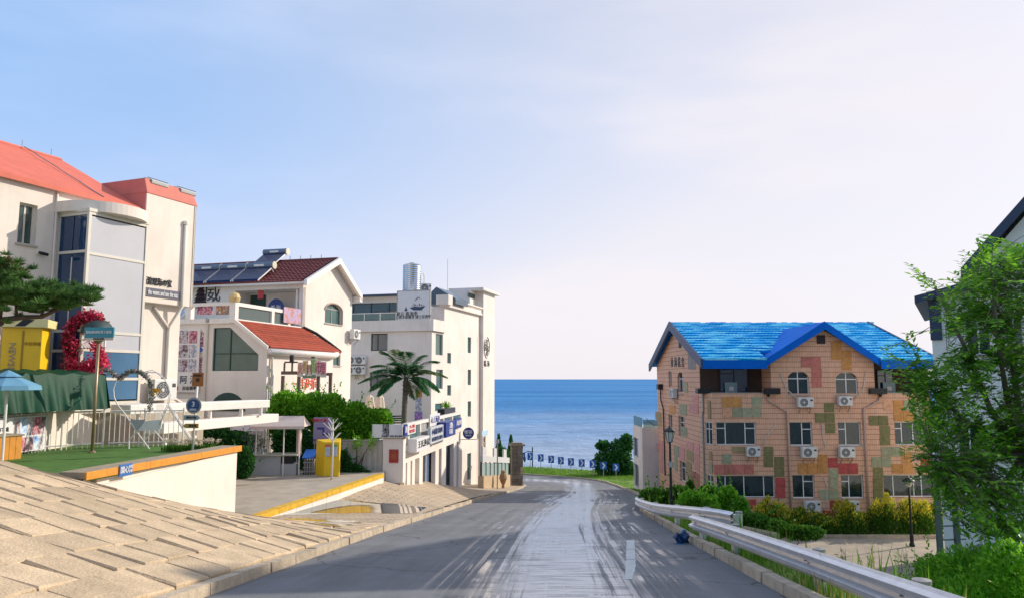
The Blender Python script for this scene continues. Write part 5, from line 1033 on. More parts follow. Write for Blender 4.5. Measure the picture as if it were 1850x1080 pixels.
# boards of the shops, each a thing
def board(name, label, fr, px0, py0, px1, py1, off, m, lines, cat='sign', thick=.1, sizes=None, tm=DARKT):
    a0, a1, z0, z1 = fr.ry(px0, py0, px1, py1, off); w, h = a1-a0, z1-z0
    t = thing(name, label, cat, fr.world((a0, off, z0)), fr.deg); MB().box(0, w, 0, thick, 0, h).build('board', m, t, bevel=.008)
    for i, s_ in enumerate(lines):
        hh = h*(sizes[i][0] if sizes else .6); zz = h*(sizes[i][1] if sizes else .5); text(s_, hh, tm, t, (w/2, -.008, zz), 'y', sx=min(3., .86*w/(hh*max(1, sum(1.0 if ord(c) > 255 else .55 for c in s_)))))
    return t
SIGNW = mat('sign_white', (.70,.70,.70), .45, .06, 3); SIGNB = mat('sign_blue', (.012,.03,.22), .4, .08, 3)
board('shop_sign', 'long white shop sign with black characters over the first shopfront', F5, 753,789,777,812, -.45, SIGNW, ['王氏渔家'], thick=.42)
board('shop_sign', 'pale grey shop sign with two lines of characters over the middle shopfronts', F5, 778,769,801,798, -.5, mat('sign_grey', (.52,.54,.58), .45), ['小城故事咖啡', '海鲜烧烤水煎包'], sizes=[(.4,.68),(.28,.24)], thick=.15, tm=mat('navy_lettering', (.03,.05,.15), .5))
board('shop_sign', 'white panel with four blue characters fixed on the terrace rail', F5, 777,747,795,768, -.12, SIGNW, ['心上海边'], thick=.05, tm=mat('violet_lettering', (.08,.09,.30), .5))
t = board('shop_sign', 'dark blue shop sign with pale characters beside the terrace', F5, 806,760,823,787, -.6, SIGNB, ['渔','味'], sizes=[(.42,.7),(.42,.28)], thick=.5, tm=WHITET)
board('shop_sign', 'narrow dark blue sign carrying on past the end of the terrace', F5, 823.5,755,834,772, -.2, SIGNB, ['海鲜'], thick=.15, tm=WHITET)
x, z = F5.fy(846,780,-.6); t = thing('round_sign', 'round dark blue hanging sign with white characters', 'sign', at(846,793,43.8), -2)
MB().prism([(.33*math.cos(a*math.pi/16), 0, .36+.33*math.sin(a*math.pi/16)) for a in range(32)], (0,.12,0)).build('disc', SIGNB, t); text('暖锅', .24, WHITET, t, (0,-.01,.42)); text('海鲜面', .12, WHITET, t, (0,-.01,.22)); MB().tube([(-.6,.06,.0),(.5,.06,.0)], .02, 5).build('bracket', GREYM, t); MB().tube([(0,.06,.0),(0,.06,.1)], .02, 5).build('hanger', GREYM, t)
# red and white banner at the near end of the terrace
t = board('banner', 'small white banner with red characters at the near corner of the terrace', F5, 737,764,751,783, -.25, SIGNW, ['大饼','烧饼'], sizes=[(.36,.68),(.36,.26)], thick=.04, tm=REDT)
board('banner', 'narrow dark blue vertical sign next to the red and white banner', F5, 731,766,736,786, -.3, SIGNB, ['酒'], thick=.04, tm=WHITET)

# ===== corrugated fence, gate pillar with red poster, white name board =====
FY = 31.4; F6 = Frame(0, FY, -4.3, 0)
CORR = mat('fence_steel', (.46,.42,.36), .6, .18, 3, .05, 30, streak=.3)
fx0 = F6.fy(606,830)[0]; fx1 = F6.fy(691,830)[0]; zf0 = F6.fy(650,868)[1]; zf1 = F6.fy(650,796)[1]
fe = thing('corrugated_fence', 'grey ribbed steel fence with creeper beside the pillar with the red poster', 'fence', (fx0, FY, zf0-4.3), 0)
n = 9; w = (fx1-fx0)/n
for i in range(n):
    B = MB().box(i*w+.006, (i+1)*w-.006, .0, .04, 0, zf1-zf0); B.box(i*w+.006, i*w+.05, -.03, -.001, 0, zf1-zf0-.01); B.build('fence_sheet', CORR, fe)
MB().box(0, n*w, -.045, .06, zf1-zf0+.002, zf1-zf0+.06).build('fence_rail', GREYM, fe)
a = F6.ry(692,791,729,872); pi = thing('gate_pillar', 'square white gate pillar with a red poster on it', 'pillar', (a[0], FY-.1, a[2]-4.3), 0)
MB().box(0, a[1]-a[0], 0, .8, 0, a[3]-a[2]).build('pillar_body', WHITE2, pi, bevel=.015); MB().box(-.08, a[1]-a[0]+.1, -.06, .9, a[3]-a[2], a[3]-a[2]+.07).build('cap', GREYM, pi)
pr = F6.ry(703,811,720,835,-.1); po = thing('red_poster', 'red poster with a gold pattern pasted on the white pillar', 'poster', (pr[0], FY-.125, pr[2]-4.3), 0); MB().box(0, pr[1]-pr[0], 0, .012, 0, pr[3]-pr[2]).build('sheet', mat('poster_red', (.38,.03,.025), .6, .25, 6), po)
text('福', .26, mat('dull_gold', (.4,.16,.06), .5), po, ((pr[1]-pr[0])/2, -.004, (pr[3]-pr[2])*.45)); text('平安', .1, MATS['dull_gold'], po, ((pr[1]-pr[0])/2, -.004, (pr[3]-pr[2])*.84))
nb_ = F6.ry(672,766,727,790,-.2); t = thing('name_board', 'grey-white name board with two large black characters above the gate pillar', 'sign', (nb_[0], FY-.2, nb_[2]-4.3), 0); w, h = nb_[1]-nb_[0], nb_[3]-nb_[2]
MB().box(0, w, 0, .08, 0, h).build('board', SIGNW, t, bevel=.01); text('望', .32, DARKT, t, (w*.45,-.008,h*.74)); text('海', .32, DARKT, t, (w*.45,-.008,h*.40)); text('小院餐厅 民宿 露台酒吧', .085, DARKT, t, (w*.66,-.008,h*.11)); MB().box(w*.55,w*.555,-.006,-.001,h*.25,h*.85).build('rule', DARKT, t)

# ===== stone gate pier and boundary wall at the corner of the coast road =====
STONE = mat('rubble_stone', (.42,.33,.23), .9, .3, 5, .5, 20, island=.2); STONE2 = mat('grey_stone', (.17,.15,.12), .9, .3, 5, .5, 20, island=.25)
zg_ = zr(69)+.05
gp = thing('gate_pier', 'tall rough stone gate pier with flat cap at the road corner', 'pier', (.42, 66.2, zr(66.2)+.05), 8); r = random.Random(2)
hp = 3.55; rowz = 0
while rowz < hp:
    hh = r.uniform(.28,.4); xx = -.5; k = 0
    while xx < .5-.05:
        ww = min(r.uniform(.3,.55), .5-xx); MB().box(xx+.008, xx+ww-.008, -.5+r.uniform(-.02,.02), .5, rowz+.008, min(hp, rowz+hh)-.008).build('stone', STONE2 if xx < .18 else STONE, gp); xx += ww
    rowz += hh
MB().box(-.66,.66,-.66,.66,hp+.002,hp+.14).build('cap', STONE2, gp, bevel=.02); MB().box(-.45,.45,-.45,.45,hp+.142,hp+.26).build('cap_top', STONE2, gp, bevel=.02)
bw = thing('boundary_wall', 'low tan stone wall with pale green panels between dark posts', 'wall', (-2.25, 54, zr(54)), math.degrees(math.atan2(10., 1.9))); Lw = 10.2; sl5 = (zr(64)-zr(54))/Lw
def sbox(x0, x1, y0, y1, z0, z1): return MB().hexa([(x0,y0,z0+sl5*x0),(x1,y0,z0+sl5*x1),(x1,y1,z0+sl5*x1),(x0,y1,z0+sl5*x0),(x0,y0,z1+sl5*x0),(x1,y0,z1+sl5*x1),(x1,y1,z1+sl5*x1),(x0,y1,z1+sl5*x0)])
sbox(0, Lw, -.2, .2, -.5, 1.12).build('plinth', mat('tan_stone', (.50,.37,.23), .9, .25, 3, .3, 20), bw)
for i in range(8):
    x = i*Lw/7.; sbox(x-.09, x+.09, -.08, .02, 1.122, 2.1).build('post', BLACK, bw)
    if i < 7: sbox(x+.1, x+Lw/7-.1, -.05, -.03, 1.122, 2.05).build('panel', mat('pale_green_panel', (.30,.40,.38), .4, .15, 3), bw)
sbox(-.05, Lw, -.14, .08, 2.102, 2.55).build('top_band', mat('grey_white_band', (.55,.55,.54), .6, .1, 3), bw)
for x in (0.2, 4.1, 7.9): sbox(x, x+1.2, -.1, .02, 2.552, 3.2).build('upper_post', MATS['grey_white_band'], bw)
gd = at(909,884,57.5); t = thing('worn_figure', 'small weathered carved wooden figure standing against the tan stone wall', 'ornament', (gd.x, 57.5, zr(57.5)+.13), 5)
MB().lathe([(.06,0),(.12,.05),(.10,.3),(.22,.55),(.30,.8),(.26,1.05),(.17,1.2),(.2,1.28),(.14,1.38),(0,1.4)], 10).build('figure', mat('tan_wood', (.34,.20,.10), .8, .4, 6, .4, 20), t)
q = at(898.5,885,54.5); t = thing('thin_post', 'thin grey street post in front of the tan stone wall', 'post', (q.x, 54.5, zr(54.5)+.1), 0); MB().tube([(0,0,0),(0,0,3.6)], .045, 8).build('post', GREYM, t); MB().box(-.12,.12,-.03,.03,3.35,3.62).build('plate', WPAINT, t)
# ---------------- left-hand plaza ----------------
ZT = -1.95; ZP = -3.82; ZU = -.85
TURF = mat('turf_green', (.06,.16,.015), .95, .35, 3, .5, 90)
B = MB(); B.add([(-8.25,13.6,ZT),(-7.45,20.2,ZT),(-7.9,20.3,ZT),(-9.4,22.2,ZT),(-20,22.6,ZT),(-20,9,ZT),(-10.4,9,ZT)], [(0,1,2,3,4,5,6)]); B.build('turf', TURF, None, kind='structure')
CONC = mat('plaza_concrete', (.40,.345,.275), .9, .25, 1.6, .3, 30)
ye = lambda Y: interp([(20.1,-7.42),(25,-6.35),(30.2,-5.28)], Y)
# raised plaza with yellow kerb
B = MB(); B.prism([(-7.42,20.1,ZP-.9),(-6.35,25,ZP-.9),(-5.28,30.2,ZP-.9),(-5.25,33,ZP-.9),(-25,33,ZP-.9),(-25,20.6,ZP-.9),(-7.42,20.6,ZP-.9)], (0,0,.9)); B.build('plaza', CONC, None, kind='structure')
YEL = mat('yellow_paint', (.72,.42,.02), .6, .3, 5, .1, 40, streak=.2)
e = bpy.data.objects.new('plaza_kerb', None); COL.objects.link(e); e['kind'] = 'structure'
for i in range(10):
    y0, y1 = 20.15+i*1.0, 20.15+i*1.0+.985
    MB().hexa([(ye(y0),y0,ZP-.45),(ye(y1),y1,ZP-.45),(ye(y1)+.14,y1,ZP-.45),(ye(y0)+.14,y0,ZP-.45),(ye(y0),y0,ZP+.02),(ye(y1),y1,ZP+.02),(ye(y1)+.14,y1,ZP+.02),(ye(y0)+.14,y0,ZP+.02)]).build('kerb_stone', WPAINT, e)
    MB().hexa([(ye(y0)-.12,y0,ZP+.004),(ye(y1)-.12,y1,ZP+.004),(ye(y1)+.16,y1,ZP-.10),(ye(y0)+.16,y0,ZP-.10),(ye(y0)-.12,y0,ZP+.05),(ye(y1)-.12,y1,ZP+.05),(ye(y1)+.16,y1,ZP+.05),(ye(y0)+.16,y0,ZP+.05)]).build('kerb_cap', YEL, e)
# planter wall with orange wooden capping
F7 = Frame(-7.4, 20.15, ZP, 81.4); pw = F7.thing('retaining_wall', 'white retaining wall with orange timber edge along the green turf', 'wall')
zc7 = -1.79-ZP
MB().hexa([(-5.5,0,-.3),(0,0,-.3),(0,.3,-.3),(-5.5,.3,-.3),(-5.5,0,zc7-.32),(0,0,zc7-.13),(0,.3,zc7-.13),(-5.5,.3,zc7-.32)]).build('wall', WHITE, pw)
MB().box(-5.3, 0, .05, .28, zc7-.34, zc7-.14).build('upper_course', WHITE, pw)
GREYWOOD = mat('weathered_timber', (.33,.27,.19), .85, .25, 6, .3, 40)
for i in range(3): MB().box(-5.75+i*1.96, -5.75+(i+1)*1.96-.008, -.02, .52, zc7-.13, zc7).build('capping_board', GREYWOOD, pw, bevel=.006); MB().box(-5.75+i*1.96, -5.75+(i+1)*1.96-.008, -.07, -.023, zc7-.15, zc7+.004).build('edge_board', ORANGE, pw, bevel=.006)
x0, z0 = F7.fy(215,850,-.08); pq = thing('blue_plaque', 'small blue plaque with white characters hung on the orange timber edge', 'sign', F7.world((x0, -.075, z0-.12)), F7.deg); w = F7.fy(238,850,-.08)[0]-x0
MB().box(0, w, -.02, 0, 0, .24).build('plate', mat('plaque_blue', (.03,.14,.42), .5), pq); text('国心', .15, WHITET, pq, (w*.36,-.022,.12), sx=.9); text('老街', .07, WHITET, pq, (w*.82,-.022,.17)); text('6号', .07, WHITET, pq, (w*.82,-.022,.08))
# upper terrace and its wall
B = MB(); B.prism([(-13.0,15,-4),(-13.0,23.2,-4),(-12.4,23.6,-4),(-12.0,29,-4),(-14,32,-4),(-24,32,-4),(-24,15,-4)], (0,0,4+ZU)); B.build('upper_terrace', CONC, None, kind='structure')
tw2 = thing('terrace_wall', 'white terrace wall with bright orange capping behind the photo banner', 'wall', (-13.0, 15, ZT), 90)
MB().box(0, 8.2, -.06, -.004, -.1, ZU-ZT+.02).build('wall', WHITE, tw2); 
for i in range(4): MB().box(i*2.05, (i+1)*2.05-.008, -.16, .25, ZU-ZT+.022, ZU-ZT+.17).build('capping_board', ORANGE, tw2, bevel=.008)
MB().box(8.2, 8.21, -.05, 2., -.1, ZU-ZT+.0).build('end_face', WHITE, tw2)
tf = thing('terrace_parapet', 'white solid parapet beam in two levels beside the terrace', 'parapet', (0,0,ZP), 0)
def beam(p, q, w, z0, z1, name):
    a, b = Vector(p), Vector(q); n = Vector((-(b-a).y, (b-a).x)).normalized()*w
    c = [a, b, b+n, a+n]; return MB().hexa([(v.x, v.y, z0-ZP) for v in c]+[(v.x, v.y, z1-ZP) for v in c]).build(name, WPAINT, tf, bevel=.02)
a_ = at(236,731,22.4); b_ = at(488,722,28.0); beam((a_.x,22.4), (b_.x,28.0), .85, -1.06, -.78, 'upper_beam')
c_ = at(296,770,22.7); d_ = at(504,745,29.0); beam((c_.x,22.7), (d_.x,29.0), .7, -1.66, -1.34, 'lower_beam')
for f in (.06,.3):
    p = Vector((c_.x+.15,22.9)).lerp(Vector((d_.x-.1,28.8)), f); MB().box(p.x-.5, p.x-.38, p.y-.06, p.y+.06, -3.82-ZP, -1.662-ZP).build('post', WPAINT, tf)
for f in (.06,.3,.55,.8,.97):
    p = Vector((a_.x,22.6)).lerp(Vector((b_.x,27.8)), f); MB().box(p.x-.2, p.x-.1, p.y-.05, p.y+.05, -1.345-ZP, -1.062-ZP).build('short_post', WPAINT, tf)
MB().tube([(at(305,735,22.3).x, 22.3, -.8-ZP),(at(350,790,22.2).x, 22.2, -1.9-ZP)], .05, 6).build('stair_rail', WPAINT, tf)
# white picket railing
def railing(pts, label, h=1.05, z=ZT, step=.13):
    t = thing('picket_fence', label, 'fence', (*pts[0], z), 0); o = Vector(pts[0])
    for i, (p, q) in enumerate(zip(pts, pts[1:])):
        a, b = Vector(p)-o, Vector(q)-o; L_ = (b-a).length; n = int(L_/step)
        for zz in (.12, h-.02): MB().tube([(a.x,a.y,zz),(b.x,b.y,zz)], .022, 6).build('rail', WPAINT, t)
        for k in range(n+1):
            v = a.lerp(b, k/n); big = k % 8 == 0; r_ = .028 if big else .011; MB().tube([(v.x,v.y,0),(v.x,v.y,h+(.06 if big else -.03))], r_, 6).build('post' if big else 'picket', WPAINT, t)
    return t
P1 = at(333,806,22.2); railing([(-9.7,22.0),(-11.6,21.5)], 'white picket fence behind the heart-shaped seat'); railing([(-11.75,21.45),(-12.75,20.4),(-12.8,16.2)], 'white picket fence carrying the photo banner')
bn = thing('photo_banner', 'white printed banner with rows of portrait photos tied to the picket fence', 'banner', (-12.73, 17.6, ZT+.06), 90)
MB().box(0,2.75,-.008,0,0,.92).build('sheet', SIGNW, bn)
rr = random.Random(4); k = 0
for j, (z0, z1) in enumerate(((.42,.88),(.03,.38))):
    x = 1.45 if j == 0 else .15
    while x < 2.55:
        w = rr.choice([.22,.3,.34]); MB().box(x, min(2.72,x+w-.02), -.014, -.009, z0, z1).build('photo', [PHC,PHF,PHD,PHA][k % 4], bn); x += w; k += 1
text('海边旅拍 亲子写真', .13, DARKT, bn, (.72,-.012,.62)); text('跟拍 全家福 证件照', .1, DARKT, bn, (.7,-.012,.45))
# timber planter box with upright boards
pbx = thing('planter_box', 'low orange timber box of upright boards standing on the turf', 'planter', (-12.75,16.9,ZT), 68)
for i in range(11): MB().box(i*.155, i*.155+.149, 0, .03, .0, .56).build('board', ORANGE, pbx, bevel=.004)
for i in range(4): MB().box(1.69, 1.72, .04+i*.155, .04+i*.155+.149, .0, .56).build('board', ORANGE, pbx, bevel=.004)
MB().box(-.02,1.74,-.03,.7,.562,.60).build('lid', GREYWOOD, pbx, bevel=.006)
MB().box(.3,1.2,.15,.45,.602,.66).build('slate', BLACK, pbx)
# street-name post
q = at(166,818,19.9); sp = thing('street_name_sign', 'teal street name sign with white characters on a tall brass pole', 'sign', (q.x, 19.9, ZT), -8)
BRASS = mat('brass_pole', (.36,.27,.16), .4, .2, 5, metal=.6)
MB().tube([(0,0,0),(0,0,2.95)], .04, 10).build('pole', BRASS, sp, smooth=True); MB().lathe([(.1,0),(.1,.03),(.05,.05)], 12).build('base_plate', BRASS, sp)
MB().lathe([(.04,2.9),(.12,2.97),(.12,2.99)], 12).build('collar', BRASS, sp)
MB().box(-.42,.44,-.025,.025,3.06,3.34).build('name_plate', mat('teal_plate', (.01,.24,.32), .4, .1, 4), sp, bevel=.006); MB().box(-.43,.45,-.022,.022,2.99,3.058).build('lower_plate', mat('cream_plate', (.62,.52,.40), .5), sp)
text('想你的风吹到了威海', .085, WHITET, sp, (.01,-.03,3.2), sx=1.0); text('火炬八街 海岸线', .045, DARKT, sp, (.01,-.026,3.025))
# pole with round sign and arrows
q = at(348,808,19.6); sp = thing('signpost', 'slim white post with orange plate, round blue sign and two arrow plates', 'sign', (q.x, 19.6, -1.93), -6)
MB().tube([(0,0,0),(.05,0,1.75)], .028, 8).build('post', WPAINT, sp, smooth=True)
def disc(r, y, z, m, nm, par, th=.02, x=.0): return MB().prism([(x+r*math.cos(a*math.pi/14), y, z+r*math.sin(a*math.pi/14)) for a in range(28)], (0,th,0)).build(nm, m, par)
disc(.215,-.05,1.24,GREYM,'sign_rim',sp); disc(.165,-.062,1.24,mat('sign_navy', (.02,.06,.18), .4),'sign_face',sp,.01); text('3', .19, WHITET, sp, (0,-.066,1.27)); text('观海处', .06, WHITET, sp, (0,-.066,1.13))
MB().box(-.08,.24,-.045,-.02,1.74,2.10).build('orange_plate', mat('orange_plate', (.36,.13,.03), .6, .2, 6), sp, bevel=.02); text('前方路口', .06, DARKT, sp, (.08,-.048,2.02)); text('慢', .1, DARKT, sp, (.08,-.048,1.9))
MB().prism([(-.26,-.05,.86),(.12,-.05,.86),(.2,-.05,.925),(.12,-.05,.99),(-.26,-.05,.99)], (0,.015,0)).build('arrow_plate', mat('grey_arrow', (.33,.38,.38), .5), sp); text('海边小镇', .07, DARKT, sp, (-.05,-.053,.925))
MB().prism([(-.28,-.05,.71),(-.2,-.05,.65),(.16,-.05,.65),(.16,-.05,.77),(-.2,-.05,.77)], (0,.015,0)).build('arrow_plate', mat('mustard_arrow', (.40,.26,.05), .5), sp); text('停车场', .07, DARKT, sp, (0,-.053,.71))
# heart-shaped seat with garland
def hp(px, py, Y=21.0): v = at(px, py, Y); return Vector((v.x-hq.x, v.y-hq.y, v.z-hq.z))
hq = Vector((at(255,806,21).x, 21.0, ZT)); hs_ = thing('heart_seat', 'white wire heart-shaped photo seat wound with a flower garland', 'seat', hq, 0)
MB().tube([hp(*p) for p in ((217,684),(209,690),(205,702),(206,716),(212,730),(224,745),(240,768),(248,782))], .016, 6).build('heart_frame', WPAINT, hs_, smooth=True)
MB().tube([hp(*p) for p in ((217,684),(226,676),(240,673),(256,675),(268,672),(282,672),(296,682),(305,697),(308,713),(305,730),(297,748),(288,766))], .016, 6).build('heart_frame', WPAINT, hs_, smooth=True)
MB().tube([hp(*p, 21.25) for p in ((262,671),(275,668),(290,675),(301,690),(306,706),(303,728),(292,752))], .012, 6).build('heart_frame', WPAINT, hs_, smooth=True)
MB().prism([hp(236,758),hp(263,757),hp(247,779)], (0,.03,0)).build('seat_mesh', mat('grey_mesh', (.42,.42,.40), .7, .2, 30), hs_)
MB().prism([hp(248,778),hp(262,760),hp(293,757),hp(290,774)], (0,.04,0)).build('seat', WPAINT, hs_)
for a, b in (((247,779),(271,812)),((247,779),(233,794)),((279,777),(298,799)),((279,777),(262,793)),((233,794),(233,812)),((298,797),(298,803))): MB().tube([hp(*a), hp(*b)], .018, 6).build('leg', WPAINT, hs_)
for i in range(7): MB().tube([hp(284+2*i,729), hp(281+2*i,758)], .006, 4).build('back_wire', WPAINT, hs_)
# petals and leaves: small faces scattered round points
def petals(pts, n, sp, size, rnd):
    B = MB()
    for (p, r_) in pts:
        for _ in range(n):
            c = Vector(p)+Vector((rnd.gauss(0,1), rnd.gauss(0,1), rnd.gauss(0,1)))*sp*r_; u = Vector((rnd.gauss(0,1),rnd.gauss(0,1),rnd.gauss(0,1))).normalized(); v = u.orthogonal().normalized(); s_ = size*rnd.uniform(.6,1.3)
            B.add([c-u*s_, c+v*s_*.6, c+u*s_, c-v*s_*.6+u.cross(v)*s_*.3], [(0,1,2,3)])
    return B
rg = random.Random(21)
gpath = [(184,667),(195,669),(204,674),(213,681),(220,681),(228,673),(238,669),(250,670),(260,675),(267,683),(271,693),(274,704),(275,716),(272,730),(268,744)]
gp_ = []
for (a, b) in zip(gpath, gpath[1:]):
    for k in range(5): gp_.append((hp(a[0]+(b[0]-a[0])*k/5, a[1]+(b[1]-a[1])*k/5, 20.97), 1))
petals(gp_[:len(gp_)], 9, .035, .035, rg).build('garland_leaves', leafmat('garland_green', (.05,.10,.05), (.16,.2,.16), .2), hs_, fix=False)['kind'] = 'stuff'
petals(gp_[:40], 7, .04, .028, rg).build('garland_flowers', leafmat('garland_pink', (.45,.25,.3), (.6,.5,.5), .2), hs_, fix=False)['kind'] = 'stuff'
petals(gp_[40:], 5, .045, .03, rg).build('garland_flowers', leafmat('garland_white', (.35,.3,.4), (.6,.55,.5), .2), hs_, fix=False)['kind'] = 'stuff'
c = hp(282,706,20.9); sf = petals([(c,1)], 30, .04, .06, rg).build('sunflower', leafmat('sunflower_petals', (.6,.3,.02), (.65,.4,.04), .2), hs_, fix=False)
# flower-covered arch with dark awning
fq = Vector((at(150,720,22.4).x, 22.4, ZU)); fa = thing('flower_arch', 'archway smothered in crimson flowers with a small dark dome awning', 'flower arch', fq, 20)
def fp(px, py, Y=22.4):
    v = at(px, py, Y)-fq; c_, s_ = math.cos(math.radians(-20)), math.sin(math.radians(-20)); return Vector((v.x*c_-v.y*s_, v.x*s_+v.y*c_, v.z))
MB().tube([fp(*p) for p in ((132,720),(130,660),(126,610),(135,584),(155,572),(178,576),(190,600),(188,650),(176,720))], .03, 6).build('arch_frame', WPAINT, fa, smooth=True)
dm = MB(); N = 10
vs = []; fs = []
for i in range(6):
    for j in range(N+1):
        a, b = i/5*math.pi/2, j/N*math.pi; vs.append((.46*math.cos(a)*math.cos(b), -.6*math.cos(a)*math.sin(b), .48*math.sin(a)))
for i in range(5):
    for j in range(N): fs.append((i*(N+1)+j, i*(N+1)+j+1, (i+1)*(N+1)+j+1, (i+1)*(N+1)+j))
dq = fp(176,603); dm.add([Vector(v)+dq for v in vs], fs); dm.build('awning', mat('awning_dark', (.02,.05,.05), .6), fa, smooth=True, fix=False)
for px in (137, 143): MB().tube([fp(px,600), fp(px,690)], .022, 6).build('post', FRAMEC, fa)
fpts = []
for (pth, dens, r_) in (([(122,625),(124,605),(130,588),(145,575),(160,570),(176,574),(184,590)], 8, .85), ([(132,618),(130,640),(134,662)], 8, 1.2), ([(170,622),(182,640),(184,658)], 8, 1.0), ([(150,665),(165,660),(176,662),(185,655)], 9, 1.3), ([(128,670),(135,685),(140,700),(146,716)], 9, 1.5), ([(160,570),(172,582),(165,596)], 7, 1.1), ([(150,690),(146,712)], 6, .9), ([(126,660),(150,672)], 9, 1.5)):
    for a, b in zip(pth, pth[1:]):
        for k in range(dens): fpts.append((fp(a[0]+(b[0]-a[0])*k/dens, a[1]+(b[1]-a[1])*k/dens, 22.25), r_))
petals(fpts, 34, .085, .05, rg).build('flowers', leafmat('crimson_petals', (.45,.012,.05), (.80,.09,.17), .3), fa, fix=False)['kind'] = 'stuff'
petals(fpts[:60], 10, .09, .05, rg).build('dry_leaves', leafmat('dry_leaves', (.10,.02,.02), (.16,.05,.03), .2), fa, fix=False)['kind'] = 'stuff'
# newspaper booth
YEL2 = mat('booth_yellow', (.80,.50,.01), .42, .08, 3)
nb = Vector((at(44,700,21.2).x, 21.2, ZU)); bo = thing('newspaper_booth', 'tall yellow newspaper booth with grey lettering down its door', 'booth', nb, 18)
zt_ = at(40,593,21.2).z-ZU; zt2 = at(40,578,21.2).z-ZU
MB().box(-.52,.46,-.4,.4,0,zt_).build('body', YEL2, bo, bevel=.015); MB().box(-.56,.62,-.52,.44,zt_+.002,zt2).build('top_box', mat('booth_cream', (.70,.62,.30), .5, .1, 3), bo, bevel=.015)
MB().box(-.03,.015,-.415,-.401,.1,zt_-.08).build('door_seam', mat('seam_brown', (.35,.2,.01), .6), bo)
text('NEWSPAPER', .235, mat('booth_grey', (.33,.27,.2), .6), bo, (-.26,-.41,zt_*.52), rot=(math.pi/2, math.pi/2, 0), sx=1.05)
text('今日早报', .11, MATS['seam_brown'], bo, (.24,-.41,zt_*.8)); text('@', .26, mat('booth_pale', (.7,.62,.35), .6), bo, (.24,-.41,zt_*.34)); MB().prism([(-.2,-.53,zt_+.03),(.05,-.53,zt_+.03),(.28,-.53,zt2-.02),(.0,-.53,zt2-.02)], (0,.008,0)).build('diagonal_band', BLACK, bo)
# green tarpaulin over stacked goods
TARP = mat('green_tarp', (.0,.052,.024), .55, .35, 3, .2, 12, spec=.2)
tq = Vector((at(40,735,19.6).x, 19.6, ZU)); tp = thing('tarpaulin_stack', 'pile of goods under a dark green tarpaulin on the terrace', 'tarpaulin', tq, 75)
vs = []; fs = []; nx, nz = 40, 10; rg2 = random.Random(8)
for i in range(nx+1):
    a = i/nx
    for j in range(nz+1):
        f = j/nz; x = -2.2+4.4*a; dr = .04*math.sin(i*1.7)+.03*math.sin(i*3.1+1)
        vs.append((x+(.0 if .02 < a < .98 else 0), -.5-(.25+dr*2)*(1-f) , .98*f+.03*math.sin(i*.9)*f))
for i in range(nx):
    for j in range(nz): fs.append((i*(nz+1)+j, (i+1)*(nz+1)+j, (i+1)*(nz+1)+j+1, i*(nz+1)+j+1))
o = len(vs)
for i in range(nx+1): vs += [(-2.2+4.4*i/nx, -.5, .98+.03*math.sin(i*.9)), (-2.2+4.4*i/nx, .7, 1.1+.04*math.sin(i*1.3))]
for i in range(nx): fs.append((o+2*i, o+2*i+2, o+2*i+3, o+2*i+1))
o = len(vs); m_ = 14
for i in range(m_+1):
    y = -.5+1.2*i/m_; w_ = .06*(i % 2); vs += [(2.2, y, 1.0), (2.42+w_, y-.04, 0.0)]
for i in range(m_): fs.append((o+2*i, o+2*i+2, o+2*i+3, o+2*i+1))
MB().add(vs, fs).build('sheet', TARP, tp, smooth=True, fix=False)
# blue parasol
bq = Vector((at(6,800,17.4).x, 17.4, ZT)); pa = thing('blue_parasol', 'pale blue square parasol with a double canopy beside the planter box', 'parasol', bq, 25)
PARB = mat('parasol_blue', (.12,.30,.44), .75, .15, 3); ztop = at(20,672,17.4).z-ZT; zed = at(55,696,17.4).z-ZT
MB().tube([(0,0,0),(0,0,ztop-.1)], .03, 8).build('pole', WPAINT, pa)
for (r0, r1, z0, z1, nm) in ((.14,.68,ztop-.06,zed,'canopy'),(.02,.3,ztop+.05,ztop-.1,'top_canopy')):
    vs = [(r0*math.cos(k*math.pi/4), r0*math.sin(k*math.pi/4), z0) for k in range(8)]+[(r1*math.cos(k*math.pi/4), r1*math.sin(k*math.pi/4), z1) for k in range(8)]; MB().add(vs, [(k,(k+1)%8,8+(k+1)%8,8+k) for k in range(8)]).build(nm, PARB, pa, fix=False)
vs = [(.68*math.cos(k*math.pi/4), .68*math.sin(k*math.pi/4), zed) for k in range(8)]+[(.70*math.cos(k*math.pi/4), .70*math.sin(k*math.pi/4), zed-.1) for k in range(8)]; MB().add(vs, [(k,(k+1)%8,8+(k+1)%8,8+k) for k in range(8)]).build('valance', PARB, pa, fix=False)
for k in range(8): MB().tube([(0,0,ztop-.25),(.66*math.cos(k*math.pi/4), .66*math.sin(k*math.pi/4), zed-.01)], .008, 4).build('rib', GREYM, pa)
# snack stall
sq = Vector((at(502,858,30).x, 30., ZP)); st = thing('snack_stall', 'grey market stall with counter and small pitched canopy on white posts', 'stall', sq, 3)
k = 30./FPX
def so(px, py, Y=30.): v = at(px, py, Y)-sq; return v
x0, x1 = so(456,840).x, so(534,840).x; zc_ = so(500,820).z; zr0 = so(500,770).z; zr1 = so(500,755).z
GRB = mat('stall_grey', (.42,.42,.42), .7, .12, 3, streak=.1); CANV = mat('stall_canvas', (.60,.50,.45), .8, .1, 4)
MB().box(x0, x1-.6, 0, .7, 0, zc_-.06).build('counter_front', GRB, st, bevel=.01); MB().box(x1-.595, x1, .02, .7, 0, zc_*.55).build('counter_side', GRB, st, bevel=.01); MB().box(x1-.59, x1-.1, .0, .05, zc_*.56, zc_-.08).build('menu_board', BLACK, st); MB().box(x0-.08, x1+.06, -.08, .78, zc_-.058, zc_).build('counter_top', mat('stall_top', (.50,.47,.38), .6), st, bevel=.008)
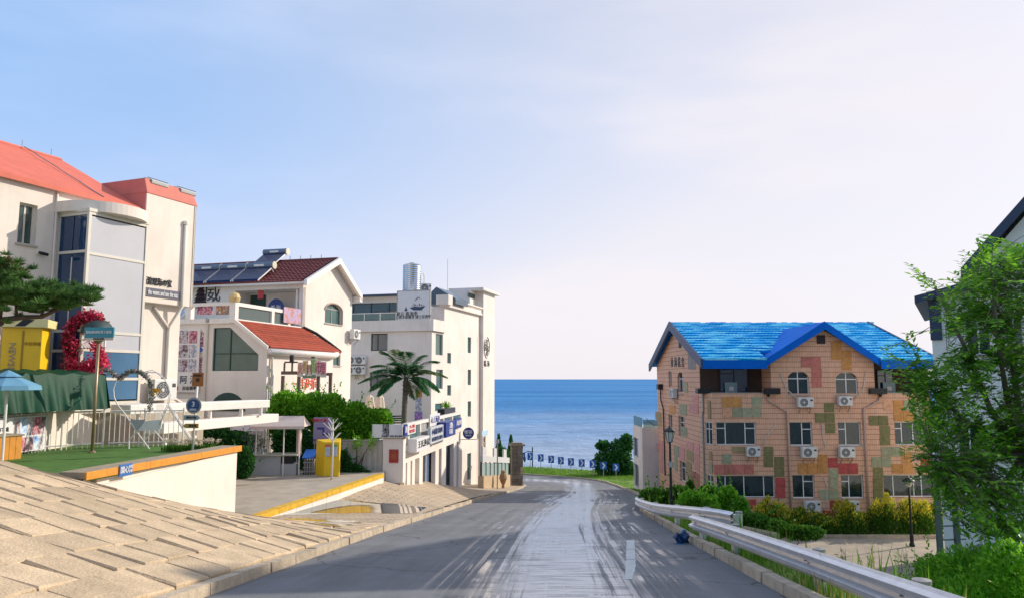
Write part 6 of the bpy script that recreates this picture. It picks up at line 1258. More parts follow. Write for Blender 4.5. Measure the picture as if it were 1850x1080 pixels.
ps = [(x0+.12,.05),(x0+.42,.65),(x1-.5,-.02),(x1-.12,.6),(x1+.1,.1)]
for (x, y) in ps: MB().tube([(x,y,0 if x > x1-.6 else zc_),(x,y,zr0)], .03, 6).build('post', WPAINT, st)
xr0, xr1 = so(460,765).x-.1, so(547,770).x+.1
slab((xr0,-.25,zr0),(xr1,-.25,zr0),(xr1-.15,.35,zr1+.05),(xr0+.25,.35,zr1+.05), .03, 'canopy_front', CANV, st); slab((xr0+.25,.35,zr1+.05),(xr1-.15,.35,zr1+.05),(xr1,.95,zr0),(xr0,.95,zr0), .03, 'canopy_back', CANV, st)
MB().prism([(xr1-.02,-.22,zr0),(xr1-.02,.92,zr0),(xr1-.16,.35,zr1+.03)], (.02,0,0)).build('canopy_gable', CANV, st); MB().box(xr0,xr1,-.27,-.252,zr0-.08,zr0+.02).build('valance', CANV, st)
for i, (x, h) in enumerate(((x0+.05,.28),(x0+.25,.22),(x0+.34,.3))): MB().lathe([(.05,0),(.05,h*.6),(.02,h*.8),(.02,h)], 8, (x,.2,zc_)).build('bottle', mat('bottle_clear', (.4,.42,.4), .2), st)
MB().box(x1+.0,x1+.04,.2,.75,zc_-.1,zr0-.1).build('poster_panel', mat('poster_cream', (.65,.48,.40), .6, .15, 6), st)
# smaller stall awning behind
q2 = Vector((at(455,850,33).x, 32.2, ZP)); s2 = thing('striped_awning_stall', 'second stall with a low pink-grey scalloped awning behind the counter', 'stall', q2, 0)
a0 = at(420,778,32.2)-q2; a1 = at(480,778,32.2)-q2; zt_ = (at(450,765,32.2)-q2).z
slab((a0.x,-.3,a0.z),(a1.x,-.3,a0.z),(a1.x,.6,zt_+.15),(a0.x+.3,.6,zt_+.15), .03, 'awning', CANV, s2)
for i in range(10): x = a0.x+(a1.x-a0.x)*i/10; MB().prism([(x,-.31,a0.z),(x+.13,-.31,a0.z),(x+.12,-.31,a0.z-.1),(x+.065,-.31,a0.z-.14),(x+.01,-.31,a0.z-.1)], (0,.01,0)).build('scallop', CANV, s2)
for x in (a0.x+.25, a0.x+.95, a1.x): MB().tube([(x,.0,0),(x,.0,a0.z)], .025, 6).build('post', WPAINT, s2)
MB().box(a0.x+.2, a1.x, .1, .5, .7, .78).build('table_top', GRB, s2); MB().box(a0.x+.4, a0.x+1.1, -.02, .02, 1.1, 1.45).build('rack', GREYM, s2)
# yellow collection box
yq = Vector((at(588,861,29.6).x, 29.6, ZP)); yb_ = thing('yellow_kiosk', 'bright yellow kiosk box with two pale notices under its slanted top', 'kiosk', yq, 0)
def yo(px, py): return at(px, py, 29.6)-yq
l, m_, r_ = yo(565,840).x, yo(585,840).x, yo(612,840).x; zt_ = yo(590,797).z; zb_ = yo(575,792).z
YEL3 = mat('kiosk_yellow', (.78,.50,.01), .5, .08, 3)
MB().hexa([(l,.45,0),(m_,0,0),(r_,.05,0),(r_-.1,.7,0),(l,.45,zt_+.05),(m_,0,zt_-.02),(r_,.05,zt_-.02),(r_-.1,.7,zt_+.08)]).build('body', YEL3, yb_, bevel=.01)
for i, (p0, p1) in enumerate(((588,597),(600,609))):
    a, b = yo(p0,810).x, yo(p1,810).x; MB().box(a, b, -.03, -.008, yo(590,823).z, yo(590,806).z).build('notice', mat('notice_pale', (.45,.50,.62), .5, .2, 8), yb_); MB().box(a-.02, b+.0, -.036, -.031, yo(590,806).z, yo(590,802).z).build('notice_heading', mat('notice_red', (.55,.12,.06), .5) if i == 0 else mat('notice_green', (.15,.4,.12), .5), yb_)
# blue-lidded crate rack
cq = Vector((at(557,858,30.2).x, 30.2, ZP)); cr = thing('crate_rack', 'small wire rack with a blue awning lid between stall and yellow kiosk', 'rack', cq, 0)
w_ = .4; hh = (at(557,827,30.2)-cq).z
for x in [-.2+.1*i for i in range(5)]: MB().box(x-.015,x+.015,-.02,.0,0,hh).build('slat', BLACK, cr)
for z in (.1,hh*.4,hh*.7): MB().box(-.22,.22,-.03,-.021,z,z+.05).build('rail', GREYM, cr)
MB().box(-.2,.2,.02,.4,0,hh-.05).build('sack', mat('pale_sack', (.45,.40,.33), .9, .3, 8), cr, bevel=.03)
slab((-.24,-.12,hh),(.22,-.12,hh),(.22,.42,hh+.28),(-.24,.42,hh+.28), .04, 'lid', mat('lid_blue', (.01,.12,.5), .5), cr)
# white twig ornament
wq = Vector((at(599,866,28.7).x, 28.7, ZP)); wt = thing('white_twig_post', 'slender white painted post with upswept twig branches', 'ornament', wq, 0)
ht = (at(600,757,28.7)-wq).z; MB().tube([(0,0,0),(.02,0,ht*.6),(0,0,ht)], .045, 8, .015).build('stem', WPAINT, wt, smooth=True)
for (z, l, n) in ((ht*.64,.42,5),(ht*.80,.44,5),(ht*.92,.3,4)):
    for i in range(n):
        a = i*2*math.pi/n+.4+z; MB().tube([(0,0,z),(l*math.cos(a)*.85,l*math.sin(a)*.5,z+l*.75)], .022, 6, .012).build('branch', WPAINT, wt)
# barbecue market sign on a steel frame
mq = Vector((at(555,735,34.6).x, 34.6, ZP)); ms = thing('market_sign', 'colourful cut-out character sign on a tall brown steel frame above the bushes', 'sign', mq, 0)
def mo(px, py): return at(px, py, 34.6)-mq
BRN = mat('brown_steel', (.17,.12,.09), .7, .2, 5)
for px in (511,540,575,597): x = mo(px,690).x; MB().box(x-.07,x+.07,-.07,.07,0,mo(px,678).z).build('post', BRN, ms)
z = mo(550,676).z; MB().box(mo(508,690).x,mo(541,690).x,-.08,.08,z,z+.16).build('beam', BRN, ms); MB().box(mo(552,690).x,mo(600,690).x,-.08,.08,z-.05,z+.09).build('beam', BRN, ms)
for px in (514,528): x = mo(px,660).x; MB().box(x-.04,x+.04,-.03,.03,z+.162,mo(px,655).z).build('upright', BRN, ms)
MB().box(mo(514,655).x,mo(538,655).x,-.03,.03,mo(514,655).z,mo(514,653).z+.02).build('top_rail', BRN, ms)
MB().box(mo(526,650).x,mo(532,650).x,-.25,-.05,mo(528,654).z,mo(528,641).z).build('loudspeaker', BLACK, ms); MB().box(mo(563,648).x,mo(569,648).x,-.1,.05,mo(565,650).z,mo(565,644).z).build('lamp_head', BLACK, ms)
for ch, px, py, sz, c in (('火',544,667,.62,(.75,.13,.06)),('炬',553,663,.56,(.75,.42,.08)),('八',560.5,668,.5,(.7,.06,.05)),('街',568,662,.7,(.28,.52,.03)),('市',577,665,.66,(.66,.07,.16)),('集',586,667,.66,(.68,.1,.24))):
    v = mo(px, py); MB().box(v.x-.13, v.x+.13, -.15, -.12, v.z-sz*.55, v.z+sz*.55).build('letter_backing', mat('letter_cream', (.72,.66,.58), .6), ms, bevel=.02); text(ch, sz*1.0, mat('letter_'+ch, c, .5), ms, (v.x, -.165, v.z), sx=.42, depth=.02)
MB().box(mo(548,680).x,mo(572,680).x,-.1,-.06,mo(560,683).z,mo(560,677).z).build('under_panel', mat('under_green', (.25,.29,.22), .6), ms)
pq = Vector((at(582,800,31.6).x, 31.6, at(582,801,31.6).z)); pp = thing('pavilion_poster', 'lilac poster with red heading and dark blue arrow half behind the bushes', 'poster', pq, 0)
w_ = (at(599,780,31.6)-at(566,780,31.6)).x; h_ = (at(582,753,31.6)-pq).z
MB().box(-w_/2,w_/2,0,.04,0,h_).build('board', mat('lilac_board', (.30,.25,.40), .5, .1, 4), pp); text('海鲜大集', .16, REDT, pp, (-w_*.18,-.01,h_*.88)); MB().prism([(-w_*.3,-.01,h_*.62),(w_*.1,-.01,h_*.62),(w_*.1,-.01,h_*.4),(w_*.3,-.01,h_*.4),(w_*.3,-.01,h_*.32),(0,-.01,h_*.32),(0,-.01,h_*.54),(-w_*.3,-.01,h_*.54)], (0,.008,0)).build('arrow', mat('navy_arrow', (.04,.04,.2), .5), pp); text('营业中欢迎光临', .1, MATS['navy_lettering'], pp, (-.1,-.01,h_*.14))
for x in (-w_/2+.05, w_/2-.05): MB().box(x-.02,x+.02,.045,.08,-2.2,h_).build('leg', GREYM, pp)
# terrace over the shops: closed parasols, standee, chairs, plant trough
zdw = zdk5-4.9
trr = MB(); trr.prism([(-4.9,32.5,zdw-.3),(-3.2,43.2,zdw-.3),(-8,54,zdw-.3),(-18,52,zdw-.3),(-14,36.5,zdw-.3)], (0,0,.28)); trr.build('roof_terrace', mat('terrace_tiles', (.42,.36,.30), .8, .2, 2), None, kind='structure')
for px, Y, l in ((668,46,'closed cream parasol standing beside the apartment block wall'),(686,44.5,'closed cream parasol with a wider base, nearer the palm')):
    v = at(px,740,Y); t = thing('closed_parasol', l, 'parasol', (v.x, Y, zdw), 0, 'closed parasols on the terrace'); hh = at(px,712,Y).z-zdw
    MB().tube([(0,0,0),(0,0,hh+.1)], .03, 6).build('pole', GREYM, t); B = MB(); prof = [(.3 if px == 668 else .42,.55),(.28,1.0),(.24,hh*.75),(.2,hh*.92),(.03,hh)]; n = 14; vs = []; fs = []
    for r_, z in prof: vs += [((r_*(1+.18*(j % 2)))*math.cos(j*2*math.pi/n), (r_*(1+.18*(j % 2)))*math.sin(j*2*math.pi/n), z) for j in range(n)]
    for i in range(len(prof)-1):
        for j in range(n): fs.append((i*n+j,i*n+(j+1)%n,(i+1)*n+(j+1)%n,(i+1)*n+j))
    B.add(vs, fs).build('folded_canopy', mat('cream_canvas', (.66,.55,.42), .85, .12, 5), t, fix=False)
v = at(756,752,38); t = thing('standee', 'upright pink and blue standee board with an orange top on the terrace', 'sign', (v.x,38,zdw), 5); h_ = at(756,704,38).z-zdw
MB().box(-.2,.2,0,.05,0,h_*.55).build('lower_board', photo_mat('print_magenta', [(.5,.05,.2),(.6,.3,.5),(.1,.1,.4),(.65,.5,.55)], 5), t); MB().box(-.17,.17,0,.05,h_*.56,h_*.84).build('upper_board', PHD, t); MB().box(-.17,.17,0,.05,h_*.845,h_).build('orange_top', mat('standee_orange', (.62,.2,.05), .6), t)
for px, Y, l in ((707,40,'dark slatted folding chair on the terrace beside the palm trunk'),(719,40.5,'dark low chair next to the folding chair on the terrace')):
    v = at(px,750,Y); t = thing('terrace_chair', l, 'chair', (v.x,Y,zdw), 20)
    for (x, y) in ((-.22,-.2),(.22,-.2),(-.22,.2),(.22,.2)): MB().box(x-.02,x+.02,y-.02,y+.02,0,.45).build('leg', BLACK, t)
    MB().box(-.25,.25,-.23,.23,.452,.49).build('seat', BLACK, t)
    for i in range(4): MB().box(-.24,.24,.2,.23,.55+i*.12,.62+i*.12).build('back_slat', BLACK, t)
v = at(805,745,41.5); t = thing('plant_trough', 'long black plant trough on the terrace edge', 'planter', (v.x,42.2,at(805,750,42.2).z), 83); hh = .5
MB().box(-1.5,1.5,-.2,.2,0,.42).build('trough', BLACK, t, bevel=.01)
# ---------------- right-hand side ----------------
B = MB(); B.add([(8.5,27,-8.02),(45,27,-8.02),(45,38.6,-8.02),(9.5,38.6,-8.02)], [(0,1,2,3)]); 
B.build('car_park', mat('car_park_paving', (.40,.33,.25), .9, .3, 1.5, .3, 30), None, kind='structure')
e = bpy.data.objects.new('bed_kerb', None); COL.objects.link(e); e['kind'] = 'structure'
for i in range(16): MB().box(11+i*1.0, 11.985+i*1.0, 38.3, 38.5, -8.2, -7.85).build('kerb_stone', KERB, e)
WP = [(0,0),(.015,.03),(.075,.055),(.08,.10),(.01,.135),(.005,.175),(.075,.21),(.08,.255),(.015,.28),(0,.31)]
def guardrail(label, tops, posts, cap=False):
    o = Vector((tops[0].x, tops[0].y, zr(tops[0].y))); t = thing('guardrail', label, 'guardrail', o, 0)
    # smooth the path
    pts = []
    for i in range(len(tops)-1):
        p0, p1, p2, p3 = tops[max(0,i-1)], tops[i], tops[i+1], tops[min(len(tops)-1,i+2)]
        for k in range(6):
            s = k/6; pts.append(.5*((2*p1)+(p2-p0)*s+(2*p0-5*p1+4*p2-p3)*s*s+(3*p1-p0-3*p2+p3)*s**3))
    pts.append(tops[-1]); vs = []; fs = []; m = len(WP)
    for i, p in enumerate(pts):
        d = pts[min(i+1,len(pts)-1)]-pts[max(i-1,0)]; d.z = 0; d.normalize(); n = Vector((-d.y, d.x, 0))
        for off in (0, -.006):
            for (a, z) in WP: vs.append(p-o+n*(a+off)+Vector((0,0,z-.31)))
    M2 = 2*m
    for i in range(len(pts)-1):
        for k in range(m-1):
            fs.append((i*M2+k, (i+1)*M2+k, (i+1)*M2+k+1, i*M2+k+1)); fs.append((i*M2+m+k, i*M2+m+k+1, (i+1)*M2+m+k+1, (i+1)*M2+m+k))
        for k in (0, m-1): fs.append((i*M2+k, i*M2+m+k, (i+1)*M2+m+k, (i+1)*M2+k))
    MB().add(vs, fs).build('w_beam', STEEL, t, smooth=False)
    for f in posts:
        i = min(len(pts)-2, int(f*(len(pts)-1))); p = pts[i]; d = pts[i+1]-p; d.z = 0; d.normalize(); n = Vector((-d.y, d.x, 0)); q = p-o-n*.13
        g = gz(p.x+.15, p.y)-o.z-.3; MB().tube([(q.x,q.y,g),(q.x,q.y,p.z-o.z-.03)], .07, 12).build('post', STEEL, t, smooth=False)
        MB().lathe([(.075,0),(.075,.03),(.0,.045)], 12, (q.x,q.y,p.z-o.z-.03), caps=False).build('post_cap', GREYM, t)
        b = p-o-n*.06; MB().box(b.x-.05,b.x+.05,b.y-.05,b.y+.05,p.z-o.z-.26,p.z-o.z-.05).build('spacer', STEEL, t)
        for dx in (-.05,.05):
            c = p-o+n*.012+d*dx*1.2; MB().lathe([(.02,0),(.02,.012)], 6, (c.x,c.y,c.z-.157)).build('bolt', GREYM, t)
    return t, pts, o
near = [at(2100,1196,3.6), at(1740,1078,5.26), at(1560,1022,7.3), at(1459,990,9), at(1331,951,12.2), at(1250,928,15.7)]
guardrail('near straight steel guardrail with a cut-off end on round posts along the kerb', near, (.02,.3,.62,.84,.97))
far = [at(1325,924,15.4), at(1290,918,16.1), at(1249,914,17.4), at(1184,908,22), at(1153,899,28), at(1153,895,32), at(1166,892,37)]
guardrail('curved steel guardrail bending round the corner by the black lamp post', far, (.02,.3,.42,.55,.68,.85))
# street lamp
def lantern_post(loc, H, label, head='lantern'):
    t = thing('street_lamp', label, 'lamp post', loc, 0)
    MB().lathe([(.13,0),(.13,.12),(.09,.2),(.09,.55),(.06,.62),(.045,H*.5),(.04,H-.62),(.06,H-.6),(.03,H-.55)], 12).build('post', BLACK, t, smooth=False)
    if head == 'lantern':
        for k in range(6):
            a = k*math.pi/3; MB().tube([(.09*math.cos(a),.09*math.sin(a),H-.54),(.17*math.cos(a),.17*math.sin(a),H-.17)], .012, 4).build('cage_bar', BLACK, t)
        MB().lathe([(.082,H-.54),(.155,H-.18)], 6, caps=False).build('lamp_glass', mat('milk_glass', (.55,.58,.56), .3, .1, 4), t)
        MB().lathe([(.09,H-.56),(.09,H-.54)], 6).build('base_ring', BLACK, t); MB().lathe([(.23,H-.17),(.24,H-.15),(.10,H-.05),(.05,H-.03),(.03,H+.03),(0,H+.05)], 6).build('hood', BLACK, t)
        MB().prism([(.11*math.cos(k*math.pi/10), -.07, H*.58+.11*math.sin(k*math.pi/10)) for k in range(20)], (0,.02,0)).build('round_plate', mat('grey_plate', (.3,.29,.28), .5), t); MB().prism([(.075*math.cos(k*math.pi/10), -.075, H*.58+.075*math.sin(k*math.pi/10)) for k in range(20)], (0,.004,0)).build('plate_face', mat('plate_face', (.5,.42,.40), .5), t)
    else:
        MB().lathe([(.05,H-.55),(.12,H-.5),(.19,H-.28)], 12, caps=False).build('lamp_glass', mat('warm_milk_glass', (.75,.70,.58), .3, .1, 4), t); MB().lathe([(.29,H-.30),(.27,H-.24),(.12,H-.12),(.03,H-.1),(0,H-.06)], 12).build('hood', BLACK, t)
    return t
q = at(1213,915,27); zt_ = at(1213,770,27).z; lantern_post((q.x,27,zr(27)-.15), zt_-zr(27)+.15, 'black street lamp with glazed lantern behind the curved guardrail')
q = at(1646,950,36.6); zt_ = at(1646,858,36.6).z; lantern_post((q.x,36.6,-8.05), zt_+8.05, 'low black garden lamp with domed hood in front of the golden hedge', 'dome')
# blue bag by the kerb
q = onroad(1233,981); bg2 = thing('blue_bag', 'crumpled dark blue plastic bag lying against the kerb', 'bag', (q.x-.02, q.y, zr(q.y)), 20)
bm = bmesh.new(); bmesh.ops.create_icosphere(bm, subdivisions=3, radius=.13); rg = random.Random(6)
for v_ in bm.verts:
    n = v_.co.normalized(); k = 1+.28*math.sin(n.x*7+n.z*5)+.18*math.sin(n.y*11-n.x*6); v_.co = Vector((n.x*.15*k, n.y*.12*k, max(-.10, n.z*.11*k)))
me = bpy.data.meshes.new('bag_body'); bm.to_mesh(me); bm.free(); me.materials.append(mat('bag_blue', (.01,.05,.14), .3, .4, 14)); ob = bpy.data.objects.new('bag_body', me); COL.objects.link(ob); ob.parent = bg2; ob.location = (0,0,.1)
MB().tube([(.02,0,.18),(.06,.02,.26),(.12,.03,.24),(.13,.04,.14)], .022, 6).build('handle', mat('bag_cyan', (.02,.22,.42), .3, .3, 12), bg2, smooth=True); MB().prism([(-.2,-.12,0.005),(.02,-.16,.005),(.05,-.05,.005),(-.14,0,.005)], (0,0,.02)).build('loose_flap', MATS['bag_cyan'], bg2)
# rolled reed mat on the bank
a, b = at(1345,950,20.5), at(1404,962,19.6); rm = thing('reed_roll', 'pale rolled reed mat lying on the bank behind the guardrail', 'roll', ((a.x+b.x)/2,(a.y+b.y)/2,(a.z+b.z)/2-.12), math.degrees(math.atan2(b.y-a.y,b.x-a.x))); L_ = (b-a).length/2
prof = []
B = MB(); n = 26
for i in range(n): x0 = -L_+2*L_*i/n; B.tube([(x0,0,.0+(.5-i/n)*(a.z-b.z)*.9),(x0+2*L_/n*.9,0,(.5-(i+1)/n)*(a.z-b.z)*.9)], .13*(1-.1*(i % 2)), 12)
B.build('roll', mat('reed', (.42,.33,.21), .9, .3, 9, .4, 30), rm)['kind'] = 'stuff'
for x in (-L_*.5, L_*.5): MB().box(x-.03,x+.03,-.1,.1,-1.5,-.1).build('prop', GREYM, rm)
# metal stair on the slope under the big tree
sr_ = thing('metal_stair', 'grey steel stair with thin handrails under the leafy tree', 'stair', (11.2,20,gz(11.2,20)), 0); zb = gz(11.2,20)
def sro(px, py, Y): return at(px,py,Y)-Vector((11.2,20,zb))
for (px, y0, y1, Y) in ((1691,868,1062,20),(1724,890,1010,20.5)):
    p, q = sro(px,y0,Y), sro(px,y1,Y); MB().box(p.x-.06,p.x+.06,p.y-.06,p.y+.06,min(q.z,-.1),p.z).build('post', mat('stair_grey', (.10,.13,.14), .5, .2, 4, metal=.3), sr_)
MB().tube([sro(1724,1010,20.5), sro(1770,985,21.5)], .07, 6).build('stringer', MATS['stair_grey'], sr_)
for dz in (950,975,1000): MB().tube([sro(1695,dz,20), sro(1745,dz-2,21)], .02, 6).build('rail', MATS['stair_grey'], sr_)
for i in range(6): p = sro(1715+8*i, 1030-6*i, 20.6+.2*i); MB().box(p.x-.1,p.x+.4,p.y-.4,p.y+.4,p.z-.04,p.z).build('tread', MATS['stair_grey'], sr_)
# blue arrow boards along the bend
SB = mat('arrow_blue', (.015,.11,.50), .4, .1, 3)
poles = [(943.5,844.6,90),(958,845.4,89),(977,848,87.3),(996,850.6,85.7),(1013.5,853,84.2),(1031.7,855,82.8),(1051,857,81.5),(1071,859,80.3),(1090.5,862,79),(1113,865,77.5)]
proto = None
for i, (px, py, Y) in enumerate(poles):
    q = at(px, py, Y); loc = (q.x, Y, gz(q.x, Y)); hh = at(px, py-28, Y).z-loc[2]
    if proto is None:
        proto = thing('arrow_board', 'blue arrow board with white chevron on a thin post along the seaside verge', 'road sign', loc, 0, 'arrow boards on the seaside bend')
        MB().tube([(0,0,0),(0,0,hh)], .035, 8).build('post', GREYM, proto); pl = MB().box(-.33,.33,-.05,-.02,hh-.82,hh+.02).build('plate', SB, proto)
        MB().prism([(-.15,-.055,hh-.72),(.0,-.055,hh-.72),(.2,-.055,hh-.4),(.0,-.055,hh-.08),(-.15,-.055,hh-.08),(.05,-.055,hh-.4)], (0,.004,0)).build('chevron', WHITET, pl)
        kids = [o for o in bpy.data.objects if o.parent == proto]; gk = [o for o in bpy.data.objects if o.parent == pl]
        proto.rotation_euler.z = math.radians(-6)
    else:
        c = proto.copy(); COL.objects.link(c); c.location = loc; c.rotation_euler.z = math.radians(random.Random(i).uniform(-16, 10)); c.scale = (1,1,hh/(at(943.5,816.6,90).z-gz(at(943.5,844.6,90).x,90)))
        for ch in kids:
            k2 = ch.copy(); COL.objects.link(k2); k2.parent = c
            if ch == pl:
                for g_ in gk: k3 = g_.copy(); COL.objects.link(k3); k3.parent = k2
# seaside lamp with arm
q = at(962,845,91); t = thing('promenade_lamp', 'dark promenade lamp with a bracket arm beyond the arrow boards', 'lamp post', (q.x,91,gz(q.x,91)-.2), 0); H = at(962,805,91).z-gz(q.x,91)
MB().tube([(0,0,0),(0,0,H)], .07, 8).build('post', BLACK, t); MB().tube([(0,0,H-.5),(-.5,0,H-.45),(-.9,0,H-.55),(-.95,0,H-1.0)], .05, 6).build('arm', BLACK, t); MB().lathe([(.05,.3),(.16,.0),(.14,-.3),(.05,-.5)], 8, (-.95,0,H-1.2)).build('lamp_head', BLACK, t); MB().lathe([(.0,-.05),(.12,0),(.1,.2),(0,.28)], 8, (.05,0,H)).build('globe', mat('milk_glass', (.55,.58,.56), .3, .1, 4), t)

# ---------------- vegetation ----------------
def leaf(B, c, d, n, l, w):
    s = d.cross(n).normalized(); n2 = s.cross(d).normalized()
    B.add([c, c+d*l*.45+s*w+n2*l*.06, c+d*l, c+d*l*.45-s*w+n2*l*.06], [(0,1,2,3)])
def rv(r): return Vector((r.gauss(0,1), r.gauss(0,1), r.gauss(0,1))).normalized()
def blob(B, c, rad, n, l, w, r, shell=.55, up=.3):
    """leaves spread through an ellipsoid, denser towards its skin"""
    for _ in range(n):
        d = rv(r); f = shell+(1-shell)*r.random() if r.random() < .75 else r.random()
        p = Vector((c[0]+d.x*rad[0]*f, c[1]+d.y*rad[1]*f, c[2]+d.z*rad[2]*f)); dd = (d*.8+rv(r)*.8+Vector((0,0,up))).normalized(); s_ = r.uniform(.6,1.25)
        leaf(B, p, dd, rv(r), l*s_, w*s_)
BARK = mat('bark', (.09,.065,.045), .9, .3, 8, .6, 30); BARKG = mat('grey_bark', (.14,.12,.10), .9, .3, 8, .5, 30)
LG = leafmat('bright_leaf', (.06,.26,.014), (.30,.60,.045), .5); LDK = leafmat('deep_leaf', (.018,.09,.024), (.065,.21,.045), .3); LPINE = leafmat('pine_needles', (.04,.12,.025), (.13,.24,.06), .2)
LPALM = leafmat('palm_leaf', (.016,.10,.035), (.09,.27,.08), .35, .4); LGOLD = leafmat('golden_tip', (.40,.42,.03), (.80,.66,.07), .4); LHED = leafmat('hedge_leaf', (.03,.11,.012), (.11,.25,.025), .35); LTREE = leafmat('tree_leaf', (.05,.21,.016), (.28,.56,.05), .55, .4)
def shrub(name, label, base, blobs, m, n, l, w, r, group=None, stems=4):
    t = thing(name, label, 'shrub', base, 0, group); B = MB(); o = Vector(base)
    for (c, rad, f) in blobs:
        c = Vector(c)-o; blob(B, c, rad, int(n*f), l, w, r)
        for _ in range(int(4*f)+2):     # stray twigs break the outline
            d = rv(r); d.z = abs(d.z)*1.1; d.normalize(); p = Vector((c.x+d.x*rad[0], c.y+d.y*rad[1], c.z+d.z*rad[2]))
            for k in range(9): leaf(B, p+d*k*l*.5+rv(r)*l*.15, (d+rv(r)*.9).normalized(), rv(r), l*r.uniform(.7,1.1), w)
    B.build('foliage', m, t, fix=False)['kind'] = 'stuff'
    S_ = MB()
    for i in range(stems):
        c = Vector(blobs[i % len(blobs)][0])-o; S_.tube([(r.uniform(-.1,.1), r.uniform(-.1,.1), -.1), (c.x*.5, c.y*.5, c.z*.6), c], .03, 5, .012)
    S_.build('stems', BARK, t)['kind'] = 'stuff'
    return t
R7 = random.Random(77)
def pb_(px, py, Y): return tuple(at(px, py, Y))
PXM = lambda Y: Y/FPX
# bushes behind the plaza
Y = 33.0; u = PXM(Y)
LB = [('broad bright green bush directly in front of the market sign posts', (522,850), [((515,738),(28,26,32),1.2),((540,745),(26,24,34),1.1),((500,760),(18,18,30),.7)]),
      ('tall bright green bush beside the market sign, above the purple poster', (575,850), [((570,742),(26,22,34),1.0),((600,735),(24,20,24),.9),((585,775),(24,20,30),.7)]),
      ('rounded bright green bush above the ribbed fence', (630,800), [((625,765),(26,22,30),1.1),((642,752),(22,20,26),.9)]),
      ('green bush spilling over the fence next to the black-lettered name board', (675,800), [((668,768),(30,22,30),1.2),((690,762),(18,18,24),.7)]),
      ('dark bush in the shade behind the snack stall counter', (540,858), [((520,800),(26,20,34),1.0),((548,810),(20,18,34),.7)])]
for i, (lab, bs, bl) in enumerate(LB):
    yy = Y if i != 4 else 32.0; u = PXM(yy)
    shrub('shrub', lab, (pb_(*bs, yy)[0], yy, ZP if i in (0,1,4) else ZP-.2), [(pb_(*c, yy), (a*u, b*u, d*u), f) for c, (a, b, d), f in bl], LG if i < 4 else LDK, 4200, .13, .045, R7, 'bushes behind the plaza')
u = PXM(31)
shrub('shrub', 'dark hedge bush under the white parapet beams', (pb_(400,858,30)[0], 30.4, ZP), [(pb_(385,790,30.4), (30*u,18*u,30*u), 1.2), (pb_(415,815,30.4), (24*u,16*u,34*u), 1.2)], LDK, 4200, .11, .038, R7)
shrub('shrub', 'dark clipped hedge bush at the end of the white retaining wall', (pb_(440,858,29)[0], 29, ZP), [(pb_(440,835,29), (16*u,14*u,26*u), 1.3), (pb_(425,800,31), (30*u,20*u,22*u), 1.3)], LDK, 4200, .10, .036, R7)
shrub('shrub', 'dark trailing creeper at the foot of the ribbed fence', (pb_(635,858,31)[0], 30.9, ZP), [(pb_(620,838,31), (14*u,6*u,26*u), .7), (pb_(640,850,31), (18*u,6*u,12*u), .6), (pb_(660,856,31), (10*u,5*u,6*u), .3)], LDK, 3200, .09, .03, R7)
cre = [(pb_(645,800,31.2), (10*u,4*u,14*u), .25), (pb_(672,798,31.2), (8*u,4*u,16*u), .2)]
shrub('shrub', 'thin creeper hanging down over the top of the ribbed fence', (cre[0][0][0], 31.2, ZP), cre, LG, 900, .07, .024, R7)
shrub('shrub', 'silvery low bush under the lower white beam', (pb_(445,800,30.8)[0], 30.6, ZP), [(pb_(455,800,30.6), (26*u,12*u,16*u), .8)], leafmat('silver_leaf', (.08,.12,.08), (.22,.26,.2), .2), 1300, .07, .02, R7)
# low flower boxes by the fence
for k, (px, lab) in enumerate(((325,'low clump of pale flowers on green blades beside the heart seat'), (368,'low clump of pale flowers on green blades behind the signpost'))):
    q = at(px, 806, 20.3); t = thing('flower_clump', lab, 'flowers', (q.x, 20.3, ZT), 0, 'flower clumps on the turf'); B = MB(); B2 = MB()
    for _ in range(420):
        x, y = R7.uniform(-.42,.42), R7.uniform(-.2,.2); h = R7.uniform(.12,.26); leaf(B, Vector((x,y,0)), Vector((R7.gauss(0,.2),R7.gauss(0,.2),1)).normalized(), rv(R7), h, .012)
    for _ in range(80):
        x, y = R7.uniform(-.42,.42), R7.uniform(-.2,.2); blob(B2, (x,y,.27+R7.uniform(-.03,.05)), (.025,.025,.03), 6, .04, .016, R7)
    B.build('blades', leafmat('blade_green', (.05,.14,.015), (.12,.26,.03), .3), t, fix=False)['kind'] = 'stuff'; B2.build('flower_heads', leafmat('pale_flowers', (.5,.42,.30), (.7,.62,.5), .3), t, fix=False)['kind'] = 'stuff'
# palm
pq = at(728,775,33.6); pt = thing('palm_tree', 'feathery palm tree rising above the name board', 'palm tree', (pq.x, 33.6, zdk5-4.9-.25), 0); pbz = zdk5-4.9-.25
cw = at(733,690,33.6)-Vector((pq.x,33.6,pbz)); B = MB(); n = 16
for i in range(n):
    f0, f1 = i/n, (i+1)/n; p, q = Vector((0,0,0)).lerp(cw, f0), Vector((0,0,0)).lerp(cw, f1); B.tube([p, q], .13-.02*f0+.012, 10, .13-.02*f0-.006)
B.tube([cw, cw+Vector((0,0,.25))], .14, 8, .05); B.build('trunk', mat('palm_trunk', (.16,.13,.10), .9, .3, 6, .5, 25), pt)
fr_px = [(650,690,1.0,0),(668,660,.8,.5),(692,634,.5,-.4),(712,630,.2,.5),(735,636,.1,-.6),(765,640,.5,.3),(792,652,.9,-.2),(806,680,1.1,.2),(795,705,1.3,-.5),(770,712,1.2,.7),(745,720,1.0,1.0),(690,712,1.2,-.8),(664,705,1.2,.6),(680,672,.8,-1.0),(778,672,.8,1.0),(720,655,.3,-1.1),(755,660,.5,-1.0)]
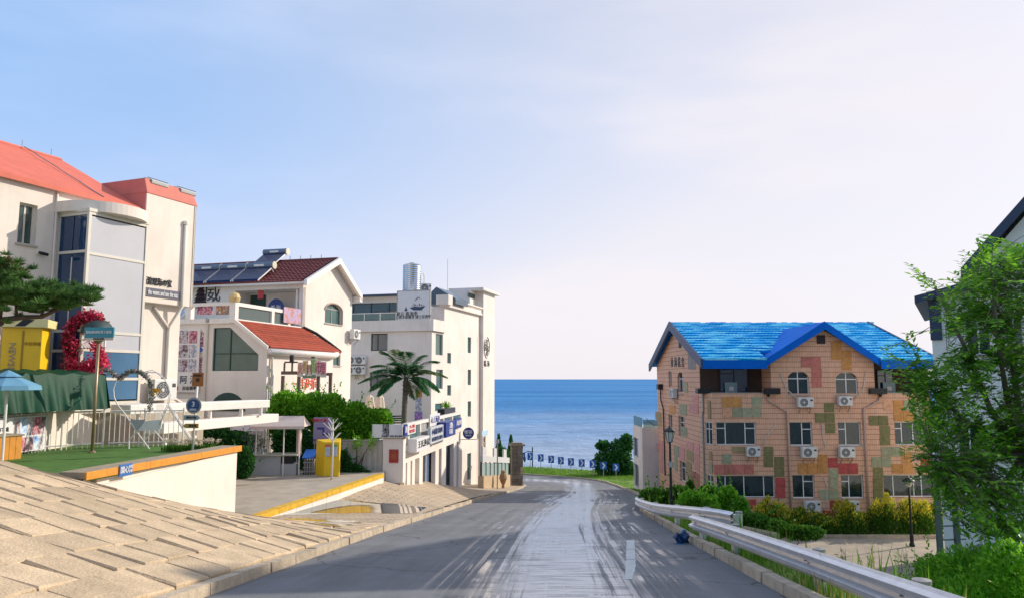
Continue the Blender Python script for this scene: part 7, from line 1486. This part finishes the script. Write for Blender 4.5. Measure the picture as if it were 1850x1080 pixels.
for i, (px, py, droop, dy) in enumerate(fr_px):
    tip = at(px, py, 33.6)-Vector((pq.x,33.6,pbz)); tip.y += dy*1.1; a = cw+Vector((0,0,.12)); mid = a.lerp(tip, .5)+Vector((0,0,.35+.25*droop)); fb = MB(); m = 48; pr = None
    pts = [(1-s)**2*a+2*s*(1-s)*mid+s*s*tip for s in [k/12 for k in range(13)]]; fb.tube(pts, .02, 4, .006)
    for k in range(m):
        s = .12+.88*k/(m-1); p = (1-s)**2*a+2*s*(1-s)*mid+s*s*tip; d = (2*(1-s)*(mid-a)+2*s*(tip-mid)).normalized(); side = d.cross(Vector((0,0,1))).normalized(); l = (.52*math.sin(math.pi*min(1,s*.86+.12))+.12)*R7.uniform(.9,1.1)
        for sg in (-1, 1):
            dd = (side*sg*.85+d*.75+Vector((0,0,-.25-.2*R7.random()))).normalized(); leaf(fb, p, dd, Vector((0,0,1)), l*1.1, .038)
    fb.build('frond', LPALM if i not in (3, 7) else leafmat('palm_leaf_pale', (.10,.17,.04), (.22,.28,.08), .3), pt, fix=False)
hang = MB(); blob(hang, cw+Vector((.15,0,-.25)), (.22,.18,.25), 120, .22, .02, R7, up=-.6); hang.build('dead_fronds', leafmat('dead_frond', (.12,.09,.05), (.22,.17,.1), .1), pt, fix=False)['kind'] = 'stuff'
# pine reaching in from the left
pn = Vector((-11.2, 13.6, -1.55)); pi_ = thing('pine_tree', 'gnarled pine reaching its flat needle clumps across the hotel front', 'pine tree', pn, 0)
def po(px, py, Y=13.6): return at(px, py, Y)-pn
limb = [po(-120,640), po(-60,600), po(0,578), po(40,573), po(75,572), po(110,556), po(140,543)]
MB().tube([(0,0,-.2),(.0,.0,.6),(-.1,0,1.2)]+limb[:3], .2, 10, .11).build('trunk', BARK, pi_); MB().tube(limb, .075, 8, .02).build('limb', BARK, pi_, smooth=True)
for a, b in (((30,573),(15,520)),((75,572),(70,535)),((110,556),(150,535)),((0,578),(0,500)),((95,560),(120,520)),((-20,588),(-10,470))): MB().tube([po(*a), po((a[0]+b[0])/2+6,(a[1]+b[1])/2), po(*b)], .03, 6, .012).build('branch', BARK, pi_, smooth=True)
B = MB(); Bt = MB()
def tuft(B, c, s, r, n=34):
    for _ in range(n):
        d = rv(r); d.z = abs(d.z)*.8+.15; d.normalize(); leaf(B, c, d, rv(r), s*r.uniform(.7,1.1), .009)
u = PXM(13.6)
for (px, py, rx, ry, n) in ((0,530,28,22,70),(30,540,32,20,80),(70,535,30,20,80),(105,540,28,18,70),(135,535,26,14,60),(160,535,18,9,34),(20,505,22,22,60),(-30,520,40,40,90),(60,555,30,8,30),(120,552,30,8,26),(5,490,16,18,40)):
    for _ in range(n):
        c = po(px+R7.gauss(0,.55)*rx, py+R7.gauss(0,.55)*ry, 13.6+R7.gauss(0,.35)); tuft(B, c, .16, R7, 44)
for _ in range(50): tuft(Bt, po(14+R7.gauss(0,1)*14, 488+R7.gauss(0,1)*9, 13.6+R7.gauss(0,.2)), .12, R7)
B.build('needles', LPINE, pi_, fix=False)['kind'] = 'stuff'; Bt.build('brown_needles', leafmat('brown_needles', (.10,.08,.03), (.16,.13,.04), .15), pi_, fix=False)['kind'] = 'stuff'
# golden hedge shrubs in front of the patchwork building
HT = [(1378,905,.8),(1400,898,.9),(1424,925,.6),(1448,918,.6),(1478,925,.5),(1505,930,.5),(1530,902,.9),(1556,925,.6),(1585,915,.7),(1603,893,1.0),(1628,910,.8),(1650,903,.9),(1672,905,.9),(1695,912,.8)]
for i, (px, pt_, g_) in enumerate(HT):
    Yh = 39.3+R7.uniform(-.3,.3); b = at(px, 974, Yh); zt_ = at(px, pt_, Yh).z; h = zt_+8.1; t = thing('hedge_shrub', 'golden-tipped conifer shrub in the hedge before the patchwork building', 'shrub', (b.x, Yh, -8.1), 0, 'golden hedge shrubs'); B = MB(); G_ = MB()
    for k in range(9):
        ox, oy = R7.gauss(0,.3), R7.gauss(0,.22); hh = h*R7.uniform(.72,1.04) if k else h
        for _ in range(190):
            f = R7.random()**.8; z = hh*f; rr_ = (.34*(1-f)**.6+.05); d = rv(R7); p = Vector((ox+d.x*rr_, oy+d.y*rr_, z)); dd = (Vector((d.x*.5,d.y*.5,1))+rv(R7)*.35).normalized()
            leaf(G_ if (f > .55 and R7.random() < g_*(f-.35)*1.5) else B, p, dd, rv(R7), .15, .03)
    B.build('foliage', LHED, t, fix=False)['kind'] = 'stuff'; G_.build('golden_tips', LGOLD, t, fix=False)['kind'] = 'stuff'
# shrubs on the bank behind the guardrails
def gb(px, Y): x = at(px, 900, Y).x; return (x, Y, gz(x, Y)-.05)
u = PXM(27)
RB = [('dark green bush round the foot of the street lamp', 1195, 29, [((1180,897),(24,20,14),.9),((1205,905),(22,20,14),.9),((1225,895),(22,20,16),.8)], LHED),
      ('yellow-green leafy bush beside the street lamp', 1255, 26, [((1250,905),(24,18,16),.9),((1275,912),(20,16,18),.8)], LG),
      ('tall bright leafy shrub with upright shoots before the bay window', 1318, 27, [((1315,905),(18,16,26),.9),((1335,925),(18,16,26),.8),((1300,920),(18,14,20),.6)], LG),
      ('dark shrub against the brick side wall with one tall shoot', 1248, 36, [((1247,885),(6,6,16),.5),((1280,895),(20,14,18),.7)], LHED),
      ('low dark bush below the guardrail joint', 1300, 21, [((1310,948),(30,20,12),.8),((1360,945),(28,18,14),.7)], LHED),
      ('mixed green weeds massed before the golden hedge', 1420, 33, [((1390,955),(40,20,16),.9),((1450,962),(40,20,12),.8)], LHED)]
for lab, px, Yb, bl, m in RB:
    u = PXM(Yb); b = gb(px, Yb); shrub('bank_shrub', lab, b, [(pb_(*c, Yb), (a_*u, b_*u, d_*u), f) for c, (a_, b_, d_), f in bl], m, 3200, .12, .042, R7, 'shrubs on the roadside bank')
# leafy tree in the right foreground
TQ = Vector((9.75, 12.6, gz(9.75,12.6)-.1)); lt = thing('leafy_tree', 'leafy broad-crowned tree in front of the grey and navy house', 'tree', TQ, 0)
hub = at(1850,820,12.6)-TQ
tk = MB(); tk.tube([(0,0,0),(.05,0,hub.z*.5),hub], .15, 10, .10); tk.build('trunk', BARKG, lt, smooth=True)
LIMB = [[(1820,720),(1800,600),(1790,470)],[(1790,740),(1740,620),(1690,520)],[(1770,780),(1700,720),(1640,660)],[(1880,700),(1880,580),(1850,450)],[(1780,830),(1720,830),(1680,820)],[(1900,760),(1960,640),(1960,520)],[(1810,880),(1760,900),(1720,900)],[(1830,650),(1770,560),(1740,500)],[(1900,860),(1950,900),(1960,960)],[(1800,790),(1740,760),(1690,700)]]
nodes = []
for i, ls in enumerate(LIMB):
    yo_ = [-.9,-.4,.2,.6,-.7,.4,.9,1.1,-.3,.9][i]; pts = [hub]+[at(px, py, 12.6+yo_*(k+1)/3)-TQ for k, (px, py) in enumerate(ls)]; MB().tube(pts, .06, 7, .016).build('limb', BARKG, lt, smooth=True)
    for (a, b) in zip(pts, pts[1:]):
        for k in range(6): nodes.append(a.lerp(b, k/6))
    nodes.append(pts[-1])
POLY = [(1672,500),(1700,515),(1755,505),(1765,440),(1800,432),(1850,440),(1990,400),(2010,700),(1990,1010),(1850,1000),(1760,960),(1700,915),(1668,870),(1672,800),(1655,740),(1612,690),(1640,668),(1690,640),(1690,580),(1672,530)]
EXTRA = [(1652,492),(1662,505),(1648,482),(1780,425),(1772,432),(1600,622),(1610,640),(1622,652),(1640,620),(1655,690),(1630,665),(1598,668),(1660,840),(1655,815),(1645,600),(1690,905),(1668,760),(1650,745)]
B = MB(); Tw = MB(); tips = [(x, y) for x, y in EXTRA for _ in range(2)]
cl = []
while len(cl) < 95:
    x, y = R7.uniform(1600,2010), R7.uniform(405,1010)
    if inpoly(x, y, POLY) and all((x-a)**2+(y-b)**2 > 24**2 for a, b in cl): cl.append((x, y))
while len(tips) < 2200:
    c_ = R7.choice(cl); x, y = c_[0]+R7.gauss(0,17), c_[1]+R7.gauss(0,14)
    if inpoly(x, y, POLY) or R7.random() < .25: tips.append((x, y))
for (px, py) in tips:
    tip = at(px+R7.gauss(0,4), py+R7.gauss(0,4), 12.6+R7.gauss(0,.75))-TQ; nd = min(nodes, key=lambda q: (q-tip).length+R7.random()*.3); d = (tip-nd)
    L_ = min(d.length, R7.uniform(.45,.7)); d.normalize(); d = (d+rv(R7)*.45+Vector((-.1,0,.35))).normalized(); a = tip-d*L_
    sag = Vector((0,0,-.05)); Tw.tube([nd.lerp(a, .4), a, a+d*L_*.5+Vector((0,0,.02)), tip], .006, 3, .002, caps=False)
    side = d.cross(Vector((0,0,1))); side = side.normalized() if side.length > .1 else Vector((1,0,0)); m = R7.randint(11,16)
    for k in range(m):
        p = a.lerp(tip, .12+.88*k/(m-1)); sg = 1 if k % 2 else -1; dd = (side*sg*.8+d*.7+rv(R7)*.3+Vector((0,0,-.1))).normalized(); leaf(B, p, dd, (Vector((0,0,1))+rv(R7)*.4), .125*R7.uniform(.7,1.25), .029)
B.build('foliage', LTREE, lt, fix=False)['kind'] = 'stuff'; Tw.build('twigs', BARKG, lt, fix=False)['kind'] = 'stuff'
# dark seaside tree and cypresses
def small_tree(name, label, base, blobs, m, n, l, w, cat='tree', group=None):
    t = thing(name, label, cat, base, 0, group); o = Vector(base); B = MB(); T = MB()
    for (c, rad, f) in blobs: blob(B, Vector(c)-o, rad, int(n*f), l, w, R7); T.tube([(0,0,-.3), ((c[0]-o.x)*.4,(c[1]-o.y)*.4,(c[2]-o.z)*.5), Vector(c)-o], .12, 6, .03)
    B.build('crown', m, t, fix=False)['kind'] = 'stuff'; T.build('trunk', BARK, t); return t
Yt = 82; u = PXM(Yt); x_ = at(1110,860,Yt).x
small_tree('seaside_tree', 'dark bushy tree on the seaside verge behind the arrow boards', (x_, Yt, gz(x_,Yt)-.5), [(pb_(1095,838,Yt),(22*u,18*u,26*u),1.1),(pb_(1120,822,Yt),(20*u,18*u,30*u),1.1),(pb_(1132,800,Yt),(10*u,10*u,16*u),.5),(pb_(1090,805,Yt),(12*u,8*u,8*u),.4),(pb_(1130,850,Yt),(16*u,14*u,20*u),.7)], LDK, 1500, .34, .12)
for px, y0, y1, Yc, lab in ((882.5,830,782,74,'slim dark cypress closest to the tower of the apartment block'),(901,830,783,76,'slim dark cypress behind the middle of the tan stone wall'),(923,815,785,80,'slim dark cypress showing over the stone gate pier')):
    b = at(px, y0, Yc); zt_ = at(px, y1, Yc).z; zb_ = zr(Yc)-.2; t = thing('cypress', lab, 'cypress', (b.x, Yc, zb_), 0, 'cypresses by the corner wall'); B = MB(); h = zt_-zb_
    for _ in range(900):
        f = R7.random(); d = rv(R7); rr_ = .34*(1-f**3)+.02; leaf(B, Vector((d.x*rr_, d.y*rr_, h*f*.95)), Vector((d.x*.3,d.y*.3,1)).normalized(), rv(R7), .35, .06)
    B.build('crown', LDK, t, fix=False)['kind'] = 'stuff'; MB().tube([(0,0,-.2),(0,0,h*.6)], .06, 6).build('trunk', BARK, t)
x_ = at(890,840,73).x; small_tree('garden_bush', 'green garden bush showing over the tan stone wall', (x_,73,zr(73)), [(pb_(905,818,73),(16*PXM(73),.6,10*PXM(73)),1),(pb_(888,822,73),(14*PXM(73),.6,10*PXM(73)),1)], LDK, 700, .22, .08, 'bush')
# grasses
GB = leafmat('grass_blade', (.06,.17,.012), (.20,.38,.035), .4); GD = leafmat('dry_grass', (.25,.22,.06), (.48,.40,.12), .35)
def blades(name, pts, m):
    B = MB()
    for (x, y, z, h, w) in pts:
        a = R7.uniform(0, 6.28); lean = R7.gauss(0,.35); dx, dy = math.cos(a), math.sin(a); s = Vector((-dy, dx, 0))*w
        b0 = Vector((x,y,z)); m1 = b0+Vector((dx*lean*h*.4, dy*lean*h*.4, h*.55)); t1 = b0+Vector((dx*lean*h, dy*lean*h, h))
        B.add([b0-s, b0+s, m1+s*.7, m1-s*.7, t1], [(0,1,2,3),(3,2,4)])
    o = B.build(name, m, None, fix=False); return o
pts = []; dry = []
while len(pts) < 26000:
    Y = 4+R7.random()**1.25*30; e_ = .14+R7.random()**1.3*6.0; X = RK(Y)+e_
    if Y > 27 and X > 8.6: continue
    tall = max(0, math.sin(X*2.1)*math.sin(Y*1.3+X)); h = R7.uniform(.07,.18)+(.28 if R7.random() < .12 else 0)*tall*2.2
    if e_ < .3: h *= .6
    (dry if (R7.random() < .10+.25*(8 < Y < 11)) else pts).append((X, Y, gz(X, Y)-.02, h, .006+h*.012))
tag(blades('roadside_grass', pts, GB), 'green grass and weeds on the bank behind the guardrail', 'grass', kind='stuff'); tag(blades('dry_grass', dry, GD), 'straw-coloured dry grass among the weeds on the bank', 'grass', kind='stuff')
pts = []
while len(pts) < 12000:
    Y = R7.uniform(73,93); X = R7.uniform(-3,14); f = seaf(X, Y)
    if .35 < f < 8.2: pts.append((X, Y, gz(X,Y)-.02, R7.uniform(.08,.22), .02))
while len(pts) < 16000:
    Y = R7.uniform(36,76); X = RK(min(73,Y))+.2+R7.random()*2.2
    pts.append((X, Y, gz(X,Y)-.02, R7.uniform(.06,.16), .014))
tag(blades('verge_grass', pts, leafmat('verge_blade', (.08,.20,.012), (.24,.42,.035), .4)), 'short mown grass on the seaside verge under the arrow boards', 'grass', kind='stuff')
# tall weeds and undergrowth at the foot of the tree
for i, (px, Yw, rx, rz, lab) in enumerate(((1760,13.5,50,45,'lush green undergrowth at the foot of the leafy tree'),(1830,10.5,50,50,'bright green undergrowth beside the near guardrail end'),(1700,16,36,30,'tangled green weeds below the steel stair'))):
    x = at(px,1030,Yw).x; u = PXM(Yw); zc7_ = at(px,1035,Yw).z; shrub('undergrowth', lab, (x, Yw, gz(x,Yw)), [((x,Yw,zc7_),(rx*u,.6,rz*u),1.2),((x+.5,Yw+.5,zc7_-.4),(rx*u*1.3,.8,rz*u),1.0),((x-.3,Yw+.3,zc7_-.6),(rx*u*1.2,.7,rz*u*1.2),1.0)], LG, 1700, .10, .022, R7, 'undergrowth on the bank')
for i in range(9):
    px = 1490+i*26+R7.uniform(-8,8); Yw = 20+R7.uniform(-2,3); x = at(px,1000,Yw).x; b = (x, Yw, gz(x,Yw)); t = thing('tall_weed', 'tall feathery weed standing on the bank in front of the car park', 'weed', b, 0, 'tall weeds on the bank'); B = MB(); h = at(px, 985+R7.uniform(-12,14), Yw).z-b[2]
    for s in range(5):
        tx, ty = R7.gauss(0,.25), R7.gauss(0,.2); pp_ = [Vector((0,0,0)), Vector((tx*.4,ty*.4,h*.6)), Vector((tx,ty,h*R7.uniform(.8,1.0)))]; B.tube(pp_, .008, 3, .003, caps=False)
        for k in range(26):
            f = R7.uniform(.15,1); p = pp_[0].lerp(pp_[2], f); leaf(B, p, (rv(R7)+Vector((0,0,.7))).normalized(), rv(R7), .14*R7.uniform(.6,1.2), .012)
    B.build('stalks', GB, t, fix=False)['kind'] = 'stuff'
# trough plant
v = at(806,735,42.2); t = thing('yucca', 'small spiky plant growing in the black trough', 'plant', (v.x, 42.2, at(805,750,42.2).z+.4), 0); B = MB()
for _ in range(40): leaf(B, Vector((0,0,0)), (rv(R7)*.8+Vector((0,0,.9))).normalized(), rv(R7), .5, .03)
B.build('leaves', LG, t, fix=False)['kind'] = 'stuff'
